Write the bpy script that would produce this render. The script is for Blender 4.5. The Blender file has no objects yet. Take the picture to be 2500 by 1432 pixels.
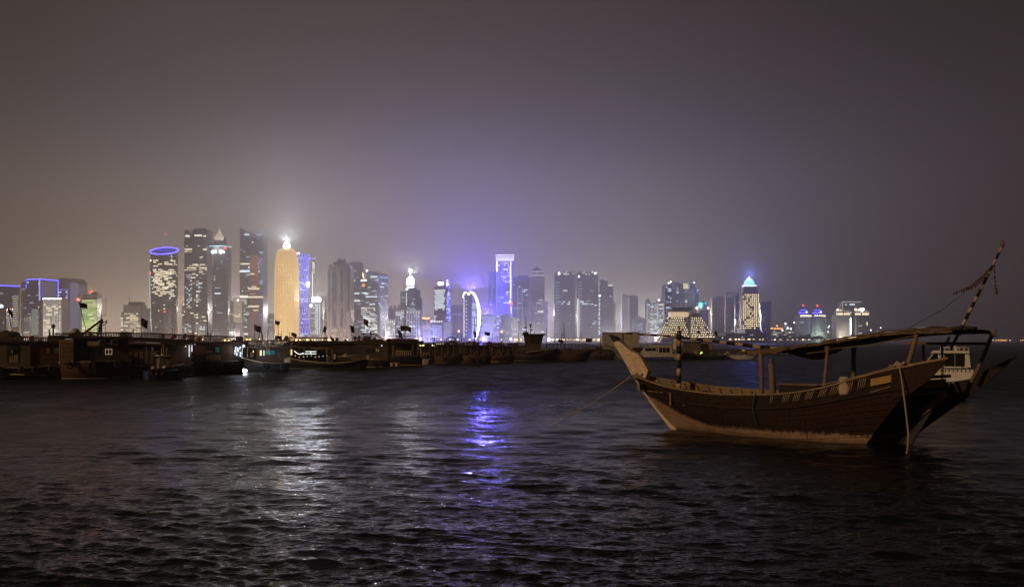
import bpy, bmesh, math, random
import numpy as np
from mathutils import Vector, Matrix

# ---------------------------------------------------------------- camera
SC = bpy.context.scene
COL = SC.collection
F = 2778.0          # focal length of the photograph in its own pixels (40 mm on 36 mm)
HY = 833.0          # horizon row in the photograph
CH = 4.0            # camera height above the water

cam_d = bpy.data.cameras.new('camera')
cam_d.lens = 40.0
cam_d.sensor_width = 36.0
cam_d.shift_y = (HY - 716.0) / 2500.0
cam_d.clip_start = 0.1
cam_d.clip_end = 40000.0
cam = bpy.data.objects.new('camera', cam_d)
COL.objects.link(cam)
cam.location = (0, 0, CH)
cam.rotation_euler = (math.radians(90), 0, 0)
SC.camera = cam

# ---------------------------------------------------------------- sky (night, glow of the city on the haze)
SUN_EL, SUN_AZ = math.radians(17), math.radians(-128)   # azimuth from +Y, clockwise
world = bpy.data.worlds.new('World')
SC.world = world
world.use_nodes = True
nt = world.node_tree
for n in list(nt.nodes):
    nt.nodes.remove(n)
def wn(t, **kw):
    n = nt.nodes.new(t)
    for k, v in kw.items():
        setattr(n, k, v)
    return n
w_out = wn('ShaderNodeOutputWorld')
w_geo = wn('ShaderNodeNewGeometry')
w_dot = wn('ShaderNodeVectorMath', operation='DOT_PRODUCT')
gaz = math.atan2(905 - 1250, F)
gel = math.radians(-1.0)
w_dot.inputs[1].default_value = (-math.sin(gaz) * math.cos(gel), -math.cos(gaz) * math.cos(gel), -math.sin(gel))
nt.links.new(w_geo.outputs['Incoming'], w_dot.inputs[0])
w_m1 = wn('ShaderNodeMath', operation='SUBTRACT'); w_m1.inputs[1].default_value = 1.0
nt.links.new(w_dot.outputs['Value'], w_m1.inputs[0])
w_m2 = wn('ShaderNodeMath', operation='MULTIPLY'); w_m2.inputs[1].default_value = 22.0
nt.links.new(w_m1.outputs[0], w_m2.inputs[0])
w_ex = wn('ShaderNodeMath', operation='EXPONENT')
nt.links.new(w_m2.outputs[0], w_ex.inputs[0])
w_bg = wn('ShaderNodeBackground')          # light dome over the city
w_bg.inputs['Color'].default_value = (1.0, 0.83, 0.76, 1)
w_ms = wn('ShaderNodeMath', operation='MULTIPLY'); w_ms.inputs[1].default_value = 0.192
w_nz = wn('ShaderNodeTexNoise'); w_nz.inputs['Scale'].default_value = 3.2; w_nz.inputs['Detail'].default_value = 5.0   # uneven dust
w_tc = wn('ShaderNodeMapping'); w_tc.inputs['Scale'].default_value = (1.0, 1.0, 2.6)
nt.links.new(w_geo.outputs['Incoming'], w_tc.inputs[0]); nt.links.new(w_tc.outputs[0], w_nz.inputs['Vector'])
w_nr = wn('ShaderNodeMapRange'); w_nr.inputs['From Min'].default_value = 0.25; w_nr.inputs['From Max'].default_value = 0.75; w_nr.inputs['To Min'].default_value = 0.84; w_nr.inputs['To Max'].default_value = 1.14
nt.links.new(w_nz.outputs['Fac'], w_nr.inputs['Value'])
w_mn = wn('ShaderNodeMath', operation='MULTIPLY')
nt.links.new(w_ex.outputs[0], w_mn.inputs[0]); nt.links.new(w_nr.outputs[0], w_mn.inputs[1])
nt.links.new(w_mn.outputs[0], w_ms.inputs[0])
nt.links.new(w_ms.outputs[0], w_bg.inputs['Strength'])
w_sky = wn('ShaderNodeTexSky', sky_type='NISHITA', sun_disc=False)
w_sky.sun_elevation = math.radians(-7)
w_sky.sun_rotation = SUN_AZ
w_bg2 = wn('ShaderNodeBackground')         # last trace of dusk
w_bg2.inputs['Strength'].default_value = 0.006
nt.links.new(w_sky.outputs[0], w_bg2.inputs['Color'])
w_bg3 = wn('ShaderNodeBackground')         # overall brown night haze
w_bg3.inputs['Color'].default_value = (0.0110, 0.0089, 0.0076, 1)
w_bg3.inputs['Strength'].default_value = 1.0
w_a = wn('ShaderNodeAddShader'); w_b = wn('ShaderNodeAddShader')
nt.links.new(w_bg.outputs[0], w_a.inputs[0]); nt.links.new(w_bg2.outputs[0], w_a.inputs[1])
nt.links.new(w_a.outputs[0], w_b.inputs[0]); nt.links.new(w_bg3.outputs[0], w_b.inputs[1])
nt.links.new(w_b.outputs[0], w_out.inputs['Surface'])

# ---------------------------------------------------------------- sun lamp turned down to the glow of the quay lights
sun_d = bpy.data.lights.new('sun', 'SUN')
sun_d.energy = 1.2
sun_d.angle = math.radians(2.0)
sun_d.color = (1.0, 0.66, 0.36)
sun = bpy.data.objects.new('sun', sun_d)
COL.objects.link(sun)
sdir = Vector((math.sin(SUN_AZ) * math.cos(SUN_EL), math.cos(SUN_AZ) * math.cos(SUN_EL), math.sin(SUN_EL)))
sun.rotation_euler = sdir.to_track_quat('Z', 'Y').to_euler()
sun.location = (0, 0, 50)

# ---------------------------------------------------------------- exposure
SC.view_settings.view_transform = 'Standard'
SC.view_settings.look = 'None'
SC.view_settings.exposure = -0.12
SC.view_settings.gamma = 1.0
SC.render.engine = 'CYCLES'
SC.cycles.max_bounces = 5
SC.cycles.diffuse_bounces = 2
SC.cycles.glossy_bounces = 3
SC.cycles.transmission_bounces = 3
SC.cycles.volume_bounces = 0
SC.cycles.transparent_max_bounces = 6
SC.cycles.sample_clamp_indirect = 6.0
SC.cycles.caustics_reflective = False
SC.cycles.caustics_refractive = False
SC.cycles.use_denoising = True
# ---------------------------------------------------------------- helpers
R = math.radians
def at(x, y, D):
    """photo pixel + distance along the view axis -> world point"""
    return Vector(((x - 1250.0) / F * D, D, CH + (HY - y) / F * D))
def px(n, D):
    return n * D / F
def dist_on_water(y):
    return CH * F / (y - HY)

class MB:
    """collects simple shapes, becomes ONE mesh object"""
    def __init__(self):
        self.v = []; self.f = []; self.sm = []
    def add(self, vs, fs, smooth=False):
        b = len(self.v)
        self.v.extend([tuple(p) for p in vs])
        self.f.extend([tuple(i + b for i in f) for f in fs])
        self.sm.extend([smooth] * len(fs))
        return self
    def box(self, x0, x1, y0, y1, z0, z1):
        vs = [(x0, y0, z0), (x1, y0, z0), (x1, y1, z0), (x0, y1, z0), (x0, y0, z1), (x1, y0, z1), (x1, y1, z1), (x0, y1, z1)]
        return self.add(vs, [(0, 3, 2, 1), (4, 5, 6, 7), (0, 1, 5, 4), (1, 2, 6, 5), (2, 3, 7, 6), (3, 0, 4, 7)])
    def obox(self, o, u, v, w):
        """box from a corner and three edge vectors"""
        o, u, v, w = Vector(o), Vector(u), Vector(v), Vector(w)
        vs = [o, o + u, o + u + v, o + v, o + w, o + u + w, o + u + v + w, o + v + w]
        fs = [(0, 3, 2, 1), (4, 5, 6, 7), (0, 1, 5, 4), (1, 2, 6, 5), (2, 3, 7, 6), (3, 0, 4, 7)]
        if u.cross(v).dot(w) < 0:
            fs = [tuple(reversed(f)) for f in fs]
        return self.add(vs, fs)
    def frustum(self, x0, x1, y0, y1, z0, X0, X1, Y0, Y1, z1):
        vs = [(x0, y0, z0), (x1, y0, z0), (x1, y1, z0), (x0, y1, z0), (X0, Y0, z1), (X1, Y0, z1), (X1, Y1, z1), (X0, Y1, z1)]
        return self.add(vs, [(0, 3, 2, 1), (4, 5, 6, 7), (0, 1, 5, 4), (1, 2, 6, 5), (2, 3, 7, 6), (3, 0, 4, 7)])
    def prism(self, poly, z0, z1):
        n = len(poly)
        vs = [(p[0], p[1], z0) for p in poly] + [(p[0], p[1], z1) for p in poly]
        fs = [tuple(reversed(range(n))), tuple(range(n, 2 * n))]
        fs += [(i, (i + 1) % n, n + (i + 1) % n, n + i) for i in range(n)]
        return self.add(vs, fs)
    def xzprism(self, poly, y0, y1):
        """outline in the x-z plane given counter-clockwise seen from -y, thickness along y"""
        n = len(poly)
        vs = [(p[0], y0, p[1]) for p in poly] + [(p[0], y1, p[1]) for p in poly]
        fs = [tuple(range(n)), tuple(reversed(range(n, 2 * n)))]
        fs += [((i + 1) % n, i, n + i, n + (i + 1) % n) for i in range(n)]
        return self.add(vs, fs)
    def lathe(self, prof, n=24, cx=0, cy=0, smooth=True, ex=1.0, ey=1.0):
        """profile [(r, z)] bottom to top about a vertical axis"""
        vs = []; fs = []
        m = len(prof)
        for r, z in prof:
            for k in range(n):
                a = 2 * math.pi * k / n
                vs.append((cx + ex * r * math.cos(a), cy + ey * r * math.sin(a), z))
        for j in range(m - 1):
            for k in range(n):
                fs.append((j * n + k, j * n + (k + 1) % n, (j + 1) * n + (k + 1) % n, (j + 1) * n + k))
        self.add(vs, fs, smooth)
        b = [(cx + ex * prof[0][0] * math.cos(2 * math.pi * k / n), cy + ey * prof[0][0] * math.sin(2 * math.pi * k / n), prof[0][1]) for k in range(n)]
        t = [(cx + ex * prof[-1][0] * math.cos(2 * math.pi * k / n), cy + ey * prof[-1][0] * math.sin(2 * math.pi * k / n), prof[-1][1]) for k in range(n)]
        self.add(b, [tuple(reversed(range(n)))])
        self.add(t, [tuple(range(n))])
        return self
    def tube(self, p0, p1, r0, r1=None, n=8, smooth=True):
        return self.path([p0, p1], [r0, r0 if r1 is None else r1], n, smooth)
    def path(self, pts, rad, n=8, smooth=True, closed=False):
        pts = [Vector(p) for p in pts]
        if not isinstance(rad, (list, tuple)):
            rad = [rad] * len(pts)
        vs = []; fs = []
        up = Vector((0, 0, 1))
        for i, p in enumerate(pts):
            if closed:
                d = pts[(i + 1) % len(pts)] - pts[i - 1]
            else:
                d = pts[min(i + 1, len(pts) - 1)] - pts[max(i - 1, 0)]
            d = d.normalized() if d.length > 1e-9 else Vector((0, 0, 1))
            ref = up if abs(d.z) < 0.94 else Vector((1, 0, 0))
            a = d.cross(ref).normalized(); b = a.cross(d)
            for k in range(n):
                t = 2 * math.pi * k / n
                vs.append(p + (a * math.cos(t) + b * math.sin(t)) * rad[i])
        m = len(pts)
        for j in range(m if closed else m - 1):
            for k in range(n):
                j2 = (j + 1) % m
                fs.append((j * n + k, j2 * n + k, j2 * n + (k + 1) % n, j * n + (k + 1) % n))
        if not closed:
            fs.append(tuple(range(n)))
            fs.append(tuple(reversed(range((m - 1) * n, m * n))))
        return self.add(vs, fs, smooth)
    def mesh(self, name, m):
        me = bpy.data.meshes.new(name)
        me.from_pydata(self.v, [], self.f)
        me.polygons.foreach_set('use_smooth', self.sm)
        me.materials.append(m)
        me.update()
        return me
    def build(self, name, m, parent=None, kind=None):
        o = bpy.data.objects.new(name, self.mesh(name, m))
        COL.objects.link(o)
        if parent is not None:
            o.parent = parent
        if kind:
            o['kind'] = kind
        return o

def tag(o, label, cat, group=None, kind=None):
    o['label'] = label; o['category'] = cat
    if group: o['group'] = group
    if kind: o['kind'] = kind
    return o
def thing(name, label, cat, loc=(0, 0, 0), rz=0.0, group=None):
    o = bpy.data.objects.new(name, None)
    COL.objects.link(o)
    o.empty_display_size = 0.5
    o.location = loc; o.rotation_euler = (0, 0, rz)
    return tag(o, label, cat, group)
def share(name, me, parent=None, loc=(0, 0, 0), rz=0.0):
    o = bpy.data.objects.new(name, me)
    COL.objects.link(o)
    o.location = loc; o.rotation_euler = (0, 0, rz)
    if parent is not None: o.parent = parent
    return o

# ---------------------------------------------------------------- materials
class NB:
    """tiny node builder"""
    def __init__(self, name):
        self.m = bpy.data.materials.new(name); self.m.use_nodes = True
        self.t = self.m.node_tree
        self.bsdf = self.t.nodes['Principled BSDF']
        self.out = self.t.nodes['Material Output']
    def n(self, typ, ins=None, **kw):
        nd = self.t.nodes.new(typ)
        for k, v in kw.items(): setattr(nd, k, v)
        for k, v in (ins or {}).items():
            if isinstance(v, bpy.types.NodeSocket): self.t.links.new(v, nd.inputs[k])
            else: nd.inputs[k].default_value = v
        return nd
    def math(self, op, a, b=0.0, c=None, clamp=False):
        d = {0: a, 1: b}
        if c is not None: d[2] = c
        return self.n('ShaderNodeMath', d, operation=op, use_clamp=clamp).outputs[0]
    def mix(self, f, a, b):
        nd = self.n('ShaderNodeMix', {0: f}, data_type='RGBA')
        for i, v in ((6, a), (7, b)):
            if isinstance(v, bpy.types.NodeSocket): self.t.links.new(v, nd.inputs[i])
            else: nd.inputs[i].default_value = (*v[:3], 1)
        return nd.outputs[2]
    def set(self, **kw):
        for k, v in kw.items():
            k = k.replace('_', ' ')
            if isinstance(v, bpy.types.NodeSocket): self.t.links.new(v, self.bsdf.inputs[k])
            else: self.bsdf.inputs[k].default_value = v
    def noise(self, scale, detail=4, vec=None, rough=0.55):
        d = {'Scale': scale, 'Detail': detail, 'Roughness': rough}
        if vec is not None: d['Vector'] = vec
        return self.n('ShaderNodeTexNoise', d).outputs['Fac']
    def ramp(self, f, stops):
        nd = self.n('ShaderNodeValToRGB', {0: f})
        el = nd.color_ramp.elements
        while len(el) < len(stops): el.new(0.5)
        for e, (p, c) in zip(el, stops):
            e.position = p; e.color = (*c[:3], 1) if not isinstance(c, float) else (c, c, c, 1)
        return nd.outputs[0]
    def obj(self):
        return self.n('ShaderNodeTexCoord').outputs['Object']

_mats = {}
def dimmer(m):
    """the same lit window with its lamps turned down"""
    k = m.name + '_low'
    if k not in _mats:
        c = m.copy(); c.name = k; e = c.node_tree.nodes['Principled BSDF'].inputs['Emission Strength']; e.default_value *= 0.38
        c.cycles.emission_sampling = 'NONE'; _mats[k] = c
    return _mats[k]
def paint(name, c, rough=0.6, var=0.25, scale=1.0, metal=0.0, bump=0.0, spec=0.4):
    """painted / weathered surface: colour drifting between darker and lighter with fine grain"""
    if name in _mats: return _mats[name]
    b = NB(name)
    co = b.obj()
    n1 = b.noise(scale, 5, co); n2 = b.noise(scale * 7.3, 3, co)
    f = b.math('ADD', b.math('MULTIPLY', n1, 0.7), b.math('MULTIPLY', n2, 0.3))
    lo = tuple(x * (1 - var) for x in c); hi = tuple(min(1, x * (1 + var)) for x in c)
    b.set(Base_Color=b.ramp(f, [(0.3, lo), (0.7, hi)]), Roughness=rough, Metallic=metal)
    b.bsdf.inputs['Specular IOR Level'].default_value = spec
    if bump:
        bp = b.n('ShaderNodeBump', {'Strength': bump, 'Distance': 0.02, 'Height': n2})
        b.set(Normal=bp.outputs[0])
    _mats[name] = b.m
    return b.m
def glow(name, c, s, sample=False):
    """something that gives off light, or a lit surface given its brightness by emission"""
    if name in _mats: return _mats[name]
    b = NB(name)
    b.set(Base_Color=(*[min(0.8, x) * 0.25 for x in c], 1), Emission_Color=(*c, 1), Emission_Strength=s, Roughness=0.5)
    if not sample: b.m.cycles.emission_sampling = 'NONE'
    _mats[name] = b.m
    return b.m
def facade(name, wall, glass, fh=4.0, bay=0.0, band=0.4, pier=0.25, rough=0.25):
    """far tower skin: floor bands and piers too fine to build at this distance"""
    if name in _mats: return _mats[name]
    b = NB(name)
    co = b.obj()
    s = b.n('ShaderNodeSeparateXYZ', {0: co})
    zf = b.math('FRACT', b.math('DIVIDE', s.outputs[2], fh))
    m = b.math('LESS_THAN', zf, band)
    if bay:
        h = b.math('ADD', s.outputs[0], s.outputs[1])
        hf = b.math('FRACT', b.math('DIVIDE', h, bay))
        m = b.math('MAXIMUM', m, b.math('LESS_THAN', hf, pier))
    nz = b.noise(0.05, 4, co)
    w2 = b.mix(nz, tuple(x * 0.7 for x in wall), tuple(x * 1.25 for x in wall))
    vor = b.n('ShaderNodeTexVoronoi', {'Vector': co, 'Scale': 0.16}).outputs['Color']
    sv = b.n('ShaderNodeSeparateColor', {0: vor}).outputs[0]
    g2 = b.mix(sv, tuple(x * 0.5 for x in glass), tuple(x * 1.5 for x in glass))
    b.set(Base_Color=b.mix(m, g2, w2), Roughness=b.math('MULTIPLY_ADD', m, 0.4, rough))
    _mats[name] = b.m
    return b.m
# ---------------------------------------------------------------- water
def make_water():
    rng = np.random.default_rng(7)
    near = 1.0 / np.linspace(1 / 13.0, 1 / 95.0, 520)
    far = np.geomspace(95.0, 16000.0, 200)[1:]
    rr = np.concatenate([[0.0, 3.0, 6.0, 9.0, 11.0], near, far])
    dr = np.gradient(rr)
    th = np.concatenate([np.linspace(-R(36), R(36), 820), np.linspace(R(36), 2 * math.pi - R(36), 46)[1:-1]])
    dth = np.full(len(th), R(72) / 820); dth[820:] = R(6.5)
    RR, TH = np.meshgrid(rr, th, indexing='ij')
    X = RR * np.sin(TH); Y = RR * np.cos(TH)
    SP = np.maximum(dr[:, None] * 0.8, RR * dth[None, :])
    H = np.zeros_like(X); DX = np.zeros_like(X); DY = np.zeros_like(X)
    nw = 64
    lam = np.geomspace(0.20, 6.5, nw) * rng.uniform(0.93, 1.07, nw)
    wind = R(205)
    # patches of stronger and weaker wind
    gust = 0.92 + 0.22 * np.sin(X * 0.11 + 1.3 + 1.6 * np.sin(Y * 0.07)) * np.sin(Y * 0.16 + 0.4 + 1.2 * np.sin(X * 0.05)) + 0.16 * np.sin(X * 0.31 + Y * 0.23 + 2.0 * np.sin(Y * 0.19))
    for i in range(nw):
        a = wind + rng.normal(0, R(34))
        k = 2 * math.pi / lam[i]
        slope = 0.046 * (1.0 if lam[i] < 0.62 else (0.62 / lam[i]) ** 0.82)
        amp = slope / k * rng.uniform(0.6, 1.4)
        ph = rng.uniform(0, 2 * math.pi)
        arg = k * (X * math.sin(a) + Y * math.cos(a)) + ph
        fade = np.clip((lam[i] / SP - 2.5) / 3.0, 0, 1)
        A = amp * fade * gust
        H += A * np.cos(arg)
        DX -= 0.8 * A * np.sin(arg) * math.sin(a); DY -= 0.8 * A * np.sin(arg) * math.cos(a)
    X = X + DX; Y = Y + DY
    nr, nc = X.shape
    co = np.stack([X, Y, H], -1).reshape(-1, 3)
    idx = np.arange(nr * nc).reshape(nr, nc)
    a = idx[:-1, :]; b = idx[1:, :]
    q = np.stack([a, np.roll(a, -1, 1), np.roll(b, -1, 1), b], -1).reshape(-1, 4)[:, ::-1]
    me = bpy.data.meshes.new('water')
    me.vertices.add(len(co)); me.vertices.foreach_set('co', co.astype(np.float32).ravel())
    me.loops.add(q.size); me.loops.foreach_set('vertex_index', q.astype(np.int32).ravel())
    me.polygons.add(len(q)); me.polygons.foreach_set('loop_start', np.arange(0, q.size, 4, dtype=np.int32))
    me.polygons.foreach_set('loop_total', np.full(len(q), 4, np.int32))
    me.polygons.foreach_set('use_smooth', np.ones(len(q), bool))
    me.update(calc_edges=True)
    b = NB('sea_water')
    co_ = b.obj()
    st = b.n('ShaderNodeMapping', {'Vector': co_, 'Scale': (1.0, 1.25, 1.0)}).outputs[0]
    n1 = b.noise(3.4, 3, st, 0.6)
    n2 = b.noise(0.62, 4, st, 0.6)
    h = b.math('ADD', b.math('MULTIPLY', n1, 0.055), b.math('MULTIPLY', n2, 0.20))
    # streaks of wind chop out where single waves no longer show
    far_st = b.n('ShaderNodeMapping', {'Vector': co_, 'Scale': (0.42, 0.13, 1.0)}).outputs[0]
    nf = b.noise(1.0, 4, far_st, 0.65)
    ln = b.n('ShaderNodeVectorMath', {0: co_}, operation='LENGTH').outputs['Value']
    ff = b.n('ShaderNodeMapRange', {'Value': ln, 'From Min': 45.0, 'From Max': 130.0}).outputs[0]
    h = b.math('ADD', h, b.math('MULTIPLY', b.math('MULTIPLY', nf, 0.85), ff))
    bp = b.n('ShaderNodeBump', {'Strength': 0.9, 'Distance': 1.0, 'Height': h})
    # beyond the built waves the chop is too fine to build: it shows as a rougher sheen
    rough = b.n('ShaderNodeMapRange', {'Value': ln, 'From Min': 26.0, 'From Max': 105.0, 'To Min': 0.05, 'To Max': 0.44}).outputs[0]
    rough = b.math('MULTIPLY', rough, b.n('ShaderNodeMapRange', {'Value': nf, 'From Min': 0.3, 'From Max': 0.7, 'To Min': 0.72, 'To Max': 1.3}).outputs[0])
    b.bsdf.distribution = 'GGX'
    b.bsdf.inputs['Specular IOR Level'].default_value = 0.32
    b.set(Base_Color=(0.005, 0.009, 0.014, 1), Roughness=rough, IOR=1.333, Normal=bp.outputs[0])
    me.materials.append(b.m)
    o = bpy.data.objects.new('water', me); COL.objects.link(o)
    o['kind'] = 'structure'
    return o
make_water()
# ---------------------------------------------------------------- city materials
LAND = 1.6
FD = facade('facade_dark_glass', (0.075, 0.07, 0.068), (0.022, 0.024, 0.03), 4.2, 7.0, 0.28, 0.16, 0.22)
FB = facade('facade_blue_glass', (0.16, 0.18, 0.22), (0.045, 0.055, 0.08), 4.0, 0.0, 0.35, 0.2, 0.2)
FG = facade('facade_grey_panels', (0.20, 0.20, 0.20), (0.05, 0.052, 0.056), 3.8, 5.5, 0.36, 0.3, 0.3)
FW = facade('facade_pale_stone', (0.28, 0.26, 0.235), (0.07, 0.085, 0.08), 3.8, 6.0, 0.4, 0.45, 0.4)
FN = facade('facade_brown_stone', (0.24, 0.16, 0.115), (0.06, 0.045, 0.04), 3.8, 7.5, 0.16, 0.5, 0.4)
FR = facade('facade_rust_panels', (0.30, 0.13, 0.06), (0.16, 0.07, 0.035), 4.0, 5.0, 0.3, 0.3, 0.35)
FX = facade('facade_concrete', (0.13, 0.12, 0.11), (0.05, 0.047, 0.045), 3.8, 9.0, 0.42, 0.35, 0.5)
STONE = paint('far_stone', (0.24, 0.22, 0.20), 0.7, 0.2, 0.08)
DARKROOF = paint('far_roof', (0.07, 0.065, 0.06), 0.7, 0.3, 0.1)
WW = glow('window_warm', (1.0, 0.84, 0.58), 2.6)
WH = glow('window_white', (1.0, 0.95, 0.82), 2.9)
WC = glow('window_cool', (0.72, 0.90, 1.0), 2.7)
WG = glow('window_green', (0.70, 0.95, 0.30), 2.5)
WD = glow('window_dim', (1.0, 0.85, 0.62), 1.0)
WDC = glow('window_dim_cool', (0.70, 0.82, 1.0), 1.0)
WB = glow('window_violet', (0.42, 0.42, 1.0), 2.0)
NB_BLUE = glow('neon_blue', (0.10, 0.08, 1.0), 11.0)
NB_VIO = glow('neon_violet', (0.32, 0.28, 1.0), 3.2)
NB_WHITE = glow('floodlight_white', (0.92, 0.97, 1.0), 9.0)
NB_WARM = glow('floodlight_warm', (1.0, 0.78, 0.45), 6.0)
NB_HOT = glow('beacon_white', (0.86, 0.93, 1.0), 26.0)
NB_RED = glow('beacon_red', (1.0, 0.06, 0.03), 12.0)
NB_ORANGE = glow('sodium_orange', (1.0, 0.42, 0.10), 9.0)
NB_TEAL = glow('flood_teal', (0.35, 0.95, 0.85), 1.5)
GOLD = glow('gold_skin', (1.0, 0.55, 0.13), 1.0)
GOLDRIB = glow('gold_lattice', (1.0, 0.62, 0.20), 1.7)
GOLDDOT = glow('gold_points', (1.0, 0.80, 0.40), 2.8)
STRIP_PALE = glow('lit_stone_white', (0.92, 0.95, 0.88), 0.95)  # pale stone shown floodlit, the light put in as emission
STRIP_COOL = glow('lit_stone_cool', (0.78, 0.82, 1.0), 0.85)  # cool stone, its floodlight likewise put in as emission

def lamp(name, loc, col, power, rad=2.0, parent=None, spot=None):
    d = bpy.data.lights.new(name, 'SPOT' if spot else 'POINT')
    d.energy = power; d.color = col; d.shadow_soft_size = rad
    if spot:
        d.spot_size = R(spot); d.spot_blend = 0.25
    o = bpy.data.objects.new(name, d); COL.objects.link(o)
    o.location = loc
    if spot: o.rotation_euler = (R(180), 0, 0)
    if parent is not None: o.parent = parent
    return o

class Bld:
    def __init__(s, name, label, x0, x1, D, rot=0.0, frac=1.0, depth=None, cat='tower', group=None, seed=None):
        W = px(x1 - x0, D)
        r = abs(R(rot))
        if rot:
            s.w = frac * W / math.cos(r); s.d = (1 - frac) * W / math.sin(r)
        else:
            s.w = W; s.d = depth if depth else W * 0.8
        s.D = D
        s.root = thing(name, label, cat, (at((x0 + x1) / 2.0, HY, D).x, D, LAND), R(rot), group)
        s.acc = {}
        s.rng = random.Random(seed if seed is not None else int(x0 * 7 + x1))
        w, d = s.w, s.d
        s.F = {'F': (Vector((-w / 2, -d / 2, 0)), Vector((1, 0, 0)), Vector((0, -1, 0)), w),
               'R': (Vector((w / 2, -d / 2, 0)), Vector((0, 1, 0)), Vector((1, 0, 0)), d),
               'L': (Vector((-w / 2, d / 2, 0)), Vector((0, -1, 0)), Vector((-1, 0, 0)), d),
               'B': (Vector((w / 2, d / 2, 0)), Vector((-1, 0, 0)), Vector((0, 1, 0)), w)}
    def z(s, y):
        return at(0, y, s.D).z - LAND
    def m(s, n):
        return px(n, s.D)
    def pt(s, f, u, z, off=0.0):
        o, e, n, L = s.F[f]
        p = o + e * (u * L) + n * off
        return Vector((p.x, p.y, z))
    def body(s, ytop, mat, name='tower_body', u0=0.0, u1=1.0, v0=0.0, v1=1.0, ybot=None, z0=None):
        z0 = (0 if ybot is None else s.z(ybot)) if z0 is None else z0
        return MB().box(-s.w / 2 + u0 * s.w, -s.w / 2 + u1 * s.w, -s.d / 2 + v0 * s.d, -s.d / 2 + v1 * s.d, z0, s.z(ytop)).build(name, mat, s.root)
    def box(s, name, mat, u0, u1, y0, y1, v0=0.0, v1=1.0):
        return s.body(y0, mat, name, u0, u1, v0, v1, ybot=y1)
    def win(s, f, u0, u1, ya, yb, p, mat, bay=5.0, fl=4.0, fw=0.72, fh=0.55, part='lit_glazing', run=1, off=0.0):
        """rows of small lit windows, real thin boxes standing proud of the wall"""
        mba = s.acc.setdefault((part, mat.name), (MB(), mat))[0]
        low = dimmer(mat) if p < 0.95 else mat
        mbb = s.acc.setdefault((part, low.name), (MB(), low))[0]
        o, e, n, L = s.F[f]
        z1, z0 = s.z(ya), s.z(yb)
        nu = max(1, int((u1 - u0) * L / bay)); nz = max(1, int((z1 - z0) / fl))
        bu = (u1 - u0) / nu
        if run == 1 and p < 0.5 and bay >= 4: run = 3
        for j in range(nz):
            zz = z0 + (j + 0.25) * (z1 - z0) / nz
            k = 0
            rowp = p * s.rng.uniform(0.5, 1.5) if p < 0.95 else p
            while k < nu:
                if s.rng.random() < rowp:
                    ln = min(nu - k, 1 if run == 1 else s.rng.randint(1, run))
                    a = s.pt(f, u0 + (k + (1 - fw) / 2) * bu, zz, off)
                    (mba if s.rng.random() < 0.55 else mbb).obox(a, e * ((ln - 1 + fw) * bu * L), n * 0.35, Vector((0, 0, fh * (z1 - z0) / nz)))
                    k += ln
                else:
                    k += 1
        return s
    def band(s, f, u0, u1, ya, yb, mat, name='light_band', t=0.5, off=0.0):
        o, e, n, L = s.F[f]
        return MB().obox(s.pt(f, u0, s.z(yb), off), e * ((u1 - u0) * L), n * t, Vector((0, 0, s.z(ya) - s.z(yb)))).build(name, mat, s.root)
    def line(s, pts, mat, r=1.1, name='light_line'):
        """glowing line along (face, u, y) points"""
        return MB().path([s.pt(f, u, s.z(y), r * 0.8) for f, u, y in pts], r, 6).build(name, mat, s.root)
    def dots(s, pts, mat, r=1.3, name='light_dots'):
        mb = s.acc.setdefault((name, mat.name), (MB(), mat))[0]
        for f, u, y in pts:
            p = s.pt(f, u, s.z(y), r * 0.6)
            mb.lathe([(r * 0.55, p.z - r), (r, p.z), (r * 0.55, p.z + r)], 6, p.x, p.y)
        return s
    def ball(s, name, mat, u, y, r, v=0.5, sx=1.0, sz=1.0):
        x = (u - 0.5) * s.w; yy = (v - 0.5) * s.d; zc = s.z(y)
        prof = [(r * sx * math.sin(t), zc - r * sz * math.cos(t)) for t in [math.pi * i / 8 for i in range(9)]]
        prof[0] = (0.02, prof[0][1]); prof[-1] = (0.02, prof[-1][1])
        return MB().lathe(prof, 14, x, yy).build(name, mat, s.root)
    def mast(s, u, y0, y1, r=0.7, v=0.5, mat=None, name='mast'):
        x = (u - 0.5) * s.w; yy = (v - 0.5) * s.d
        return MB().tube((x, yy, s.z(y0)), (x, yy, s.z(y1)), r, r * 0.4, 6).build(name, mat or DARKROOF, s.root)
    def light(s, u, y, col, power, rad=2.0, v=0.5, spot=None, dy=0.0):
        return lamp('lamp', ((u - 0.5) * s.w, (v - 0.5) * s.d + dy, s.z(y)), col, power, rad, s.root, spot)
    def done(s):
        for (part, _), (mb, mat) in s.acc.items():
            if mb.v: mb.build(part, mat, s.root, kind='stuff')
        s.acc = {}

# ---------------------------------------------------------------- the land under the city
def make_land():
    mb = MB()
    pts = [(-3800, 2395), (-900, 2380), (-200, 2372), (40, 2360), (330, 2300), (560, 2210), (760, 2160), (905, 2230), (980, 2400), (1010, 2700), (1200, 3300), (2000, 5200), (4200, 6400), (4300, 8600), (-3800, 8600)]
    mb.prism(pts, -1.2, LAND)
    o = mb.build('land', paint('shore_ground', (0.16, 0.13, 0.10), 0.9, 0.3, 0.02))
    o['kind'] = 'structure'
make_land()

D0 = 2600.0
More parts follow.
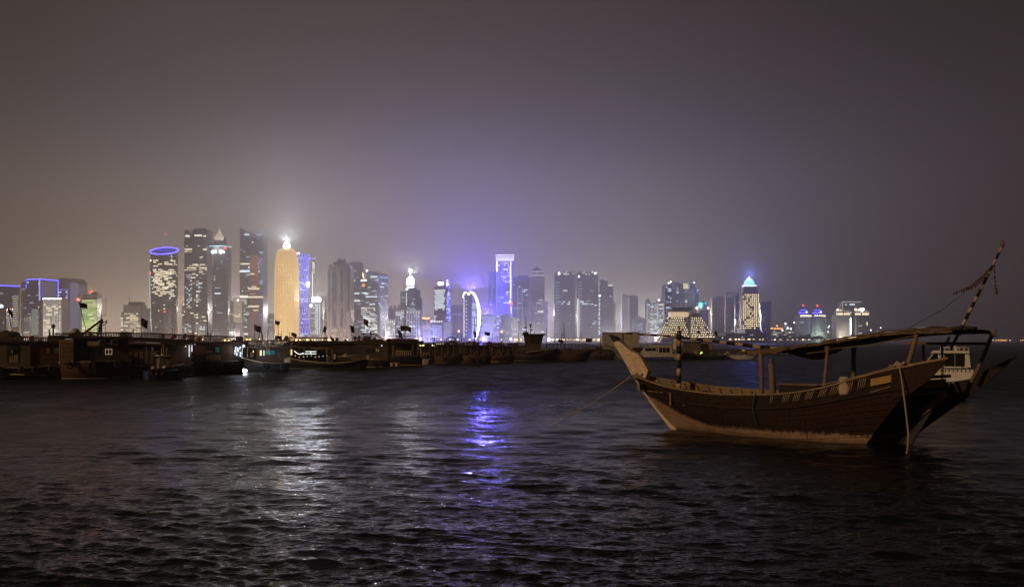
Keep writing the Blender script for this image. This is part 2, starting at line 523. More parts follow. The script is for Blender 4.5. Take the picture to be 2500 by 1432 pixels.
# --- 1 neon outlined glass tower cut by the frame
b = Bld('office_tower', 'glass tower outlined in blue neon with a column of white dots down one face', -34, 54, D0, 28, 0.66)
b.body(700, FB)
b.line([('L', 0.55, 698), ('F', 0.0, 698), ('F', 1.0, 699)], NB_BLUE, 1.1, 'neon_outline')
b.line([('F', 0.0, 698), ('F', 0.0, 812)], NB_BLUE, 1.5, 'neon_outline')
b.line([('L', 0.70, 700), ('L', 0.70, 780)], NB_BLUE, 1.2, 'neon_outline')
b.dots([('L', 0.86, 704 + 5.2 * i) for i in range(17)], WC, 1.5)
b.win('F', 0.1, 0.9, 706, 800, 0.03, WDC)
b.done()
# --- 2 low block with bright sign
b = Bld('office_block', 'low dark block carrying a glaring white roof sign beside the neon outlined tower', -20, 23, 2440, 0, cat='building')
b.body(752, FD); b.band('F', 0.05, 0.82, 744, 751, NB_WHITE, 'roof_sign', 1.0)
b.win('F', 0.1, 0.9, 756, 815, 0.08, WDC); b.done()
# --- 3 striped slab
b = Bld('apartment_block', 'narrow pale slab with white floor stripes below the neon outlined tower', 33, 46, 2520, 0, cat='building')
b.body(719, FG)
for i in range(13): b.band('F', 0.0, 1.0, 722 + i * 6, 724.5 + i * 6, WD if i % 3 else WDC, 'floor_stripe')
b.done()
b = Bld('office_tower', 'plain dark grey tower standing between two blue neon towers', 55, 75, 2780, 0)
b.body(689, FG); b.body(686, DARKROOF, 'roof_house', 0.2, 0.7, 0.2, 0.8, ybot=689)
b.win('F', 0, 1, 700, 815, 0.04, WDC); b.done()
# --- 5 second neon tower
b = Bld('office_tower', 'dark glass tower with blue neon frame on its roofline and lit striped lift core', 71, 135, D0, -25, 0.64)
b.body(684, FD)
b.line([('F', 0, 702), ('F', 0, 683), ('F', 1, 683), ('R', 1, 684), ('R', 1, 730)], NB_BLUE, 1.1, 'neon_outline')
b.line([('F', 1, 683), ('F', 1, 735)], NB_VIO, 1.8, 'neon_outline')
b.band('R', 0.06, 0.9, 688, 728, glow('violet_panel', (0.42, 0.42, 0.75), 0.28), 'glazed_panel', 0.4)
b.win('F', 0.08, 0.92, 706, 800, 0.07, WDC); b.dots([('F', 0.12, 690), ('F', 0.16, 690), ('F', 0.9, 693), ('F', 0.92, 750)], WH)
for i in range(13): b.band('F', 0.40, 0.88, 756 + i * 4.8, 758.6 + i * 4.8, glow('stripe_green', (0.78, 0.95, 0.82), 0.75), 'floor_stripe', 0.6)
b.done()
b = Bld('office_block', 'slim grey block with cool lit shaft between dark towers', 60, 74, 2500, 0, cat='building')
b.body(770, FB); b.win('F', 0, 1, 775, 818, 0.3, WDC); b.done()
# --- 6 floodlit white building
b = Bld('hotel_block', 'floodlit white classical block with rows of small dark windows', 112, 158, 2500, 0, cat='building')
b.body(729, STONE); lit = glow('floodlit_wall', (1.0, 0.97, 0.86), 0.62)  # floodlight on the wall is put in as emission
b.band('F', 0.0, 1.0, 728, 731, NB_WHITE, 'cornice', 1.6)
dk = paint('far_window_dark', (0.05, 0.05, 0.05), 0.3)
for i in range(7):
    u = 0.02 + i * 0.14
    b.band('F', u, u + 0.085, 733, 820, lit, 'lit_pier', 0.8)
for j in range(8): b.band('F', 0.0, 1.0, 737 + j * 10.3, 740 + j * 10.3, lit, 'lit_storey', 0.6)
b.win('F', 0.05, 0.95, 742, 818, 0.30, WW, 4.5, 4.2, off=0.9); b.win('F', 0.05, 0.95, 742, 818, 0.16, WH, 4.5, 4.2, off=0.95)
b.light(0.5, 812, (1.0, 0.96, 0.85), 2.0e4, 2, 0.0, dy=-40)
b.done()
# --- 7 rounded dark pair
b = Bld('office_tower', 'dark rounded roof tower with violet lit vertical strip', 147, 204, 2660, -20, 0.6)
b.body(694, FB)
prof = [(-b.w / 2, b.z(694)), (b.w / 2, b.z(694))] + [(b.w / 2 * math.cos(t), b.z(694) + b.m(15) * math.sin(t)) for t in [math.pi * i / 10 for i in range(1, 10)]]
MB().xzprism(prof, -b.d / 2, b.d / 2).build('vaulted_roof', FG, b.root)
b.line([('F', 0.0, 708), ('F', 0.92, 708), ('F', 0.92, 800)], NB_VIO, 0.8, 'neon_outline')
b.band('R', 0.1, 0.5, 690, 812, glow('violet_strip', (0.45, 0.45, 1.0), 0.30), 'light_strip', 0.5)
b.win('F', 0, 0.9, 712, 806, 0.09, WC); b.dots([('F', 0.1, 722), ('F', 0.2, 722), ('F', 0.26, 722), ('F', 0.12, 705)], WW); b.done()
# --- 8 green lit offices
b = Bld('office_block', 'glass block with every floor glowing yellow green under a red beacon', 205, 243, 2480, 0, cat='building')
b.body(728, FD); b.body(719, STONE, 'roof_storey', 0.0, 1.0, 0.0, 1.0, ybot=728)
for i in range(19):
    f = b.band('F', 0.02, 0.98, 732.2 + i * 4.6, 735.2 + i * 4.6, [WG, glow('window_green2', (0.8, 0.95, 0.38), 1.9), glow('window_green3', (0.58, 0.88, 0.30), 1.4)][b.rng.randint(0, 2)], 'lit_floor')
b.win('F', 0.02, 0.98, 732, 818, 0.16, glow('window_lime', (0.95, 1.0, 0.55), 2.4), 4, 4.1, off=0.55)
b.ball('beacon', NB_RED, 0.46, 713, 2.6); b.body(713, DARKROOF, 'roof_house', 0.55, 0.9, 0.2, 0.8, ybot=719)
b.light(0.46, 709, (1, 0.08, 0.04), 8e4, 1)
b.done()
# --- 9 brown stepped block
b = Bld('apartment_tower', 'brown stepped concrete block with roof aerial and scattered warm windows', 303, 361, 2500, 0, cat='building')
b.body(744, FX, u0=0.1, u1=0.82); b.body(762, FX, 'side_wing', 0.0, 0.1, 0.05, 0.95); b.body(752, FX, 'side_wing', 0.82, 1.0, 0.08, 0.92)
b.body(737, DARKROOF, 'roof_storey', 0.28, 0.78, 0.1, 0.9, ybot=744); b.mast(0.22, 744, 720, 0.8)
b.win('F', 0.0, 0.1, 770, 812, 0.55, WH, 3.5); b.win('F', 0.12, 0.8, 764, 812, 0.26, WW, 4.2); b.win('F', 0.12, 0.98, 776, 812, 0.15, WD, 4.2); b.done()
b = Bld('apartment_block', 'pale distant slab showing beside the brown stepped block', 360, 374, 2900, 0, cat='building')
b.body(756, FX); b.win('F', 0, 1, 760, 815, 0.3, WD, 6); b.done()

# --- round towers
def arc_windows(b, prof, ya, yb, a0, a1, p, mat, bay=5.0, fl=4.2, part='lit_glazing', run=1, off=0.3):
    """lit windows on a body of revolution; prof(z) gives the radius"""
    mb = b.acc.setdefault((part, mat.name), (MB(), mat))[0]
    z1, z0 = b.z(ya), b.z(yb); nz = int((z1 - z0) / fl)
    for j in range(nz):
        z = z0 + j * fl; r = prof(z + 1) + off
        n = max(1, int((a1 - a0) * r / bay)); k = 0
        rowp = p * b.rng.uniform(0.3, 1.7) if p < 0.95 else p
        while k < n:
            if b.rng.random() < rowp:
                ln = min(n - k, b.rng.randint(1, run))
                for q in range(ln):
                    t0 = a0 + (k + q + (0.1 if run == 1 else 0)) * (a1 - a0) / n; t1 = a0 + (k + q + (0.85 if run == 1 else 1)) * (a1 - a0) / n
                    p0 = Vector((r * math.cos(t0), r * math.sin(t0), z)); p1 = Vector((r * math.cos(t1), r * math.sin(t1), z))
                    nrm = Vector((math.cos((t0 + t1) / 2), math.sin((t0 + t1) / 2), 0))
                    mb.obox(p0, p1 - p0, nrm * 0.4, Vector((0, 0, 2.4)))
                k += ln
            else: k += 1
A0, A1 = -math.pi + 0.12, -0.12
def interp(pts):
    zs = [p[1] for p in pts]; rs = [p[0] for p in pts]
    return lambda z: float(np.interp(z, zs, rs))

# --- 10 oval tower with blue halo roof
b = Bld('round_tower', 'bulging round tower crowned by a tilted blue neon ring and mast', 368, 434, D0)
r0 = b.w / 2
pf = [(r0 * 0.94, 0), (r0 * 0.97, b.z(760)), (r0, b.z(690)), (r0 * 0.97, b.z(630)), (r0 * 0.95, b.z(617))]
pr = interp(pf)
MB().lathe(pf, 40).build('tower_body', FD, b.root)
tl = Matrix.Rotation(R(19), 4, 'X')
ring = [Vector((r0 * 1.0 * math.cos(t), r0 * 0.98 * math.sin(t), 0)) for t in [2 * math.pi * i / 48 for i in range(48)]]
ring = [tl @ p + Vector((0, 0, b.z(612))) for p in ring]
MB().path(ring, 1.5, 6, closed=True).build('neon_ring', NB_BLUE, b.root)
inner = [Vector((p.x * 0.97, p.y * 0.97, p.z - 1.0)) for p in ring]
MB().add(inner + [Vector((p.x, p.y, b.z(618.5))) for p in inner], [tuple(range(48))] + [(i, (i + 1) % 48, 48 + (i + 1) % 48, 48 + i) for i in range(48)]).build('slanted_roof', paint('blue_roof', (0.10, 0.11, 0.30), 0.5), b.root)
MB().path([tl @ Vector((r0 * q, -r0 * 0.55 + r0 * 0.2 * q * q, 0)) + Vector((0, 0, b.z(613))) for q in (-0.8, -0.5, -0.2, 0.1)], 0.9, 6).build('neon_line', NB_BLUE, b.root)
MB().tube((0, 0, b.z(612)), (0, 0, b.z(596)), 0.9, 0.35, 6).build('mast', DARKROOF, b.root)
b.ball('beacon', NB_RED, 0.55, 571, 1.1); MB().tube((b.w * 0.05, 0, b.z(600)), (b.w * 0.05, 0, b.z(572)), 0.22, 0.12, 5).build('aerial', DARKROOF, b.root)
b.light(0.5, 600, (0.12, 0.11, 1.0), 1.0e5, 1.0)  # added lamp, stands in for the neon ring's light on the roof
arc_windows(b, pr, 634, 724, A0 + 0.7, A1 - 0.25, 0.20, WW, 4.5, run=3); arc_windows(b, pr, 660, 712, A0 + 0.9, A1 - 0.6, 0.35, WW, 4.0, run=4)
arc_windows(b, pr, 640, 760, A0 + 0.6, A1, 0.06, WH, 4.0); arc_windows(b, pr, 720, 808, A0, A1, 0.03, WD)
mbl = MB()
for i in range(46):
    q = i / 45.0; t = A0 + 0.18 + 0.55 * max(0.0, q - 0.25) ** 1.3; z = b.z(664 + 142 * q); r = pr(z) + 0.5
    mbl.lathe([(0.4, z - 1.0), (b.rng.uniform(0.7, 1.4), z), (0.4, z + 1.0)], 5, r * math.cos(t), r * math.sin(t))
mbl.build('light_chain', WC, b.root)
for (u, y) in ((0.07, 667), (0.66, 761)):
    x = (u - 0.5) * b.w; z = b.z(y); MB().lathe([(0.6, z - 1.6), (1.7, z), (0.6, z + 1.6)], 8, x, -math.sqrt(max(0, (pr(z) + 0.5) ** 2 - x * x))).build('beacon', NB_RED, b.root)
x = -0.42 * b.w; z = b.z(637); MB().lathe([(0.6, z - 1.5), (1.9, z), (0.6, z + 1.5)], 8, x, -math.sqrt(pr(z) ** 2 - x * x) - 1).build('floodlight', NB_WHITE, b.root)
b.done()
# --- 11 slim lit block
b = Bld('apartment_block', 'slim pale block with one white lamp between the round and dark towers', 446, 461, 2800, 0, cat='building')
b.body(745, FG); b.win('F', 0, 1, 750, 812, 0.25, WH, 4.5); b.ball('floodlight', NB_WHITE, 0.5, 760, 2.4, v=-0.05); b.ball('beacon', NB_RED, 0.3, 743, 1.3); b.done()
# --- 12 dark notched tower
def notched(b, mat, ya, yb, uc):
    """tower whose two halves rise to facing concave horns"""
    w, d = b.w, b.d
    zb = b.z(ya + 34)
    MB().box(-w / 2, w / 2, -d / 2, d / 2, 0, zb).build('tower_body', mat, b.root)
    xl0, xl1, xr0 = -w / 2, -w / 2 + w * (uc - 0.06), -w / 2 + w * (uc + 0.06)
    arc = [(xl1 - w * 0.10 * (1 - math.cos(t)), zb + (b.z(ya + 12) - zb) * math.sin(t)) for t in [math.pi / 2 * i / 6 for i in range(7)]]
    MB().xzprism([(xl0, zb), (xl1, zb)] + arc[1:] + [(xl0, b.z(ya))], -d / 2, d / 2).build('left_horn', mat, b.root)
    arc2 = [(xr0 + w * 0.10 * (1 - math.sin(t)), zb + (b.z(yb + 8) - zb) * (1 - math.cos(t))) for t in [math.pi / 2 * i / 6 for i in range(7)]]
    MB().xzprism([(w / 2, zb), (w / 2, b.z(yb + 3)), (w / 2 - w * 0.1, b.z(yb))] + list(reversed([(xr0, zb)] + [(xr0 + w * 0.02 * i, b.z(yb + 10 - 2.5 * i)) for i in range(4)])), -d / 2, d / 2).build('right_horn', mat, b.root)
    MB().box(xl1 - w * .05, xr0 + w * .06, -d * 0.3, d * 0.3, zb, b.z(ya + 22)).build('notch_wall', mat, b.root)
b = Bld('office_tower', 'dark glass tower with a concave notch in its roofline and cool lit lift windows', 457, 512, D0, 0, depth=45)
notched(b, FD, 562, 559, 0.28)
b.band('F', 0.05, 0.24, 576, 580, WH); b.band('F', 0.44, 0.78, 575, 578.5, WH); b.band('F', 0.84, 0.96, 577, 579.5, WH)
b.band('F', 0.02, 0.33, 608.5, 612, WW); b.band('F', 0.82, 0.98, 609, 612, WW)
b.win('F', 0.0, 1, 648, 668, 0.30, WW, 4.5, 4.2, run=3); b.win('F', 0.0, 1, 600, 740, 0.06, WW, 4, 4.2)
b.win('F', 0.08, 0.34, 670, 750, 0.5, WC, 4.2, 4.4); b.win('F', 0.5, 0.62, 615, 800, 0.28, WH, 3.5); b.win('F', 0.4, 0.9, 690, 715, 0.25, WC, 5, run=2)
b.win('F', 0.0, 1, 740, 812, 0.06, WW, 4); b.win('F', 0.0, 0.3, 790, 812, 0.5, WC, 4); b.done()
b = Bld('office_block', 'plain dark block filling the gap between notched and spired towers', 500, 528, 2720, 0)
b.body(650, FX); b.body(648, DARKROOF, 'parapet', 0.02, 0.98, 0.02, 0.98, ybot=650); b.done()
b = Bld('office_block', 'low pale block at the foot of the notched dark tower', 478, 503, 2480, 0, cat='building')
b.body(790, FG); b.win('F', 0.5, 1, 796, 820, 0.7, WC, 3.5); b.win('F', 0, 0.5, 796, 820, 0.3, WW, 3.5); b.done()
# --- 13 spire tower with disc
b = Bld('spired_tower', 'dark tower with a glowing disc deck and floodlit pointed crown', 524, 561, D0, 0)
b.body(606, FD)
cx = -b.w * 0.13
rd = b.m(24.5)
MB().lathe([(rd * 0.55, b.z(622)), (rd * 0.9, b.z(608)), (rd, b.z(604)), (rd, b.z(600)), (rd * 0.86, b.z(597)), (rd * 0.6, b.z(595))], 32, cx, 0).build('disc_deck', FG, b.root)
MB().path([(cx + rd * 1.02 * math.cos(t), rd * 1.02 * math.sin(t), b.z(602)) for t in [2 * math.pi * i / 40 for i in range(40)]], 1.2, 6, closed=True).build('neon_ring', glow('neon_cyan', (0.45, 0.85, 1.0), 2.2), b.root)
MB().lathe([(rd * 0.62, b.z(595)), (rd * 0.62, b.z(588)), (rd * 0.52, b.z(576)), (rd * 0.2, b.z(574))], 28, cx, 0).build('crown_drum', FG, b.root)
cl = glow('crown_stone_lit', (1.0, 0.80, 0.62), 1.15)  # crown stone is no lamp: its floodlight is put in as emission
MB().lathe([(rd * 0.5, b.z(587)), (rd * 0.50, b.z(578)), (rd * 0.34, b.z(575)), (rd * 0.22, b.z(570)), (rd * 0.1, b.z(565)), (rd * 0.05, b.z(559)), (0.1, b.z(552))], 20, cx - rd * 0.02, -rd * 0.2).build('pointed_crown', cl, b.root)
for dx, rr in ((-0.38, 5.0), (-0.2, 4.0), (0.22, 5.5), (0.42, 3.0)):
    b.ball('floodlight', NB_WHITE, 0.37 + dx * 0.9, 615 + abs(dx) * 4, rr * 0.8, v=-0.22)
b.light(0.3, 614, (0.85, 0.88, 1.0), 1.0e5, 1, v=-0.9)
b.ball('beacon', NB_RED, 0.86, 607, 2.0, v=-0.3)
b.win('F', 0.02, 0.3, 660, 690, 0.35, WW, 3.5); b.win('F', 0.1, 0.9, 624, 800, 0.035, WDC, 4); b.band('F', 0.1, 0.5, 715, 718, WC); b.win('F', 0.94, 1.0, 620, 810, 0.4, WB, 3, 5); b.done()
# --- 14 pale lit grid block
b = Bld('apartment_block', 'pale block with white floor ledges between the spired and rust striped towers', 563, 593, 2560, 0, cat='building')
b.body(735, FW)
for i in range(10): b.band('F', 0.35, 1.0, 738 + i * 5.0, 740.4 + i * 5.0, WD, 'floor_stripe')
b.win('F', 0.05, 0.9, 765, 775, 0.4, WW, 4); b.ball('floodlight', NB_WHITE, 0.6, 733, 2.3); b.done()
b = Bld('office_block', 'low dark block with two short rows of white windows', 560, 588, 2450, 0, cat='building')
b.body(790, FD); b.win('F', 0.05, 0.6, 800, 816, 0.9, WC, 3.8, 5.0); b.done()
# --- 15 rust striped notched tower
b = Bld('office_tower', 'notched dark tower with rust coloured vertical strip and white sky lobby bands', 591, 648, D0, 0, depth=45)
notched(b, FD, 558, 560, 0.64)
b.band('F', 0.42, 0.80, 625, 815, FR, 'rust_panel', 0.8)
b.band('F', 0.84, 1.0, 640, 815, glow('violet_glass', (0.30, 0.30, 0.85), 0.16), 'violet_panel', 0.6)
b.band('F', 0.0, 1.0, 660.5, 666, WC); b.band('F', 0.03, 0.5, 644, 647, WW); b.band('F', 0.55, 0.82, 643, 647, WW); b.band('F', 0.36, 0.82, 652, 656, WW)
b.band('F', 0.38, 0.84, 704, 707.5, WW, off=0.9); b.band('F', 0.0, 0.36, 722, 727.5, WH); b.band('F', 0.38, 1.0, 724, 727.5, WW, off=0.9); b.band('F', 0.36, 0.82, 746.5, 750, WW, off=0.9)
b.band('F', 0.02, 0.3, 731, 744, glow('window_patch', (0.9, 0.92, 0.8), 0.8)); b.band('F', 0.0, 0.34, 813, 817, WH)
b.band('F', 0.2, 0.4, 573, 576, WC); b.band('F', 0.7, 0.95, 574, 576.5, WDC); b.win('F', 0, 0.4, 670, 800, 0.10, WC, 4); b.win('F', 0.42, 0.8, 668, 760, 0.06, WW, 4, off=0.8); b.win('F', 0.84, 1, 610, 810, 0.16, WB, 4, 5, off=0.6); b.win('F', 0, 0.5, 600, 640, 0.12, WDC, 6, run=2)
b.dots([('F', 0.55, 593)], WH, 1.6); b.done()
b = Bld('office_block', 'small grey block between the rust striped tower and the golden tower', 648, 672, 2800, 0, cat='building')
b.body(766, FB); b.win('F', 0, 1, 770, 815, 0.12, WDC, 5); b.done()
# --- 17 the golden tower
b = Bld('golden_tower', 'golden lattice tower with domed top, dazzling white lantern and spire', 671, 729, 2540)
r0 = b.w / 2
pf = [(r0 * 0.985, 0), (r0, b.z(790)), (r0 * 0.995, b.z(720)), (r0 * 0.96, b.z(670)), (r0 * 0.91, b.z(640)), (r0 * 0.84, b.z(624)), (r0 * 0.74, b.z(614)), (r0 * 0.55, b.z(607.5)), (r0 * 0.3, b.z(604.5)), (r0 * 0.08, b.z(604))]
pr = interp(pf)
MB().lathe(pf, 48).build('tower_body', GOLD, b.root)
mbl = MB()
for i in range(36):
    z = b.z(822) + i * (b.z(612) - b.z(822)) / 35.0; r = pr(z) + 0.35
    mbl.path([(r * math.cos(t), r * math.sin(t), z) for t in [2 * math.pi * k / 40 for k in range(40)]], 0.75, 4, closed=True)
for k in range(26):
    t = 2 * math.pi * k / 26
    mbl.path([((pr(z) + 0.3) * math.cos(t), (pr(z) + 0.3) * math.sin(t), z) for z in [b.z(y) for y in (822, 790, 750, 710, 670, 645, 630, 620, 613)]], 0.8, 4)
mbl.build('lattice_screen', GOLDRIB, b.root, kind='stuff')
mbl = MB()
for i in range(36):
    z = b.z(818) + i * 4.9; r = pr(z) + 0.6
    for k in range(13):
        t = -math.pi / 2 + (k - 6) * 0.10
        if b.rng.random() < 0.8 - 0.10 * abs(k - 6): mbl.lathe([(0.3, z - 0.8), (b.rng.uniform(0.5, 1.0), z), (0.3, z + 0.8)], 5, r * math.cos(t), r * math.sin(t))
mbl.build('lattice_lights', GOLDDOT, b.root, kind='stuff')
MB().lathe([(r0 * 0.26, b.z(605)), (r0 * 0.30, b.z(600)), (r0 * 0.22, b.z(594)), (r0 * 0.1, b.z(590))], 16).build('lantern', NB_HOT, b.root)
MB().tube((0, 0, b.z(591)), (0, 0, b.z(570)), 1.0, 0.25, 6).build('spire', glow('spire_lit', (0.9, 0.95, 1.0), 3.0), b.root)
b.light(0.5, 589, (0.82, 0.91, 1.0), 1.15e7, 1.2, spot=179); b.light(0.5, 587, (0.82, 0.91, 1.0), 2.8e6, 1.5)
b.done()
# --- 18 waisted blue lattice tower
b = Bld('lattice_tower', 'waisted tower wrapped in blue and white diagonal light lattice behind the golden tower', 715, 755, 2640)
r0 = b.w / 2
pf = [(r0 * 1.0, 0), (r0 * 0.86, b.z(760)), (r0 * 0.80, b.z(700)), (r0 * 0.86, b.z(655)), (r0 * 0.96, b.z(621))]
pr = interp(pf)
MB().lathe(pf, 36).build('tower_body', FB, b.root)
mbl = MB(); mbd = MB()
for s_ in (-1, 1):
    for k in range(18):
        pts = []
        for i in range(20):
            z = b.z(820) + i * (b.z(621) - b.z(820)) / 19.0; t = 2 * math.pi * k / 18 + s_ * i * 0.14; r = pr(z) + 0.5
            pts.append((r * math.cos(t), r * math.sin(t), z))
            if s_ == 1 and i % 2 == 0 and math.sin(t) < 0.2 and b.rng.random() < 0.8: mbd.lathe([(0.3, z - 1.2), (b.rng.uniform(0.8, 1.7), z), (0.3, z + 1.2)], 5, (r + .6) * math.cos(t), (r + .6) * math.sin(t))
        mbl.path(pts, 0.62, 4)
mbl.build('light_lattice', glow('lattice_blue', (0.16, 0.13, 1.0), 3.4), b.root, kind='stuff'); mbd.build('lattice_nodes', glow('node_white', (0.75, 0.8, 1.0), 3.0), b.root, kind='stuff')
arc_windows(b, pr, 640, 820, A0, A1, 0.12, WC, 4.5, run=2); b.ball('floodlight', NB_WHITE, 0.28, 621, 3.2); b.ball('floodlight', NB_WHITE, 0.36, 618, 2.0); b.done()
# --- 19 slim mast tower
b = Bld('slim_tower', 'slim tower with a white lit fin and violet roof line behind the blue lattice tower', 752, 775, 2700, 0)
b.body(640, FG, u0=0.35, u1=0.75); b.line([('F', 0.0, 631), ('F', 0.9, 632)], NB_VIO, 1.0, 'neon_line')
MB().box(-b.w * .1, b.w * .2, -4, 4, b.z(640), b.z(632)).build('roof_house', FG, b.root)
for i in range(5): b.band('F', 0.52, 0.76, 640 + i * 3.4, 642 + i * 3.4, WH, 'fin_slat')
b.band('F', 0.48, 0.80, 657, 668, WD, 'lit_fin'); b.line([('F', 0.55, 666), ('F', 0.55, 730)], WH, 1.1, 'light_line'); b.done()
b = Bld('floodlight_mast', 'tall mast with a glaring white floodlight beside the slim lit tower', 749, 755, 2480, 0, cat='mast')
b.mast(0.5, 833, 696, 1.0); b.ball('floodlight', NB_HOT, 0.5, 694, 4.6, v=0.3, sx=0.8, sz=1.2); b.light(0.5, 690, (0.8, 0.88, 1), 4.0e5, 1.5, dy=-6); b.done()
# --- 20 bright crown block
b = Bld('office_tower', 'block under a blazing white sign crown with columns of white dots', 760, 790, 2560, 0)
b.body(733, FG); b.body(728, STONE, 'roof_storey', 0.1, 0.85, 0.2, 0.8, ybot=733)
b.band('F', 0.12, 0.8, 727, 737, NB_HOT, 'sign_crown', 1.5); b.ball('floodlight', NB_WHITE, 0.06, 746, 3.0, v=-0.1)
for u in (0.45, 0.58, 0.75): b.dots([('F', u, 745 + 4.6 * i) for i in range(16)], WC, 1.3)
b.win('F', 0, 0.4, 740, 815, 0.25, WDC); b.light(0.5, 724, (0.85, 0.9, 1), 6.0e5, 1.5, dy=-14); b.done()
b = Bld('apartment_block', 'grey block sprinkled with small lights beside the blazing sign crown', 788, 804, 2750, 0)
b.body(722, FG); b.win('F', 0, 1, 726, 815, 0.16, WDC, 4.5); b.done()
# --- 22 brown classical tower
b = Bld('classical_tower', 'brown stone tower with stepped domed crown and tall vertical recesses', 803, 861, 2540, 0, depth=52)
b.body(662, FN)
b.body(648, FN, 'upper_storeys', 0.04, 0.96, 0.08, 0.92, ybot=662); b.body(640, FN, 'crown_block', 0.22, 0.78, 0.2, 0.8, ybot=648)
for u in (0.10, 0.28, 0.72, 0.88): b.ball('corner_dome', FN, u, 648, 3.6, v=0.12)
b.ball('crown_dome', FN, 0.45, 640, 7.0, v=0.4, sz=1.2); b.ball('crown_dome', FN, 0.66, 639, 5.0, v=0.4, sz=1.4); b.mast(0.45, 632, 626, 0.7)
DKG = paint('recess_glass', (0.05, 0.045, 0.05), 0.25)
for u0, u1, ya, yb in ((0.06, 0.14, 668, 760), (0.27, 0.40, 666, 742), (0.55, 0.68, 664, 740), (0.84, 0.92, 668, 760), (0.28, 0.38, 752, 800), (0.57, 0.66, 752, 800)): b.band('F', u0, u1, ya, yb, DKG, 'glazed_recess', 0.5)
for u in (0.18, 0.23, 0.45, 0.50, 0.74, 0.79): b.win('F', u, u + 0.03, 664, 812, 1.0, DKG, 2.0, 4.4, part='window_column')
for u in (0.02, 0.165, 0.42, 0.53, 0.70, 0.82, 0.97): b.band('F', u - 0.012, u + 0.012, 655, 815, STONE, 'pilaster', 0.9)
b.win('F', 0.2, 0.75, 804, 810, 0.7, WH, 3.5); b.done()
b = Bld('office_tower', 'dark grey tower with a few white light bands behind the brown classical tower', 852, 886, 2680, 0)
b.body(643, FD); b.body(640, DARKROOF, 'roof_storey', 0.1, 0.9, 0.1, 0.9, ybot=643); b.mast(0.4, 640, 635, 0.5)
MB().tube((-8, 0, b.z(637)), (9, 0, b.z(637.5)), 0.4, 0.4, 5).build('roof_rig', DARKROOF, b.root)
b.band('F', 0.3, 0.8, 715, 718, WC); b.band('F', 0.2, 0.85, 733, 736, WH); b.band('F', 0.35, 0.5, 684, 687, WC); b.win('F', 0.1, 1, 655, 812, 0.07, WDC, 5, run=3); b.done()
# --- 24 curved front
b = Bld('office_tower', 'curved front office tower with orange disc sign and rows of white windows', 883, 926, 2560, 0, depth=30)
n = 12
poly = [(-b.w / 2, b.d / 2), ] + [(-b.w / 2 + b.w * i / n, -b.d / 2 - 7 * math.sin(math.pi * i / n)) for i in range(n + 1)] + [(b.w / 2, b.d / 2)]
MB().prism(poly, 0, b.z(691)).build('tower_body', FB, b.root)
MB().prism([(p[0], p[1] + 0.8) for p in poly[:-1]] + [(b.w / 2, b.d / 2 - .5)], b.z(691), b.z(687)).build('parapet', FG, b.root)
b.band('F', 0.02, 0.32, 683.5, 687, NB_WHITE, 'roof_light', 1.0, off=3)
MB().tube((-b.w * 0.33, -b.d / 2 - 6.2, b.z(697)), (-b.w * 0.33, -b.d / 2 - 7.2, b.z(697)), 3.7, 3.7, 16).build('disc_sign', glow('disc_orange', (1.0, 0.45, 0.12), 2.4), b.root)
b.win('F', 0.1, 0.95, 715, 728, 0.35, WC, 4.5, off=7.2); b.win('F', 0.03, 0.97, 750, 805, 0.42, WH, 4.5, off=7.2, run=3); b.win('F', 0.05, 0.95, 700, 750, 0.07, WC, 4, off=7.2); b.win('F', 0.03, 0.97, 760, 812, 0.25, WC, 4, off=7.25); b.done()
b = Bld('office_tower', 'tower with sloping roofline and white edge lights behind the curved office tower', 897, 946, 2660, -22, 0.62)
poly = [(-b.w / 2, 0), (b.w / 2, 0), (b.w / 2, b.z(670)), (-b.w / 2, b.z(661))]
MB().xzprism(poly, -b.d / 2, b.d / 2).build('tower_body', FB, b.root)
b.body(659, STONE, 'lift_tower', 0.0, 0.2, 0.0, 0.3); b.ball('floodlight', NB_WHITE, 0.06, 662, 2.0, v=-0.04)
b.band('F', 0.35, 0.9, 675, 678, WC); b.band('R', 0.1, 0.9, 676, 678.5, WDC)
b.line([('F', 0.98, 680), ('F', 0.98, 812)], NB_VIO, 0.8, 'light_line'); b.win('F', 0.3, 0.95, 682, 812, 0.20, WC, 4.5); b.win('R', 0.05, 0.95, 690, 812, 0.12, WC, 4.5)
for i in range(4): b.ball('floodlight', NB_WARM, 0.02 + i * 0.015 - 0.24, 668 + i * 3.6, 1.5, v=-0.1)
b.done()
# --- 26 white classical group
def white_block(x0, x1, ytop, D, label, cols, seed):
    b = Bld('apartment_block', label, x0, x1, D, 0, cat='building', seed=seed)
    b.body(ytop, FG); b.band('F', 0, 1, ytop, ytop + 2, STRIP_COOL, 'cornice', 1.0)
    for c in range(cols):
        u = (c + 0.12) / cols
        b.band('F', u, u + 0.36 / cols, ytop + 4, 822, STRIP_COOL, 'lit_pier', 0.8)
    b.win('F', 0.03, 0.97, ytop + 8, 818, 0.25, WC, 4.2, off=0.85); b.dots([('F', (i + 0.5) / 5, ytop + 5) for i in range(5)], WH, 1.2)
    b.done()
white_block(942, 967, 780, 2450, 'low white pier fronted block at the foot of the sloping roof tower', 5, 3)
white_block(966, 988, 758, 2470, 'floodlit white block with narrow piers below the lantern tower', 4, 4)
white_block(993, 1028, 757, 2460, 'broad floodlit white block with bright piers below the lantern tower', 6, 5)
b = Bld('apartment_tower', 'brown peaked block with red roof beacons behind the white pier blocks', 946, 978, 2750, 0)
b.body(756, FN)
for u in (0.25, 0.55, 0.85):
    MB().lathe([(b.w * .15, b.z(756)), (b.w * .13, b.z(750)), (0.2, b.z(742))], 4, (u - .5) * b.w, 0).build('roof_peak', FN, b.root); b.ball('beacon', NB_RED, u, 745 + (u > .8) * 6, 1.2)
b.done()
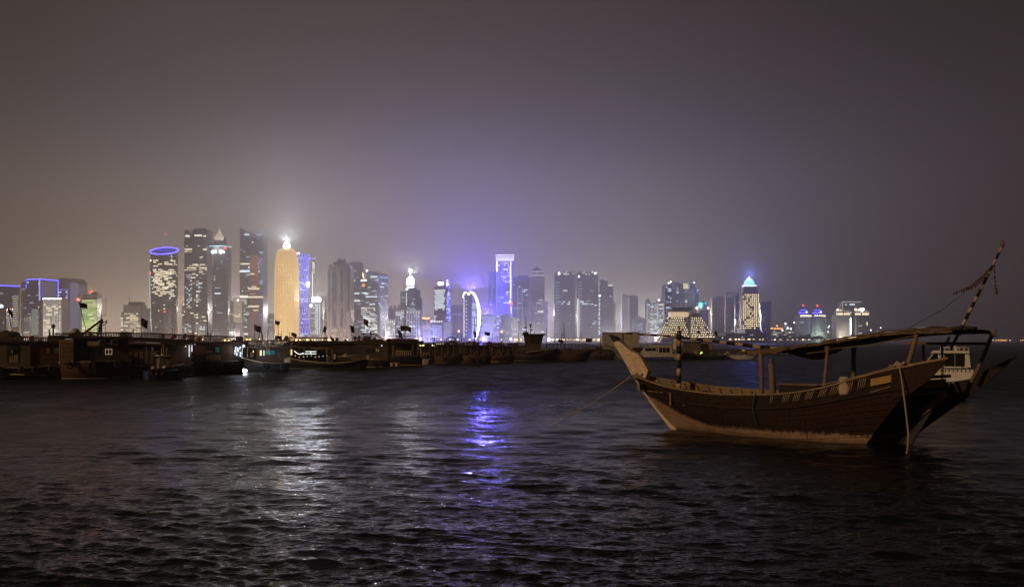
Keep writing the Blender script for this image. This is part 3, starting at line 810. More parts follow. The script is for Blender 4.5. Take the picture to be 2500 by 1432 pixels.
# --- 27 lantern tower
b = Bld('lantern_tower', 'stepped dark tower crowned by a blazing white lantern and a ball finial', 979, 1031, 2580, 0, depth=44)
b.body(712, FB, u0=0.0, u1=0.28, v0=.1, v1=.9); b.body(702, FB, u0=0.28, u1=0.74); b.body(708, FB, 'side_wing', 0.74, 0.9, 0.1, 0.9); b.body(728, FB, 'side_wing', 0.9, 1.0, 0.15, 0.85)
b.body(696, STONE, 'crown_base', 0.32, 0.66, 0.15, 0.85, ybot=702); b.band('F', 0.32, 0.66, 700, 703, NB_WHITE, 'cornice_light', 1.0)
MB().lathe([(8.5, b.z(695)), (9.0, b.z(688)), (8.0, b.z(681)), (4.5, b.z(676)), (1.0, b.z(674))], 16, -b.w * .02 - 2, 0).build('lantern', NB_HOT, b.root)
MB().tube((-b.w * .02 - 2, 0, b.z(676)), (-b.w * .02 - 2, 0, b.z(663)), 0.8, 0.4, 6).build('spire', STONE, b.root); b.ball('finial_ball', glow('finial_lit', (1.0, 0.95, 0.9), 6.0), 0.44, 660, 4.2)
b.light(0.44, 668, (0.88, 0.92, 1.0), 3.0e6, 1.2, spot=179); b.light(0.44, 667, (0.88, 0.92, 1.0), 6e5, 1.2)
b.ball('floodlight', NB_WHITE, 0.33, 707, 2.4, v=-0.05); b.win('F', 0.3, 0.72, 715, 760, 0.16, WC, 4); b.win('F', 0.02, 0.26, 716, 760, 0.18, WDC, 4); b.dots([('F', 0.3, 718 + 5 * i) for i in range(6)], WC, 1.5); b.done()
# --- 28 low orange lit
b = Bld('apartment_block', 'low block with orange lit roof terraces beside the white pier blocks', 1030, 1056, 2480, 0, cat='building')
b.body(786, FW); b.body(777, FW, 'roof_storey', 0.1, 0.35, 0.2, 0.8, ybot=786); b.body(779, FW, 'roof_storey', 0.5, 0.9, 0.2, 0.8, ybot=786)
for u, y in ((0.15, 776), (0.35, 777), (0.55, 778), (0.68, 776), (0.9, 784), (0.95, 788)): b.ball('roof_lamp', NB_ORANGE, u, y, 1.7, v=-0.03)
b.win('F', 0, 1, 792, 820, 0.3, WD, 4); b.done()
# --- 29 sign tower
b = Bld('office_tower', 'banded office tower with white rooftop sign and striped podium', 1060, 1099, 2560, -18, 0.78)
b.body(700, FB); b.body(690, FB, 'roof_storey', 0.25, 1.0, 0.1, 0.9, ybot=700); b.body(683, STONE, 'fin_wall', 0.93, 1.0, 0.0, 0.6)
b.band('F', 0.35, 0.76, 689, 697, NB_WHITE, 'roof_sign', 1.0, off=0.2); b.ball('floodlight', NB_WHITE, 1.0, 694, 2.6, v=0.2)
for i in range(11): b.band('F', 0.03 + 0.04 * (i % 3), 0.93 - 0.05 * (i % 4), 708 + i * 4.6, 710.4 + i * 4.6, WC if i % 3 else WH, 'lit_floor')
b.win('F', 0.0, 0.3, 760, 785, 0.5, WC, 4); b.band('F', 0.3, 0.7, 753, 790, FD, 'dark_panel', 0.8); b.win('R', 0, 1, 712, 800, 0.3, WC, 5); b.done()
b = Bld('podium_block', 'violet washed podium with white floor bands under the sign tower', 1054, 1104, 2470, 0, cat='building')
b.body(785, FB)
for i in range(7): b.band('F', 0.04, 0.52, 794 + i * 4.4, 796.4 + i * 4.4, WB if i % 2 else STRIP_COOL, 'lit_floor')
for i in range(9): b.band('F', 0.62, 0.98, 788 + i * 4.4, 790 + i * 4.4, STRIP_COOL, 'lit_floor')
b.dots([('F', 0.05 + 0.09 * i, 784.5) for i in range(6)], WH, 1.5); b.done()
b = Bld('office_tower', 'faint flat topped tower in the violet haze beside the arch tower', 1098, 1134, 3000, 0)
b.body(745, FB); b.dots([('F', 0.1 + 0.11 * i, 768 - (i % 3)) for i in range(7)], WDC, 1.6); b.done()
# --- 31 arch tower
b = Bld('arch_tower', 'tower clasped by a glowing white arch, washed in blue floodlight', 1131, 1172, 2540, 0, depth=30)
b.body(716, FB, u0=0.12, u1=0.52); b.body(735, FB, 'side_wing', 0.52, 0.86, 0.05, 0.95); b.body(722, FG, 'edge_pier', 0.0, 0.12, 0.1, 0.9)
ARCH = glow('arch_white', (0.85, 0.95, 1.0), 9.0)
pts = [(1148, 713), (1152, 713.5), (1157, 717), (1162, 725), (1166, 737), (1169, 752), (1170.5, 770), (1170, 790), (1168, 805), (1165, 818), (1162, 828)]
def bl(x, y, off=-18): return (px(x - 1151.5, b.D), off, b.z(y))
MB().path([bl(x, y) for x, y in pts], [1.6, 2.0, 2.4, 2.6, 2.8, 3.2, 3.4, 3.2, 2.6, 2.0, 1.2], 8).build('arch_rib', ARCH, b.root)
MB().path([bl(x, y) for x, y in ((1131.5, 727), (1132, 721), (1134, 716.5), (1137, 714.5), (1140, 714.5))], [1.2, 1.6, 1.8, 1.6, 1.0], 8).build('arch_rib', ARCH, b.root)
b.ball('beacon', NB_WARM, 0.33, 718, 3.0, v=-0.1)
b.dots([('F', 0.06, 729 + 5.4 * i) for i in range(18)], WH, 1.6); b.dots([('F', 0.2, 735 + 9 * i) for i in range(10)], WC, 1.2)
for i in range(20): b.band('F', 0.53, 0.80 - 0.06 * abs(i - 9) / 9.0, 737 + i * 4.6, 739 + i * 4.6, WC if i % 4 else WB, 'lit_floor')
b.light(1.25, 757, (0.12, 0.10, 1.0), 5.5e6, 2, dy=24); b.light(0.6, 818, (0.16, 0.14, 1.0), 2.5e5, 2, dy=-80); b.light(0.45, 708, (0.14, 0.11, 1.0), 1.05e7, 1.5, spot=179)
b.done()
# --- 32.. right of the arch
b = Bld('office_block', 'low office block with white floor bands glowing through violet haze', 1174, 1219, 2500, 0, cat='building')
b.body(768, FB)
for i in range(11): b.band('F', 0.06 * (i % 3), 0.85 - 0.05 * (i % 4), 772 + i * 4.8, 774.3 + i * 4.8, WB if i % 2 else WDC, 'lit_floor')
b.win('F', 0.85, 1, 770, 820, 0.6, WC, 4); b.done()
b = Bld('office_block', 'plain violet washed block at the foot of the tall cornice tower', 1222, 1250, 2520, 0, cat='building')
b.body(768, FB); b.box('roof_storey', STONE, 0.3, 0.55, 764, 768, .2, .8); b.win('F', 0, 1, 772, 820, 0.06, WDC, 4); b.win('F', 0.9, 1.0, 770, 818, 0.5, WDC, 3, 5); b.done()
b = Bld('office_block', 'pale slim block standing against the violet washed block', 1250, 1263, 2540, 0, cat='building')
b.body(775, FW); b.win('F', 0, 1, 778, 818, 0.2, WDC, 4); b.done()
b = Bld('office_tower', 'faint tower with framed window strip behind the violet floor bands', 1193, 1223, 2860, 0)
b.body(664, FB); b.line([('F', 0.28, 815), ('F', 0.28, 683), ('F', 0.62, 683), ('F', 0.62, 815)], WDC, 0.5, 'frame_line'); b.win('F', 0.1, 0.9, 690, 810, 0.05, WC); b.done()
# --- 34 cornice tower
b = Bld('cornice_tower', 'tall tower with flaring white lit cornice and glowing corner lines', 1212, 1254, 2640, 0, depth=38)
b.body(638, FB)
b.body(634, STRIP_PALE, 'cornice', 0.0, 1.0, 0.0, 1.0, ybot=637)
MB().frustum(-b.w * .5, b.w * .5, -b.d * .5, b.d * .5, b.z(634), -b.w * .54, b.w * .54, -b.d * .54, b.d * .54, b.z(624)).build('flared_crown', STONE, b.root)
for i, y in enumerate((623, 628, 632, 636)): b.band('F', -0.04 + 0.01 * i, 1.04 - 0.01 * i, y, y + 1.8, WH, 'cornice_light', 1.0, off=2.4 - 0.6 * i)
b.line([('F', 0.03, 640), ('F', 0.03, 664)], NB_WHITE, 1.5, 'corner_light'); b.line([('F', 0.83, 640), ('F', 0.83, 730)], glow('corner_white', (0.95, 0.97, 1.0), 4.0), 1.4, 'corner_light')
b.win('F', 0.1, 0.75, 641, 652, 0.7, WW, 4); b.win('F', 0.25, 0.8, 652, 690, 0.28, WH, 4); b.win('F', 0.1, 0.9, 690, 810, 0.06, WC, 4)
b.ball('beacon', NB_RED, 0.86, 741, 3.0, v=-0.1); b.ball('floodlight', NB_WHITE, 0.80, 736, 2.2, v=-0.1); b.band('F', 0.4, 0.75, 738, 740, WC); b.line([('F', 0.86, 748), ('F', 0.86, 765)], WH, 1.4, 'corner_light'); b.done()
b = Bld('office_tower', 'faint violet tower with framed lift shaft beside the cornice tower', 1253, 1292, 2820, 0)
b.body(677, FB); b.body(673, FG, 'roof_storey', 0.3, 0.9, 0.2, 0.8, ybot=677)
b.line([('F', 0.28, 815), ('F', 0.28, 702), ('F', 0.55, 702), ('F', 0.55, 815)], WDC, 0.6, 'frame_line')
for y in (718, 733, 752): b.line([('F', 0.0, y), ('F', 0.7, y)], glow('frame_faint', (0.6, 0.65, 1.0), 0.5), 0.5, 'frame_line')
b.win('F', 0, 0.9, 690, 810, 0.05, WC); b.dots([('F', 0.02, 696), ('F', 0.4, 700)], WH, 1.4); b.done()
b = Bld('pagoda_tower', 'pale tower with pyramid roof and tiered white balcony bands', 1293, 1329, 2780, 0)
b.body(676, FW); b.body(664, FW, 'upper_tier', 0.08, 0.92, 0.08, 0.92, ybot=676)
MB().lathe([(b.w * .46, b.z(662)), (b.w * .2, b.z(655)), (0.3, b.z(650))], 4).build('pyramid_roof', FX, b.root)
b.band('F', 0.0, 1.0, 671, 674, STRIP_PALE, 'balcony_band', 1.5); b.band('F', 0.08, 0.92, 662, 664.5, STRIP_PALE, 'balcony_band', 1.0)
for u in (0.05, 0.2, 0.36, 0.55, 0.7, 0.86): b.band('F', u, u + 0.05, 683, 780, STONE, 'pilaster', 0.8)
b.done()
b = Bld('apartment_tower', 'pale lower tower with two white lit rows before the pagoda tower', 1301, 1337, 2700, 0)
b.body(736, FW); b.band('F', 0.35, 0.65, 731, 734, STRIP_PALE, 'roof_light'); b.band('F', 0.25, 0.55, 739, 741, STRIP_PALE); b.win('F', 0.3, 0.7, 758, 764, 0.8, WH, 4); b.win('F', 0, 1, 750, 812, 0.05, WC, 4); b.win('F', 0.5, 0.95, 790, 796, 0.5, WC, 4.5); b.done()
# --- 38 twin slabs
for i, (x0, x1) in enumerate(((1353, 1404), (1408, 1459))):
    b = Bld('office_tower', ('grey green slab with pink beacon and ledges in thick haze', 'grey green slab with a white lit vertical fin in thick haze')[i], x0, x1, 2860, 0, depth=45)
    b.body(669, FG); b.body(664, FG, 'roof_storey', 0.05, 0.95, 0.1, 0.9, ybot=669)
    for k in range(17): b.band('F', 0.04, 0.22, 690 + k * 7.4, 691.5 + k * 7.4, WDC, 'ledge_light')
    b.win('F', 0.3, 0.95, 700, 800, 0.035, WC, 4); b.win('F', 0.15, 0.75, 735, 745, 0.3, WC, 4.5)
    b.dots([('F', b.rng.uniform(0, 1), b.rng.uniform(664, 671)) for k in range(9)], WH, 1.5)
    if i == 0: b.ball('beacon', glow('beacon_pink', (1.0, 0.7, 0.75), 6.0), 0.22, 668, 3.4, v=-0.05)
    else: b.ball('floodlight', NB_WHITE, 0.85, 668, 2.6, v=-0.05); b.ball('floodlight', NB_WHITE, 0.08, 676, 2.2, v=-0.05); b.line([('F', 0.02, 730), ('F', 0.02, 822)], WH, 1.0, 'lit_fin'); b.band('F', 0.0, 0.12, 730, 824, STRIP_PALE, 'lit_fin', 0.8)
    b.done()
b = Bld('office_tower', 'hazy tower edged by a column of white dots with a lit roof box', 1460, 1496, 2900, 0)
b.body(712, FG); b.body(684, FG, 'upper_tower', 0.1, 0.62, 0.1, 0.9, ybot=712); b.body(698, FG, 'upper_tower', 0.62, 1.0, 0.2, 0.9, ybot=712)
b.band('F', 0.7, 1.0, 695.5, 699, WH, 'roof_light', off=-10); b.dots([('F', 0.06, 724 + 7.5 * i + (i % 3)) for i in range(13)], WC, 1.9); b.ball('floodlight', NB_WHITE, 0.08, 722, 2.6, v=-0.05); b.dots([('F', 0.8, 724), ('F', 0.5, 684)], WC, 1.5); b.done()
b = Bld('office_tower', 'faint blank tower almost lost in haze beyond the dotted edge tower', 1480, 1502, 3100, 0)
b.body(738, FG); b.win('F', 0, 1, 745, 815, 0.03, WDC); b.done()
b = Bld('office_tower', 'dim blue grey tower with slanted roof fading into haze', 1517, 1540, 3150, 0)
MB().xzprism([(-b.w / 2, 0), (b.w / 2, 0), (b.w / 2, b.z(722)), (-b.w / 2, b.z(715))], -b.d / 2, b.d / 2).build('tower_body', FB, b.root); b.body(713, FG, 'roof_fin', 0.0, 0.1, 0.2, 0.8, ybot=718); b.done()
b = Bld('office_tower', 'pale blank concrete slab beside the slanted roof tower in haze', 1535, 1557, 2900, 0)
b.body(723, STONE); b.body(721, STONE, 'parapet', 0.05, 0.95, 0.05, 0.95, ybot=723); b.win('F', 0.5, 1, 790, 815, 0.3, WDC, 4.5); b.done()
b = Bld('apartment_block', 'low hazy block with rows of faint windows left of the lit apartment block'.replace(' left of', ' next to'), 1545, 1578, 2750, 0, cat='building')
b.body(776, FW); b.body(772, FW, 'roof_storey', 0.4, 0.6, 0.3, 0.7, ybot=776); b.win('F', 0, 1, 780, 815, 0.25, WDC, 4.5); b.done()
b = Bld('apartment_block', 'white framed block full of lit windows beside the yellow topped tower', 1577, 1619, 2520, 0)
b.body(739, FW); b.body(730, FW, 'corner_tower', 0.0, 0.18, 0.1, 0.6); b.body(733, FW, 'roof_storey', 0.62, 0.9, 0.2, 0.8, ybot=739)
for u in (0.02, 0.3, 0.6, 0.97): b.band('F', u - 0.02, u + 0.02, 739, 820, STRIP_PALE, 'lit_pier', 0.8)
b.win('F', 0.05, 0.95, 742, 815, 0.45, WC, 4.4, run=2); b.win('F', 0.05, 0.95, 742, 815, 0.15, WH, 4.4, off=.4); b.ball('floodlight', NB_WHITE, 0.7, 733, 2.0, v=-.03); b.done()
# --- 43
b = Bld('apartment_tower', 'white framed tower with yellow lit penthouse and rows of balconies', 1619, 1692, 2560, 0, depth=50)
b.body(696, FD, u0=0.0, u1=0.26); b.body(690, FW, 'central_tower', 0.24, 0.48, -0.05, 1.0); b.body(693, FW, 'main_slab', 0.48, 1.0, 0.0, 1.0); b.body(688, STONE, 'roof_house', 0.2, 0.4, 0.2, 0.7, ybot=690)
for u in (0.01, 0.25, 0.48, 0.60, 0.82, 0.99): b.band('F', u - 0.012, u + 0.012, 692, 815, STONE, 'pilaster', 3.0)
b.band('F', 0.62, 0.78, 693, 706, WD, 'penthouse_glazing'); 
for i in range(3): b.band('F', 0.62, 0.78, 694 + i * 4.2, 696.6 + i * 4.2, glow('penthouse_yellow', (1.0, 0.85, 0.42), 2.2), 'lit_floor', off=0.6)
b.line([('F', 0.81, 693), ('F', 0.81, 706)], NB_VIO, 1.0, 'neon_line')
b.win('F', 0.03, 0.23, 700, 812, 0.32, WC, 4.2); b.win('F', 0.38, 0.46, 698, 812, 0.6, WC, 3.5, 4.4, off=2.9); b.win('F', 0.66, 0.76, 710, 812, 0.55, WW, 3.5, 4.4); b.win('F', 0.5, 0.6, 708, 812, 0.9, glow('balcony_faint', (0.8, 0.8, 0.85), 0.35), 4, 4.2); b.win('F', 0.84, 0.98, 708, 812, 0.9, _g := glow('balcony_faint', (0.8, 0.8, 0.85), 0.35), 4, 4.2)
b.ball('floodlight', NB_WHITE, 0.2, 689, 1.8, v=0); b.ball('floodlight', NB_WHITE, 0.13, 692, 1.6, v=-.02); b.ball('floodlight', NB_WHITE, 0.98, 691, 1.5, v=0); b.done()
b = Bld('office_block', 'dim block with two columns of white lamps behind the white framed tower', 1690, 1706, 2760, 0)
b.body(702, FD); b.dots([('F', 0.25, 708), ('F', 0.8, 708), ('F', 0.25, 714), ('F', 0.25, 723)], WH, 1.7); b.done()
# --- 44 pyramid hotel
DP = 2160
b = Bld('pyramid_hotel', 'stepped pyramid hotel dotted with warm window lights under a lit flat top', 1597, 1745, DP, 0, depth=70, cat='hotel')
zt, zb = b.z(774), b.z(818)
xw, xt = b.w / 2, b.m(40)
ns = 11
for i in range(ns):
    f0 = i / ns
    h0 = zb * 0 + (zt) * f0; h1 = zt * (i + 1) / ns
    hw = xw + (xt - xw) * f0
    sx = b.m(-4) * f0
    MB().box(-hw + sx, hw + sx, -35 + 20 * f0, 35 - 20 * f0, h0, h1 + (0.0 if i == ns - 1 else -0.3)).build('stepped_storey', FN if i % 2 else FN, b.root)
    mbw = MB()
    if i < ns:
        zz = (h0 + h1) / 2
        nwn = int(2 * hw / b.m(5.1))
        for k in range(nwn):
            xx = -hw + sx + (k + 0.5) * 2 * hw / nwn
            if abs(xx - sx - hw * 0.10) < 2.2 or b.rng.random() < 0.08: continue
            for dz in (0.0,):
                mbw.lathe([(0.3, zz - 0.7), (0.85, zz), (0.3, zz + 0.7)], 5, xx + dz * 1.2, -35 + 20 * f0 - 0.4)
    mbw.build('window_lights', glow('pyramid_warm', (1.0, 0.80, 0.50), 8.0), b.root, kind='stuff')
MB().box(b.m(6) - 1.8, b.m(6) + 1.8, -35.5, -5, 0, zt + 2).build('lift_core', FN, b.root)
MB().box(b.m(-38), b.m(6), -22, 12, zt, b.z(762)).build('lounge_storey', glow('lounge_lit', (1.0, 0.72, 0.42), 1.5), b.root)
MB().frustum(b.m(-45), b.m(12), -26, 16, b.z(761), b.m(-40), b.m(8), -22, 12, b.z(757)).build('flat_roof', FN, b.root)
MB().box(b.m(-34), b.m(14), -20, 14, b.z(757), b.z(750)).build('roof_house', FX, b.root)
MB().box(b.m(14), b.m(34), -16, 12, zt, b.z(765)).build('side_storey', FN, b.root)
MB().box(b.m(-62), b.m(70), -50, -36, 0, b.z(824)).build('entrance_podium', FX, b.root)
b.dots([('F', 0.1 + 0.06 * i, 821) for i in range(14)], NB_WARM, 0.9)
b.light(0.5, 824, (1.0, 0.7, 0.35), 6e3, 1, dy=-70); b.done()
# --- 45 teal dome tower
b = Bld('domed_tower', 'stone tower with teal lit dome and bright balcony lamps behind the pyramid hotel', 1697, 1729, 2520)
r0 = b.w / 2
MB().lathe([(r0, 0), (r0, b.z(758))], 24).build('tower_body', FN, b.root); MB().lathe([(r0 * 1.08, b.z(759)), (r0 * 1.1, b.z(748)), (r0 * .9, b.z(746))], 24).build('balcony_drum', FW, b.root)
MB().lathe([(r0 * .85, b.z(746)), (r0 * .84, b.z(742)), (r0 * .66, b.z(737)), (r0 * .3, b.z(733.5)), (0.1, b.z(732.5))], 24).build('dome', paint('dome_teal', (0.10, 0.30, 0.28), 0.4), b.root)
for u, y, mt in ((0.3, 741, NB_TEAL), (0.72, 741, NB_TEAL), (0.3, 754, NB_WARM), (0.58, 754, NB_WARM), (0.68, 754, NB_WARM), (0.06, 752, NB_WARM), (0.95, 752, NB_WARM)): b.ball('floodlight', mt, u, y, 2.6, v=0.14 if y < 745 else 0.0, sz=1.2)
b.light(0.3, 744, (0.3, 1.0, 0.85), 3e4, 1, v=-0.2); b.done()
# --- 46 faint brown
b = Bld('apartment_tower', 'dim brown tower in haze beyond the pyramid hotel', 1736, 1772, 2950, 0); b.body(728, FN); b.body(724, FN, 'roof_storey', .3, .8, .2, .8, ybot=728); b.win('F', 0, 1, 740, 810, 0.03, WD); b.done()
b = Bld('apartment_tower', 'dim brown tower with framed roof in haze beside the blue domed tower', 1770, 1797, 2880, 0); b.body(726, FN); b.body(713, FN, 'roof_frame', 0, 0.12, 0, 1, ybot=726); b.body(713, FN, 'roof_frame', 0.88, 1, 0, 1, ybot=726); b.body(713, FN, 'roof_beam', 0.12, 0.88, 0, 1, ybot=717); b.win('F', 0, 1, 740, 810, 0.03, WD); b.done()
b = Bld('office_block', 'slim dark block sprinkled with yellow lights behind the blue domed tower', 1794, 1809, 2600, 0); b.body(718, FD); b.win('F', 0, 1, 770, 815, 0.35, WW, 3.5); b.win('F', 0, 1, 722, 770, 0.1, WDC, 4); b.done()
# --- 48 blue dome tower
b = Bld('domed_tower', 'tapered stone tower full of yellow windows with glowing pale blue dome', 1807, 1851, 2420, 0, depth=34)
w, d = b.w, b.d
MB().frustum(-w / 2, w / 2, -d / 2, d / 2, 0, -w * .46, w * .46, -d * .46, d * .46, b.z(716)).build('tower_body', FN, b.root)
MB().box(-w * .39, w * .39, -d * .39, d * .39, b.z(716), b.z(703)).build('upper_storeys', FN, b.root); MB().box(-w * .33, w * .33, -d * .33, d * .33, b.z(703), b.z(699)).build('upper_storeys', FN, b.root)
MB().box(-w * .34, w * .34, -d * .36, d * .34, b.z(699), b.z(696.5)).build('cornice_light', glow('cornice_blue', (0.55, 0.72, 1.0), 7.0), b.root)
rr = w * .30
MB().lathe([(rr, b.z(696.5)), (rr * .98, b.z(692)), (rr * .82, b.z(686)), (rr * .5, b.z(681.5)), (rr * .15, b.z(679)), (0.1, b.z(678.5))], 24).build('dome', glow('dome_blue', (0.28, 0.62, 1.0), 4.2), b.root)
MB().lathe([(rr * .06, b.z(679)), (rr * .1, b.z(677)), (0.1, b.z(674.5))], 8).build('finial', NB_WHITE, b.root)
for k in range(8): t = -math.pi + math.pi * (k + .5) / 8; MB().box(rr * 1.04 * math.cos(t) - .7, rr * 1.04 * math.cos(t) + .7, rr * 1.04 * math.sin(t) - .7, rr * 1.04 * math.sin(t) + .7, b.z(696.5), b.z(693.5)).build('balustrade_post', FN, b.root)
b.F['F'] = (Vector((-w * .47, -d / 2, 0)), Vector((1, 0, 0)), Vector((0, -1, 0)), w * .94)
yw = glow('tower_yellow', (1.0, 0.80, 0.44), 5.0)
for j in range(17): 
    y = 720 + 5.05 * j
    b.dots([('F', 0.06 + 0.11 * k, y) for k in range(9) if b.rng.random() < 0.85], yw, 1.05)
b.light(0.5, 673, (0.16, 0.22, 1.0), 1.3e6, 1.2); b.done()
# --- 49 sail tower
b = Bld('sail_tower', 'dark curved sail shaped tower with a white lit edge', 1849, 1880, 2560, 0)
n = 10
pts = [(-b.w * .42 + b.w * .14 * math.sin(math.pi * i / n * .9), b.z(822) + (b.z(738) - b.z(822)) * i / n) for i in range(n + 1)]
MB().xzprism([(b.w * .42, b.z(822)), (b.w * .48, b.z(780)), (b.w * .5, b.z(734))] + list(reversed(pts)), -b.d / 2, b.d / 2).build('tower_body', FD, b.root)
b.body(815, FG, 'base_block', 0, 1, 0, 1)
MB().path([bl2 for bl2 in [(-b.w * .55 + b.w * .30 * q * q, -b.d / 2 - 2, b.z(775) + (b.z(825) - b.z(775)) * q) for q in (0, .25, .5, .75, 1)]], 0.9, 6).build('lit_edge', STRIP_PALE, b.root)
for k in range(10): b.ball('floodlight', WC, 0.12 + 0.02 * k, 795 + 2.6 * k, b.rng.uniform(.9, 2.2), v=-.1)
b.win('F', 0.35, 0.6, 750, 810, 0.25, WDC, 3.5); b.done()
# --- 50 convention hall
b = Bld('convention_hall', 'broad dark trapezoid hall with one white lit gable', 1780, 1876, 2300, 0, depth=60, cat='hall')
MB().xzprism([(b.m(-48), 0), (b.m(48), 0), (b.m(18), b.z(803)), (b.m(-18), b.z(803))], -30, 30).build('hall_roof', paint('hall_slate', (0.10, 0.095, 0.11), 0.6), b.root)
MB().xzprism([(b.m(-37), b.z(814)), (b.m(-17), b.z(814)), (b.m(-17), b.z(804)), (b.m(-32), b.z(804))], -33, -30).build('lit_gable', glow('gable_lit', (0.9, 0.85, 0.95), 0.6), b.root)  # white light on the gable is put in as emission
b.band('F', 0.46, 0.54, 816, 818, WDC, 'lit_window', off=0); b.done()
b = Bld('exhibition_block', 'long low dark block between pyramid hotel and trapezoid hall', 1735, 1815, 2240, 0, depth=40, cat='building')
b.body(813, paint('hall_slate', (0.1, 0.1, 0.1))); b.box('roof_storey', FG, 0.1, 0.42, 811, 813, 0.1, 0.8); b.band('F', 0.06, 0.4, 812.5, 819, glow('pale_panel', (0.8, 0.82, 0.9), 0.22), 'lit_panel')
b.dots([('F', 0.3, 824), ('F', 0.9, 822), ('F', 0.96, 828)], WH, 1.0); b.done()
# --- 52 lows
b = Bld('apartment_block', 'low dim block lined with small orange roof lights', 1876, 1907, 2900, 0, cat='building'); b.body(802, FX); b.box('roof_storey', FX, .3, .7, 797, 802, .2, .8); b.dots([('F', 0.03 + 0.08 * i, 801.5) for i in range(13)], NB_ORANGE, 1.2); b.dots([('F', .6, 795)], NB_ORANGE, 2.0); b.win('F', 0, 1, 806, 822, 0.2, WW, 4); b.done()
b = Bld('apartment_block', 'low stepped block with greenish white lamps on its corners', 1905, 1944, 2900, 0, cat='building'); b.body(806, FX); b.box('roof_storey', FX, .35, .95, 788, 806, .1, .9); b.dots([('F', 0.03, 806), ('F', .85, 806), ('F', 0.22, 790), ('F', .78, 787), ('F', .35, 801), ('F', .55, 802)], NB_WHITE, 2.2); b.dots([('F', .4, 798), ('F', .45, 803), ('F', .6, 805), ('F', .1, 807), ('F', .25, 806)], NB_TEAL, 1.6); b.win('F', 0, 1, 809, 824, 0.25, WW, 4); b.done()
# --- 53 twin domes
b = Bld('twin_domed_hotel', 'twin domed block with blue lit domes, red beacons and teal floodlit front', 1946, 2011, 2620, 0, depth=45, cat='hotel')
b.body(771, FX, u0=0.0, u1=0.36); b.body(773, FX, 'east_wing', 0.66, 1.0, 0.0, 1.0)
n = 10
front = [(b.m(-8) + b.m(34) * i / n, -b.d / 2 - 8 * math.sin(math.pi * i / n)) for i in range(n + 1)]
MB().prism([(b.m(-9), 10)] + front + [(b.m(26.5), 10)], 0, b.z(772)).build('curved_front', FW, b.root)
for k in range(12): b.box('floor_ledge', FW, 0.40, 0.9, 775 + 3.7 * k, 776 + 3.7 * k, -0.2, 0.2)
for uc, yt in ((0.235, 746), (0.76, 747)):
    x = (uc - .5) * b.w; r = b.m(10)
    MB().lathe([(r * 1.1, b.z(771)), (r * 1.1, b.z(767)), (r, b.z(766)), (r * .95, b.z(760)), (r * .6, b.z(755)), (r * .25, b.z(752)), (0.2, b.z(748))], 20, x, 0).build('dome', paint('dome_blue_tile', (0.12, 0.12, 0.45), 0.4), b.root)
    MB().path([(x + r * 1.02 * math.cos(t), r * 1.02 * math.sin(t), b.z(763.5)) for t in [2 * math.pi * i / 24 for i in range(24)]], 1.1, 6, closed=True).build('neon_ring', NB_BLUE, b.root)
    MB().path([(x + r * .7 * math.cos(t), r * .7 * math.sin(t), b.z(757)) for t in [2 * math.pi * i / 24 for i in range(24)]], 0.9, 6, closed=True).build('neon_ring', NB_BLUE, b.root)
    b.ball('floodlight', glow('flood_blue', (0.35, 0.35, 1.0), 8.0), uc, 762, 2.6, v=-.15); b.ball('beacon', NB_RED, uc, yt - 1, 1.9)
    b.dots([('F', uc - 0.18 + 0.072 * i, 771) for i in range(6)], NB_WARM, 1.9)
    b.light(uc, 756, (0.15, 0.15, 1.0), 5e4, 1, v=-0.5)
b.light(0.68, 818, (0.75, 1.0, 0.88), 2.2e5, 1.5, dy=-60); b.dots([('F', .36, 780 + 6 * i) for i in range(6)], WDC, 1.4); b.dots([('F', .97, 780 + 7 * i) for i in range(5)], WDC, 1.2); b.win('F', 0, .34, 780, 818, .05, WD); b.done()
# --- 54 twin crown
b = Bld('twin_crown_tower', 'pair of blocks with blazing warm crowns before a taller framed tower', 2036, 2115, 2660, 0, depth=40)
b.body(770, FW, u0=0.0, u1=0.44); b.body(770, FX, 'east_block', 0.56, 1.0, 0.0, 1.0); b.body(738, FG, 'rear_tower', 0.28, 0.86, 0.6, 1.6)
b.band('F', 0.28, 0.86, 735.5, 737.5, STRIP_PALE, 'roof_frame', 0.8, off=-24); b.band('F', 0.27, 0.29, 735.5, 760, STRIP_PALE, 'roof_frame', 0.8, off=-24); b.band('F', 0.35, 0.42, 742, 744, WC, off=-24); b.band('F', 0.5, 0.66, 741, 744.5, WC, off=-24)
b.win('F', 0.3, 0.84, 746, 765, 0.15, WC, 5, off=-23.8); b.win('F', 0.44, 0.56, 770, 820, .3, WC, 4, off=-23)
CR = glow('crown_warm', (1.0, 0.82, 0.50), 3.2)
for u0, u1 in ((0.0, 0.21), (0.235, 0.42), (0.57, 0.75), (0.785, 1.0)):
    b.box('crown_block', FW, u0, u1, 759, 770, 0.02, 0.5)
    b.band('F', u0, u1, 764, 769, CR, 'crown_light', 1.0); b.band('F', u0 + .02, u1 - .02, 758.5, 761, WD, 'crown_light', 1.0)
for u, y, r_ in ((0.05, 757, 3.2), (0.14, 759, 2.2), (0.6, 756, 3.2), (0.7, 757, 2.4), (0.76, 755, 3.0), (0.83, 755, 3.4), (0.79, 760, 2.5)): b.ball('floodlight', NB_WHITE if u > .65 else NB_WARM, u, y, r_, v=0.05)
for k in range(9): b.band('F', 0.03 + 0.046 * k, 0.035 + 0.046 * k + .012, 772, 818, STONE, 'pilaster', 0.6)
b.line([('F', 0.435, 776), ('F', 0.435, 816)], NB_WHITE, 1.5, 'light_line'); b.line([('F', 0.6, 778), ('F', 0.6, 822)], STRIP_PALE, 0.7, 'light_line')
b.win('F', 0.6, 0.98, 780, 815, .08, WH, 4.5); b.dots([('F', 0.94, 787 + 3 * i) for i in range(3)], WW, 1.7); b.light(0.2, 815, (1.0, 0.9, 0.7), 1.2e5, 1.5, dy=-40); b.done()
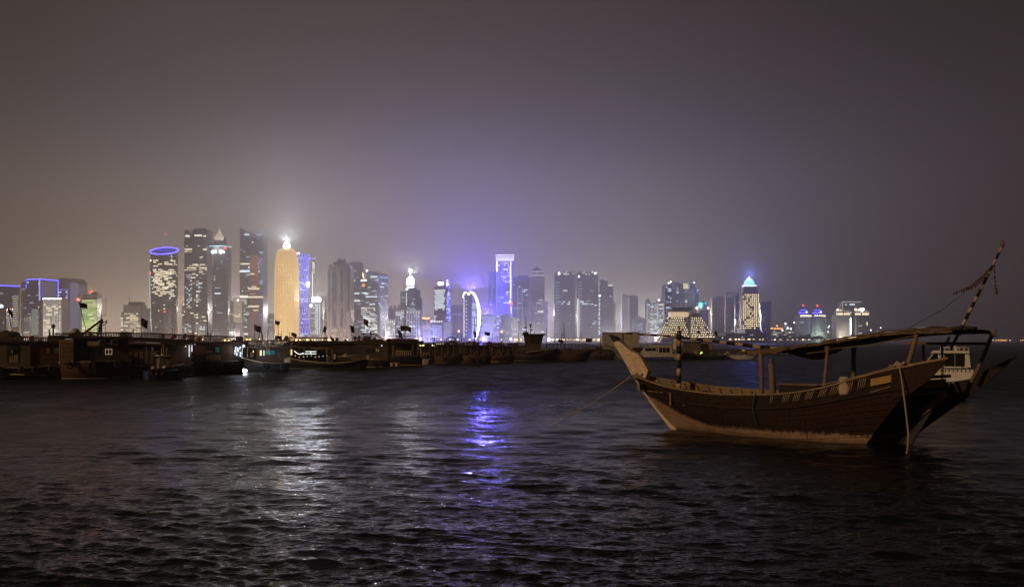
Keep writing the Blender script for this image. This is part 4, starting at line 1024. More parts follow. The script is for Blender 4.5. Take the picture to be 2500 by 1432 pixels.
b = Bld('villa_block', 'low shoreline block strung with warm lamps under the twin crown tower', 2046, 2090, 2500, 0, depth=20, cat='building')
b.body(822, FX); b.dots([('F', .02 + .075 * i, 823) for i in range(13)], NB_WARM, 1.5); b.dots([('F', .04 + .085 * i, 828) for i in range(11)], WW, 1.3); b.box('roof_storey', FX, .2, .7, 820, 822, .2, .8); b.done()
# --- 55 far right
for (x0, x1, yt, lab) in ((2010, 2038, 798, 'faint far block with two lamps between the domed and crowned blocks'), (2118, 2170, 800, 'faint far block with sparse lamps beyond the twin crown tower'), (2172, 2226, 806, 'faint low far block with one white lamp behind the dhow awning')):
    b = Bld('far_block', lab, x0, x1, 3300, 0, cat='building'); b.body(yt, FX); b.box('roof_storey', FX, .3, .6, yt - 4, yt, .2, .7); b.dots([('F', b.rng.random(), yt + b.rng.uniform(-3, 14)) for i in range(4)], NB_WHITE, 1.8); b.win('F', 0, 1, yt + 4, 825, .05, WW, 5); b.done()
b = Bld('far_block', 'far terminal roof with slanting green white lamps behind the dhow awning', 2226, 2292, 3300, 0, cat='building'); b.body(806, FX)
MB().xzprism([(b.m(-30), b.z(806)), (b.m(30), b.z(806)), (b.m(33), b.z(797)), (b.m(-24), b.z(799))], -20, 20).build('slanted_roof', FX, b.root)
b.dots([('F', .05 + .06 * i, 799 - .1 * i) for i in range(15) if i % 4 != 2], WD, 1.6); b.line([('F', .42, 809), ('F', .52, 801)], NB_TEAL, 1.2, 'roof_light'); b.line([('F', .72, 804), ('F', .8, 800)], NB_TEAL, 1.2, 'roof_light'); b.done()
# ---------------------------------------------------------------- unseen lamps added behind the front towers to light the dusty air
WARM = (1.0, 0.80, 0.62); COOL = (0.98, 0.97, 1.0); NEUT = (1.0, 0.88, 0.80); VIOL = (0.42, 0.37, 1.0)
for x, y, D, c, pw in ((20, 770, 3300, WARM, 2.5e6), (100, 770, 3300, WARM, 2.5e6), (175, 770, 3300, WARM, 3.0e6), (224, 780, 3200, WARM, 4.5e6), (332, 785, 3200, WARM, 5.0e6), (402, 760, 3200, WARM, 5.0e6), (485, 750, 3200, WARM, 4.5e6), (545, 750, 3200, NEUT, 4.0e6), (620, 750, 3200, NEUT, 4.5e6), (700, 760, 3200, NEUT, 4.5e6), (830, 760, 3200, NEUT, 4.5e6), (915, 760, 3200, NEUT, 4.5e6),
                    (1005, 770, 3200, NEUT, 4.5e6), (1080, 750, 3200, VIOL, 2.4e6), (1235, 740, 3200, VIOL, 2.4e6), (1312, 765, 3150, COOL, 4.0e6), (1378, 770, 3150, COOL, 5.0e6), (1433, 770, 3150, COOL, 5.0e6), (1478, 775, 3200, COOL, 4.0e6), (1546, 780, 3250, COOL, 5e6), (1598, 780, 3200, COOL, 3.5e6), (1655, 770, 3200, NEUT, 3.5e6), (1752, 780, 3200, WARM, 1.8e6)):
    lamp('haze_fill_lamp', at(x, y, D), c, pw * 0.52, 1.0)
# lamps added along the corniche to light the haze before the towers
for x, c, pw in ((60, WARM, 5e5), (270, WARM, 7e5), (430, WARM, 7e5), (575, NEUT, 8e5), (660, NEUT, 7e5), (790, NEUT, 9e5), (930, NEUT, 9e5), (1040, VIOL, 9e5), (1180, (0.3, 0.26, 1.0), 1.2e6), (1300, COOL, 1.9e6), (1405, COOL, 2.2e6), (1500, COOL, 2.0e6)):
    lamp('corniche_fill_lamp', at(x, 828, 2430), c, pw * 0.8, 1.0)
# ---------------------------------------------------------------- far shore: trees, lamps, low buildings
SHRNG = random.Random(21)
LEAF = paint('far_leaf', (0.045, 0.06, 0.03), 0.8, 0.4, 0.6)
BARK = paint('far_bark', (0.07, 0.05, 0.035), 0.9, 0.3, 1.0)
def crown_mesh(seed, n=150, rx=3.0, rz=2.4, leaf=0.55, zc=4.6):
    rg = random.Random(seed); mb = MB()
    lobes = [(rg.uniform(-1, 1) * rx * .55, rg.uniform(-1, 1) * rx * .55, zc + rg.uniform(-.5, .6) * rz, rg.uniform(.45, .75)) for _ in range(6)]
    for i in range(n):
        lx, ly, lz, lr = rg.choice(lobes)
        d = Vector((rg.gauss(0, 1), rg.gauss(0, 1), rg.gauss(0, 1))).normalized() * (rg.random() ** .33)
        c = Vector((lx + d.x * rx * lr, ly + d.y * rx * lr, lz + d.z * rz * lr))
        a = Vector((rg.gauss(0, 1), rg.gauss(0, 1), rg.gauss(0, 1))).normalized(); q = a.orthogonal().normalized(); e = a.cross(q)
        l = leaf * rg.uniform(.6, 1.5)
        mb.add([c - q * l, c + e * l * .6, c + q * l, c - e * l * .6], [(0, 1, 2, 3)])
    return mb
CROWNS = [crown_mesh(i).mesh('crown', LEAF) for i in range(4)]
tb = MB().path([(0, 0, 0), (0.1, 0, 1.6), (0, 0.1, 3.2)], [0.28, 0.2, 0.14], 6)
for k in range(4): tb.tube((0, 0.05, 2.6), (1.2 * math.cos(k * 1.6), 1.2 * math.sin(k * 1.6), 4.6), 0.11, 0.04, 5)
TRUNK = tb.mesh('trunk', BARK)
def tree(x, D, s, label, group):
    p = at(x, HY, D)
    r = thing('shore_tree', label, 'tree', (p.x, D, LAND - 0.05), SHRNG.uniform(0, 6.28), group)
    r.scale = (s, s, s * SHRNG.uniform(.85, 1.2))
    share('trunk', TRUNK, r); share('crown', CROWNS[SHRNG.randint(0, 3)], r)
for i in range(46):
    x = 1858 + i * 3.6 + SHRNG.uniform(-1, 1)
    tree(x, 2480 + SHRNG.uniform(0, 30), SHRNG.uniform(0.9, 1.9) * (1.25 if 1905 < x < 2000 else 1.0), 'dark broad tree in the shoreline row before the domed blocks', 'trees along the far shore')
for i in range(30):
    tree(1352 + i * 3.9 + SHRNG.uniform(-1, 1), 2420 + SHRNG.uniform(0, 30), SHRNG.uniform(0.8, 1.5), 'dark tree along the far waterfront below the hazy slab towers', 'trees below the slab towers')
for i in range(34):
    tree(1752 + i * 3.1 + SHRNG.uniform(-1, 1), 2225 + SHRNG.uniform(0, 20), SHRNG.uniform(0.7, 1.2), 'small dark tree on the point before the trapezoid hall', 'trees on the hotel point')

# waterfront lamps
POST = paint('lamp_post', (0.12, 0.11, 0.10), 0.6)
LAMPW = glow('lamp_globe_warm', (1.0, 0.74, 0.40), 9.0); LAMPO = glow('lamp_globe_orange', (1.0, 0.45, 0.12), 14.0); LAMPV = glow('lamp_globe_violet', (0.62, 0.6, 1.0), 14.0); LAMPC = glow('lamp_globe_white', (0.9, 0.95, 1.0), 9.0)
pm = MB().tube((0, 0, 0), (0, 0, 6.6), 0.14, 0.09, 6).mesh('post', POST)
am = MB().tube((-1.0, 0, 6.5), (1.0, 0, 6.5), 0.07, 0.07, 5).mesh('arm', POST)
gm = {}
def globe(mat, r):
    if (mat.name, r) not in gm: gm[(mat.name, r)] = MB().lathe([(r * .4, -r), (r * .9, -r * .4), (r, 0), (r * .9, r * .4), (r * .4, r)], 8).mesh('lamp_globe', mat)
    return gm[(mat.name, r)]
def shore_lamp(x, D, mat, r, label, group, base=None, h=1.0):
    p = at(x, HY, D)
    t = thing('street_lamp', label, 'street lamp', (p.x, D, LAND if base is None else base), 0, group)
    t.scale = (1, 1, h)
    share('post', pm, t); share('lamp_arm', am, t)
    g = globe(mat, r)
    for s in (-1, 1): share('lamp_globe', g, t, (s * 1.0, 0, 6.5))
for i in range(34):
    shore_lamp(1786 + i * 9.6 + SHRNG.uniform(-4, 4), 2470 if i > 8 else 2215, LAMPW, SHRNG.choice((0.4, 0.6, 0.95)), 'warm twin globe street lamp on the promenade beyond the hotel point', 'promenade lamps beyond the hotel point')
for i in range(22):
    shore_lamp(1345 + i * 5.6 + SHRNG.uniform(-2, 2), 2405, (LAMPW, LAMPW, LAMPO, LAMPC)[i % 4], SHRNG.choice((0.5, 0.7, 1.1)), 'twin globe street lamp below the hazy slab towers', 'lamps below the slab towers')
for i in range(40):
    shore_lamp(430 + i * 22.3 + SHRNG.uniform(-8, 8), 2410, (LAMPW, LAMPC, LAMPO)[i % 3], SHRNG.choice((0.45, 0.7, 1.0)), 'twin globe street lamp on the long corniche under the tall towers', 'lamps along the corniche')
# low waterfront pavilion with a reddish roof
b = Bld('waterfront_pavilion', 'long low pavilion with reddish roof below the hazy slab towers', 1374, 1452, 2440, 0, depth=25, cat='building')
b.body(828.5, FX); MB().frustum(-b.w / 2 - 2, b.w / 2 + 2, -15, 15, b.z(828.5), -b.w / 2 + 6, b.w / 2 - 6, -3, 3, b.z(823.5)).build('hipped_roof', paint('red_tiles', (0.30, 0.13, 0.10), 0.8), b.root)
b.win('F', 0, 1, 829, 832.5, .8, WW, 4, 3.0); b.done()
# lights on the far spit at the right
for i, (x, y0, mt) in enumerate([(2424, 832.5, LAMPC), (2432, 831, LAMPO), (2437, 832, LAMPO), (2442, 831.5, LAMPO), (2447, 832, LAMPO), (2452, 831.5, LAMPO), (2457, 832, LAMPO), (2492, 832, LAMPO), (2497, 831.5, LAMPO), (2466, 833, LAMPC)]):
    shore_lamp(x, 5900, mt, 3.0, 'orange lamp on the dark far spit across the open water', 'lamps on the far spit', h=1.3)

# bright lamp posts on the corniche that stand out one by one
for x, y, mt, r, lab in ((1247, 827.5, LAMPV, 2.6, 'bright violet globe on a post beside the violet washed block'), (1340, 828, LAMPV, 3.4, 'glaring violet white globe on a post below the twin hazy slabs'), (1258, 829, LAMPO, 1.8, 'small orange globe on a post beside the violet globe lamp'), (1225, 809, LAMPO, 1.8, 'orange lamp on a tall post before the violet washed block'), (1120, 808, LAMPO, 2.0, 'twin orange lamp on a tall post between sign tower and arch tower'), (1461, 829, LAMPO, 2.2, 'orange globe lamp beside the white quay shed')):
    p = at(x, y, 2400); t = thing('street_lamp', lab, 'street lamp', (p.x, 2400, LAND))
    MB().tube((0, 0, 0), (0, 0, p.z - LAND - r), 0.3, 0.2, 6).build('post', POST, t)
    o = share('lamp_globe', globe(mt, r), t, (0, 0, p.z - LAND))
    lamp('lamp', (0, 0, p.z - LAND + r + .5), (0.5, 0.45, 1.0) if mt is LAMPV else (1.0, .5, .15), 3e4, .5, t)
# ---------------------------------------------------------------- harbour: moored boats and the quay
HW = paint('old_dark_wood', (0.060, 0.036, 0.024), 0.75, 0.45, 0.9)
HM = paint('maroon_hull', (0.085, 0.022, 0.018), 0.6, 0.4, 0.6)
HK = paint('black_hull', (0.020, 0.018, 0.018), 0.55, 0.4, 0.8)
HB = paint('brown_hull', (0.10, 0.055, 0.034), 0.7, 0.4, 0.7)
TAN = paint('tan_boards', (0.30, 0.18, 0.095), 0.75, 0.3, 0.8)
DIMTAN = paint('dim_tan_boards', (0.15, 0.105, 0.075), 0.8, 0.35, 0.8)
CREAM = paint('cream_paint', (0.46, 0.37, 0.27), 0.6, 0.25, 1.2)
WHITE = paint('boat_white', (0.62, 0.58, 0.53), 0.45, 0.2, 1.5)
GREY = paint('boat_grey', (0.20, 0.19, 0.18), 0.6, 0.3, 1.0)
BLUE = paint('boat_blue', (0.045, 0.07, 0.20), 0.4, 0.3, 0.8)
DGLASS = paint('dark_glass', (0.015, 0.016, 0.018), 0.12, 0.2, 1.0)
RAILM = paint('rail_wood', (0.13, 0.095, 0.07), 0.7, 0.3, 1.5)
FLAGM = paint('flag_cloth', (0.075, 0.022, 0.028), 0.9, 0.3, 1.2)
REDB = paint('buoy_red', (0.50, 0.05, 0.035), 0.5, 0.2, 1.2)
INLIT = glow('cabin_light_white', (0.80, 0.90, 1.0), 1.25); INWARM = glow('cabin_light_warm', (1.0, 0.72, 0.30), 1.6); TEALM = paint('teal_cloth', (0.05, 0.30, 0.28), 0.7)

class Boat:
    """a moored boat laid out in photo pixels at the distance of its waterline"""
    def __init__(s, name, label, x0, x1, ywl, cat='boat', yaw=0.0, group=None):
        s.D = dist_on_water(ywl); s.xc = (x0 + x1) / 2; s.x0, s.x1 = x0, x1
        s.root = thing(name, label, cat, (at(s.xc, HY, s.D).x, s.D, 0.0), R(yaw) - math.atan((s.xc - 1250.0) / F), group)
    def X(s, x): return px(x - s.xc, s.D)
    def Z(s, y): return CH + (HY - y) / F * s.D
    def hull(s, xa, xb, ya, ym, yb, beam, mat, rakea=6, rakeb=14, xm=None, stripe=None, boot=None, pointa=0.45, pointb=0.06, name='hull'):
        """sheer heights ya, ym, yb in pixels at the ends and the middle; ends raked outwards by pixels"""
        n, m = 26, 9
        L, Rr = s.X(xa), s.X(xb); za, zm, zb = s.Z(ya), s.Z(ym), s.Z(yb)
        q0 = 0.5 if xm is None else (xm - xa) / (xb - xa)
        ra, rb = px(rakea, s.D), px(rakeb, s.D)
        def sheer(q):
            return zm + (za - zm) * max(0, (q0 - q) / q0) ** 2 + (zb - zm) * max(0, (q - q0) / (1 - q0)) ** 2
        def hb(q):
            w = min(1.0, pointa + (1 - pointa) * math.sin(min(1, q / 0.42) * math.pi / 2)) if q < 0.42 else pointb + (1 - pointb) * math.cos(max(0, (q - 0.55) / 0.45) * math.pi / 2) ** 0.75 if q > 0.55 else 1.0
            return beam / 2 * w
        def P(q, v, side):
            z = -0.7 + (sheer(q) + 0.7) * v
            k = 0.35 + 0.65 * (1 - (1 - v) ** 2.4)
            x = L + (Rr - L) * q
            x += ra * (1 - v) * max(0, 1 - q / 0.25) ** 1.2 - rb * (1 - v) * max(0, (q - 0.7) / 0.3) ** 1.2
            return Vector((x, side * hb(q) * k, z))
        s.P, s.sheer, s.hb, s.L, s.Rr = P, sheer, hb, L, Rr
        vs = []; fs = []
        for side in (-1, 1):
            b0 = len(vs)
            for i in range(n + 1):
                for j in range(m + 1): vs.append(P(i / n, j / m, side))
            for i in range(n):
                for j in range(m):
                    f = (b0 + i * (m + 1) + j, b0 + (i + 1) * (m + 1) + j, b0 + (i + 1) * (m + 1) + j + 1, b0 + i * (m + 1) + j + 1)
                    fs.append(f if side < 0 else f[::-1])
        o2 = (n + 1) * (m + 1)
        for i, flip in ((0, False), (n, True)):
            for j in range(m):
                f = (i * (m + 1) + j, i * (m + 1) + j + 1, o2 + i * (m + 1) + j + 1, o2 + i * (m + 1) + j)
                fs.append(f[::-1] if flip else f)
        h = MB().add(vs, fs, True).build(name, mat, s.root)
        d = MB(); dv = []
        for i in range(n + 1):
            a, b_ = P(i / n, 0.86, -1), P(i / n, 0.86, 1); dv += [a, b_]
        d.add(dv, [(2 * i, 2 * i + 2, 2 * i + 3, 2 * i + 1) for i in range(n)]).build('deck', HW, s.root)
        for side in (-1, 1): MB().path([P(i / n, 1.0, side) + Vector((0, side * 0.02, 0)) for i in range(n + 1)], 0.07, 5).build('sheer_rail', stripe or RAILM, s.root)
        if boot:
            for side in (-1, 1):
                pts = [P(i / n, (0.7 + 0.14) / (0.7 + sheer(i / n)), side) + Vector((0, side * 0.03, 0)) for i in range(n + 1)]
                MB().path(pts, 0.085, 5).build('boot_stripe', boot, s.root)
        return h
    def box(s, name, mat, x0, x1, y0, y1, ya=-1.5, yb=1.5, parent=None):
        return MB().box(s.X(x0), s.X(x1), ya, yb, s.Z(y1), s.Z(y0)).build(name, mat, parent or s.root)
    def poly(s, name, mat, pts, ya=-1.5, yb=1.5, parent=None):
        """outline in photo pixels, clockwise in the picture starting anywhere"""
        q = [(s.X(x), s.Z(y)) for x, y in pts]
        ar = sum(q[i][0] * q[(i + 1) % len(q)][1] - q[(i + 1) % len(q)][0] * q[i][1] for i in range(len(q)))
        if ar < 0: q.reverse()
        return MB().xzprism(q, ya, yb).build(name, mat, parent or s.root)
    def rod(s, name, mat, x0, y0, x1, y1, r=0.05, y=0.0, parent=None, r1=None, yb=None):
        return MB().tube((s.X(x0), y, s.Z(y0)), (s.X(x1), y if yb is None else yb, s.Z(y1)), r, r1, 6).build(name, mat, parent or s.root)
    def rail(s, x0, x1, yt0, yt1, hp, n, y=-1.6, mat=None, r=0.05, mid=False, name='railing'):
        rl = MB().tube((s.X(x0), y, s.Z(yt0)), (s.X(x1), y, s.Z(yt1)), r * 1.4, r * 1.4, 5).build(name, mat or RAILM, s.root)
        for k in range(n + 1):
            q = k / n; x = x0 + (x1 - x0) * q; yt = yt0 + (yt1 - yt0) * q
            MB().tube((s.X(x), y, s.Z(yt)), (s.X(x), y, s.Z(yt + hp)), r, r, 4).build('rail_post', mat or RAILM, rl)
        if mid: MB().tube((s.X(x0), y, s.Z(yt0 + hp * .5)), (s.X(x1), y, s.Z(yt1 + hp * .5)), r, r, 4).build('mid_rail', mat or RAILM, rl)
        return rl
    def window(s, x0, x1, y0, y1, y=-1.5, frame=None, pane=None, panes=2):
        fr = frame or DIMTAN
        w = MB()
        t = 0.05
        X0, X1, Z0, Z1 = s.X(x0), s.X(x1), s.Z(y1), s.Z(y0)
        w.box(X0, X1, y - .07, y, Z1 - t, Z1).box(X0, X1, y - .07, y, Z0, Z0 + t).box(X0, X0 + t, y - .07, y, Z0 + t, Z1 - t).box(X1 - t, X1, y - .07, y, Z0 + t, Z1 - t)
        for k in range(1, panes):
            xm = X0 + (X1 - X0) * k / panes; w.box(xm - t / 2, xm + t / 2, y - .06, y, Z0 + t, Z1 - t)
        o = w.build('window', fr, s.root)
        for k in range(panes):
            a = X0 + (X1 - X0) * k / panes + t * .6; b_ = X0 + (X1 - X0) * (k + 1) / panes - t * .6
            MB().box(a, b_, y - .03, y - .005, Z0 + t, Z1 - t).build('pane', pane or DGLASS, o)
        return o
    def flag(s, x, y0, xt, yt, fw, fh, y=0.0, droop=0.35, mat=None, seed=1):
        pole = s.rod('flagpole', RAILM, x, y0, xt, yt, 0.035, y)
        n, m = 8, 5; vs = []; rg = random.Random(seed); ph = rg.uniform(0, 6)
        dx, dz = px(fw, s.D), px(fh, s.D)
        ax = Vector((s.X(xt) - s.X(x), 0, s.Z(yt) - s.Z(y0))).normalized()
        for i in range(n + 1):
            for j in range(m + 1):
                q = i / n; v = j / m
                p = Vector((s.X(xt), y, s.Z(yt))) - ax * (0.12 + v * abs(dz)) + Vector((dx * q * (1 - 0.12 * v), 0.22 * math.sin(ph + q * 5.5 + v * 1.3) * (0.3 + q), -droop * abs(dx) * q * q + 0.10 * math.sin(ph + 4 * q)))
                vs.append(p)
        N = len(vs)
        top = [(i * (m + 1) + j, (i + 1) * (m + 1) + j, (i + 1) * (m + 1) + j + 1, i * (m + 1) + j + 1) for i in range(n) for j in range(m)]
        vs2 = [v + Vector((0, 0.012, 0)) for v in vs]
        rim = []
        ed = [i * (m + 1) for i in range(n + 1)] + [n * (m + 1) + j for j in range(1, m + 1)] + [i * (m + 1) + m for i in range(n - 1, -1, -1)] + [j for j in range(m - 1, 0, -1)]
        for k in range(len(ed)): a, b_ = ed[k], ed[(k + 1) % len(ed)]; rim.append((a, b_, b_ + N, a + N))
        MB().add(vs + vs2, top + [tuple(reversed([i + N for i in f])) for f in top] + rim, True).build('flag', mat or FLAGM, pole)
        return pole
    def dome(s, name, mat, x, y, rp, yy=0.0, full=False, parent=None):
        r = px(rp, s.D); z = s.Z(y)
        a0 = -math.pi / 2 if full else 0.0
        prof = [(max(.01, r * math.cos(t)), z + r * math.sin(t)) for t in [a0 + (math.pi / 2 - a0) * i / 8 for i in range(9)]]
        return MB().lathe(prof, 16, s.X(x), yy).build(name, mat, parent or s.root)

def clutter(b, xa, xb, ysh, yrf, seed, poles=4, tyres=4):
    """ropes, tyres, drums and thin poles on a working boat"""
    rg = random.Random(seed); tops = []
    for k in range(tyres):
        x = xa + (xb - xa) * (k + rg.uniform(.2, .8)) / tyres; y = ysh + rg.uniform(6, 11); r = .30
        ty = MB().path([(b.X(x) + r * math.cos(a), -3.02, b.Z(y) + r * math.sin(a)) for a in [i * math.pi / 6 for i in range(12)]], .10, 6, closed=True).build('tyre_fender', HK, b.root)
        MB().tube((b.X(x), -3.0, b.Z(y) + r), (b.X(x), -2.7, b.Z(ysh)), .02, .02, 4).build('fender_rope', RAILM, ty)
    for k in range(poles):
        x = xa + (xb - xa) * rg.random(); h = rg.uniform(10, 34); l = rg.uniform(-4, 4); yy = rg.uniform(-1.6, 1.6)
        b.rod('pole', HW, x, yrf, x + l, yrf - h, .035, yy, r1=.02); tops.append((x + l, yrf - h, yy))
    for (x, y, yy), (x2, y2, yy2) in zip(tops, tops[1:]): b.rod('wire', HK, x, y + 2, x2, y2 + 3, .012, yy, yb=yy2)
    for k in range(5):
        x = xa + (xb - xa) * rg.random(); w = rg.uniform(3, 9); h = rg.uniform(2, 6)
        if k % 2: b.box('deck_bundle', (HW, HB, DIMTAN)[rg.randint(0, 2)], x, x + w, yrf - h, yrf, -1.4 + rg.random(), .2 + rg.random())
        else: MB().lathe([(.2, b.Z(yrf)), (.24, b.Z(yrf) + .2), (.24, b.Z(yrf) + .42), (.2, b.Z(yrf) + .55)], 10, b.X(x), rg.uniform(-1.5, 1)).build('drum', (REDB, BLUE, GREY)[rg.randint(0, 2)], b.root)
    b.rod('side_line', RAILM, xa + 6, ysh - 1, xb - 6, ysh + 3, .02, -2.9)
# --- quay / jetty behind the boats
def make_quay():
    C_ = paint('quay_concrete', (0.13, 0.115, 0.10), 0.9, 0.3, 0.3)
    mb = MB()
    mb.prism([(-330, 330), (-60, 330), (40, 341), (80, 343), (84, 372), (-330, 372)], -1.2, 1.35)
    o = mb.build('quay', C_); o['kind'] = 'structure'
    k = MB()
    k.prism([(-330, 329.6), (-60, 329.6), (40, 340.6), (80, 342.6), (80, 343.2), (40, 341.2), (-60, 330.2), (-330, 330.2)], 1.35, 1.62)
    k.build('kerb', C_, o)
    for i in range(18):
        x = -300 + i * 21.5; yy = 329.4 if x < -60 else 330 + max(0, min(15, (x + 60) * .115)) - .5
        MB().lathe([(0.35, -1.2), (0.35, 1.0), (0.2, 1.2)], 8, x, yy - .2).build('tyre_fender', HK, o)
make_quay()
# quay lamps: orange twins
for x, y, wh in ((553, 830, 'dhow with the dazzling doorway'), (606, 829, 'pleasure dhow with teal cloth'), (757, 829, 'dhow with white awning frame'), (807, 829, 'dome covered long dhow'), (1022, 826, 'floating restaurant roof'), (728, 830, 'lattice rail dhow stern'), (462, 830, 'dhow with slatted roof rail')):
    p = at(x, y, 350); t = thing('quay_lamp', 'orange twin quay lamp glowing just behind the ' + wh, 'street lamp', (p.x, 350, 1.35), 0, 'orange lamps on the quay')
    h = p.z - 1.35
    MB().tube((0, 0, 0), (0, 0, h), 0.09, 0.07, 6).build('post', POST, t); MB().tube((-.55, 0, h), (.55, 0, h), 0.04, 0.04, 5).build('lamp_arm', POST, t)
    for s_ in (-1, 1): MB().lathe([(0.1, h - .2), (0.24, h - .05), (0.24, h + .05), (0.1, h + .2)], 8, s_ * .6, 0).build('lamp_globe', LAMPO, t)
    lamp('lamp', (0, -.2, h + .5), (1.0, .45, .12), 900, .15, t)

# --- dark rounded tree on the quay at the frame edge
p = at(28, HY, 340)
t = thing('quay_tree', 'dark dense rounded tree on the quay behind the tan cabined dhow', 'tree', (p.x, 340, 1.3))
crown_mesh(9, 900, 3.6, 2.3, 0.34, 3.9).build('crown', LEAF, t)
MB().path([(0, 0, 0), (0.2, 0, 1.5), (0, 0, 3)], [0.3, 0.22, 0.12], 7).build('trunk', BARK, t)

# ---- boat 1
b = Boat('dhow', 'moored dhow with tan cabin wall and a grey windowed wheelhouse beside a round tree', -70, 160, 924, 'dhow', -3)
b.hull(-70, 165, 886, 896, 886, 5.6, HK, 4, 10, stripe=CREAM)
b.rod('rubbing_strake', CREAM, 25, 911, 112, 915, 0.06, -2.75)
b.box('cabin', DIMTAN, -60, 74, 836, 893, -2.3, 1.8); b.box('wheelhouse', HM, 74, 149, 836, 872, -2.0, 1.8); b.box('lower_cabin', HW, 74, 149, 872, 895, -2.0, 1.6)
b.box('cabin_opening', HK, 23, 48, 841, 884, -2.34, -2.25); 
for k in range(4): b.box('slat_panel', CREAM, 28 + k * 5, 31.5 + k * 5, 868 - k * 1.2, 883, -2.38, -2.34)
b.box('shelf', DIMTAN, 23, 48, 849, 851, -2.5, -2.34); b.box('bottle', WHITE, 32.5, 35, 853, 861, -2.45, -2.36)
b.window(106, 118, 846, 863, -2.0, HW, paint('curtain_grey', (0.16, 0.16, 0.16), .8), 1); b.window(125, 140, 846, 863, -2.0, HW, paint('curtain_grey', (0.16, 0.16, 0.16), .8), 1)
b.box('roof', HW, -62, 152, 832, 836, -2.6, 2.0); b.rail(-60, 80, 821, 822, 11, 34, -2.4); b.rail(84, 148, 824, 824, 9, 16, -2.3)
b.box('deck_box', DIMTAN, -20, 20, 811, 832, -1.2, 1.0); b.box('roof_box', HW, 112, 150, 818, 832, -.8, 1.2)
b.rod('light_mast', HW, 124, 832, 124, 800, 0.10, -.3); b.dome('radar_dome', GREY, 124, 795.5, 5.4, -.3, True); b.rod('aerial', HW, 119, 790, 119, 772, 0.03, -.3); b.box('bracket', HW, 114, 117, 803, 832, -.4, -.2); b.box('bracket', HW, 128, 133, 812, 817, -.4, -.2)
b.flag(37, 832, 23, 752, 10, 16, -1.5, 0.5, seed=3)
b.rod('mooring_line', RAILM, 108, 890, 165, 902, 0.03, -2.4)
clutter(b, -20, 150, 892, 832, 101, 3, 4)
# ---- boat 2
b = Boat('dhow', 'large maroon dhow with radome, derrick boom and cream framed cabin window', 150, 310, 925, 'dhow', 2)
b.hull(150, 312, 884, 881, 878, 6.0, HM, 10, 4, stripe=CREAM, boot=GREY, pointb=.5)
b.box('deckhouse', HW, 182, 306, 826, 881, -2.4, 2.2); b.box('stern_cabin', TAN, 151, 182, 829, 884, -2.9, 1.8)
for k in range(6): b.box('board', TAN, 152, 181, 831.5 + k * 9, 839.3 + k * 9, -2.98, -2.9)
b.box('board_trim', CREAM, 151, 182, 832.0, 834.5, -3.02, -2.98)
b.box('roof', HW, 146, 312, 821, 826, -2.9, 2.4); b.box('roof_edge', DIMTAN, 184, 300, 843.5, 846, -2.55, -2.4)
b.box('air_unit_shelf', CREAM, 213, 284, 833, 843, -2.62, -2.42)
for xx in (245, 272.5):
    f = b.box('air_unit', GREY, xx - 8, xx + 8, 829.5, 842, -3.1, -2.62)
    MB().tube((b.X(xx), -3.16, b.Z(836)), (b.X(xx), -3.09, b.Z(836)), 0.26, 0.26, 16).build('fan', HK, f)
    MB().path([(b.X(xx) + .27 * math.cos(a), -3.17, b.Z(836) + .27 * math.sin(a)) for a in [i * math.pi / 8 for i in range(16)]], 0.03, 5, closed=True).build('fan_ring', GREY, f)
b.window(253, 268.5, 851, 864.5, -2.4, glow('window_frame_lit', (1.0, 0.72, 0.34), 0.42), DGLASS, 2); b.window(203, 213, 850, 864, -2.4, GREY, DGLASS, 2); b.window(224, 240, 850, 862, -2.4, HW, DGLASS, 2)  # light on the cream frame is put in as emission
b.poly('rudder_fender', HK, [(217, 859), (226, 857), (231, 880), (233, 912), (224, 912)], -3.3, -3.0)
b.rail(200, 312, 812, 812.5, 9, 30, -2.6); b.rail(146, 200, 815, 813, 7, 12, -2.7)
b.box('radome_base', HW, 172, 203, 812, 821, -1.0, 1.2); b.dome('radome', paint('radome_white', (0.40, 0.34, 0.30), .5), 187, 812, 11, 0.0); 
b.rod('mast', HW, 247, 822, 246.5, 758, 0.10, .3, r1=.04); b.rod('derrick_boom', HW, 198, 820, 244, 783, 0.16, -.2, r1=.12); b.rod('mast_stay', HW, 238, 821, 247, 784, 0.14, .4); b.rod('crosstree', HW, 246, 788, 260, 783, .06, .3); b.rod('crosstree', HW, 246, 795, 257, 791, .06, .3); b.box('winch_head', HW, 244, 251, 778, 790, .1, .5); b.box('mast_lamp', HW, 257, 260, 781, 789, .2, .4); b.rod('whip_aerial', HW, 257, 770, 257, 724, .02, .3); b.rod('yard', HW, 247, 770, 258, 769, .03, .3)
pl = b.flag(214, 822, 193.5, 735, 19, 12, -1.2, 0.45, seed=5)
MB().lathe([(0.05, b.Z(735)), (0.16, b.Z(732.5)), (0.05, b.Z(730))], 8, b.X(192.8), -1.2).build('mast_light', NB_RED, pl); lamp('lamp', (b.X(192.8), -1.2, b.Z(728)), (1, .1, .05), 6, .08, b.root)
clutter(b, 160, 300, 881, 821, 102, 4, 3)
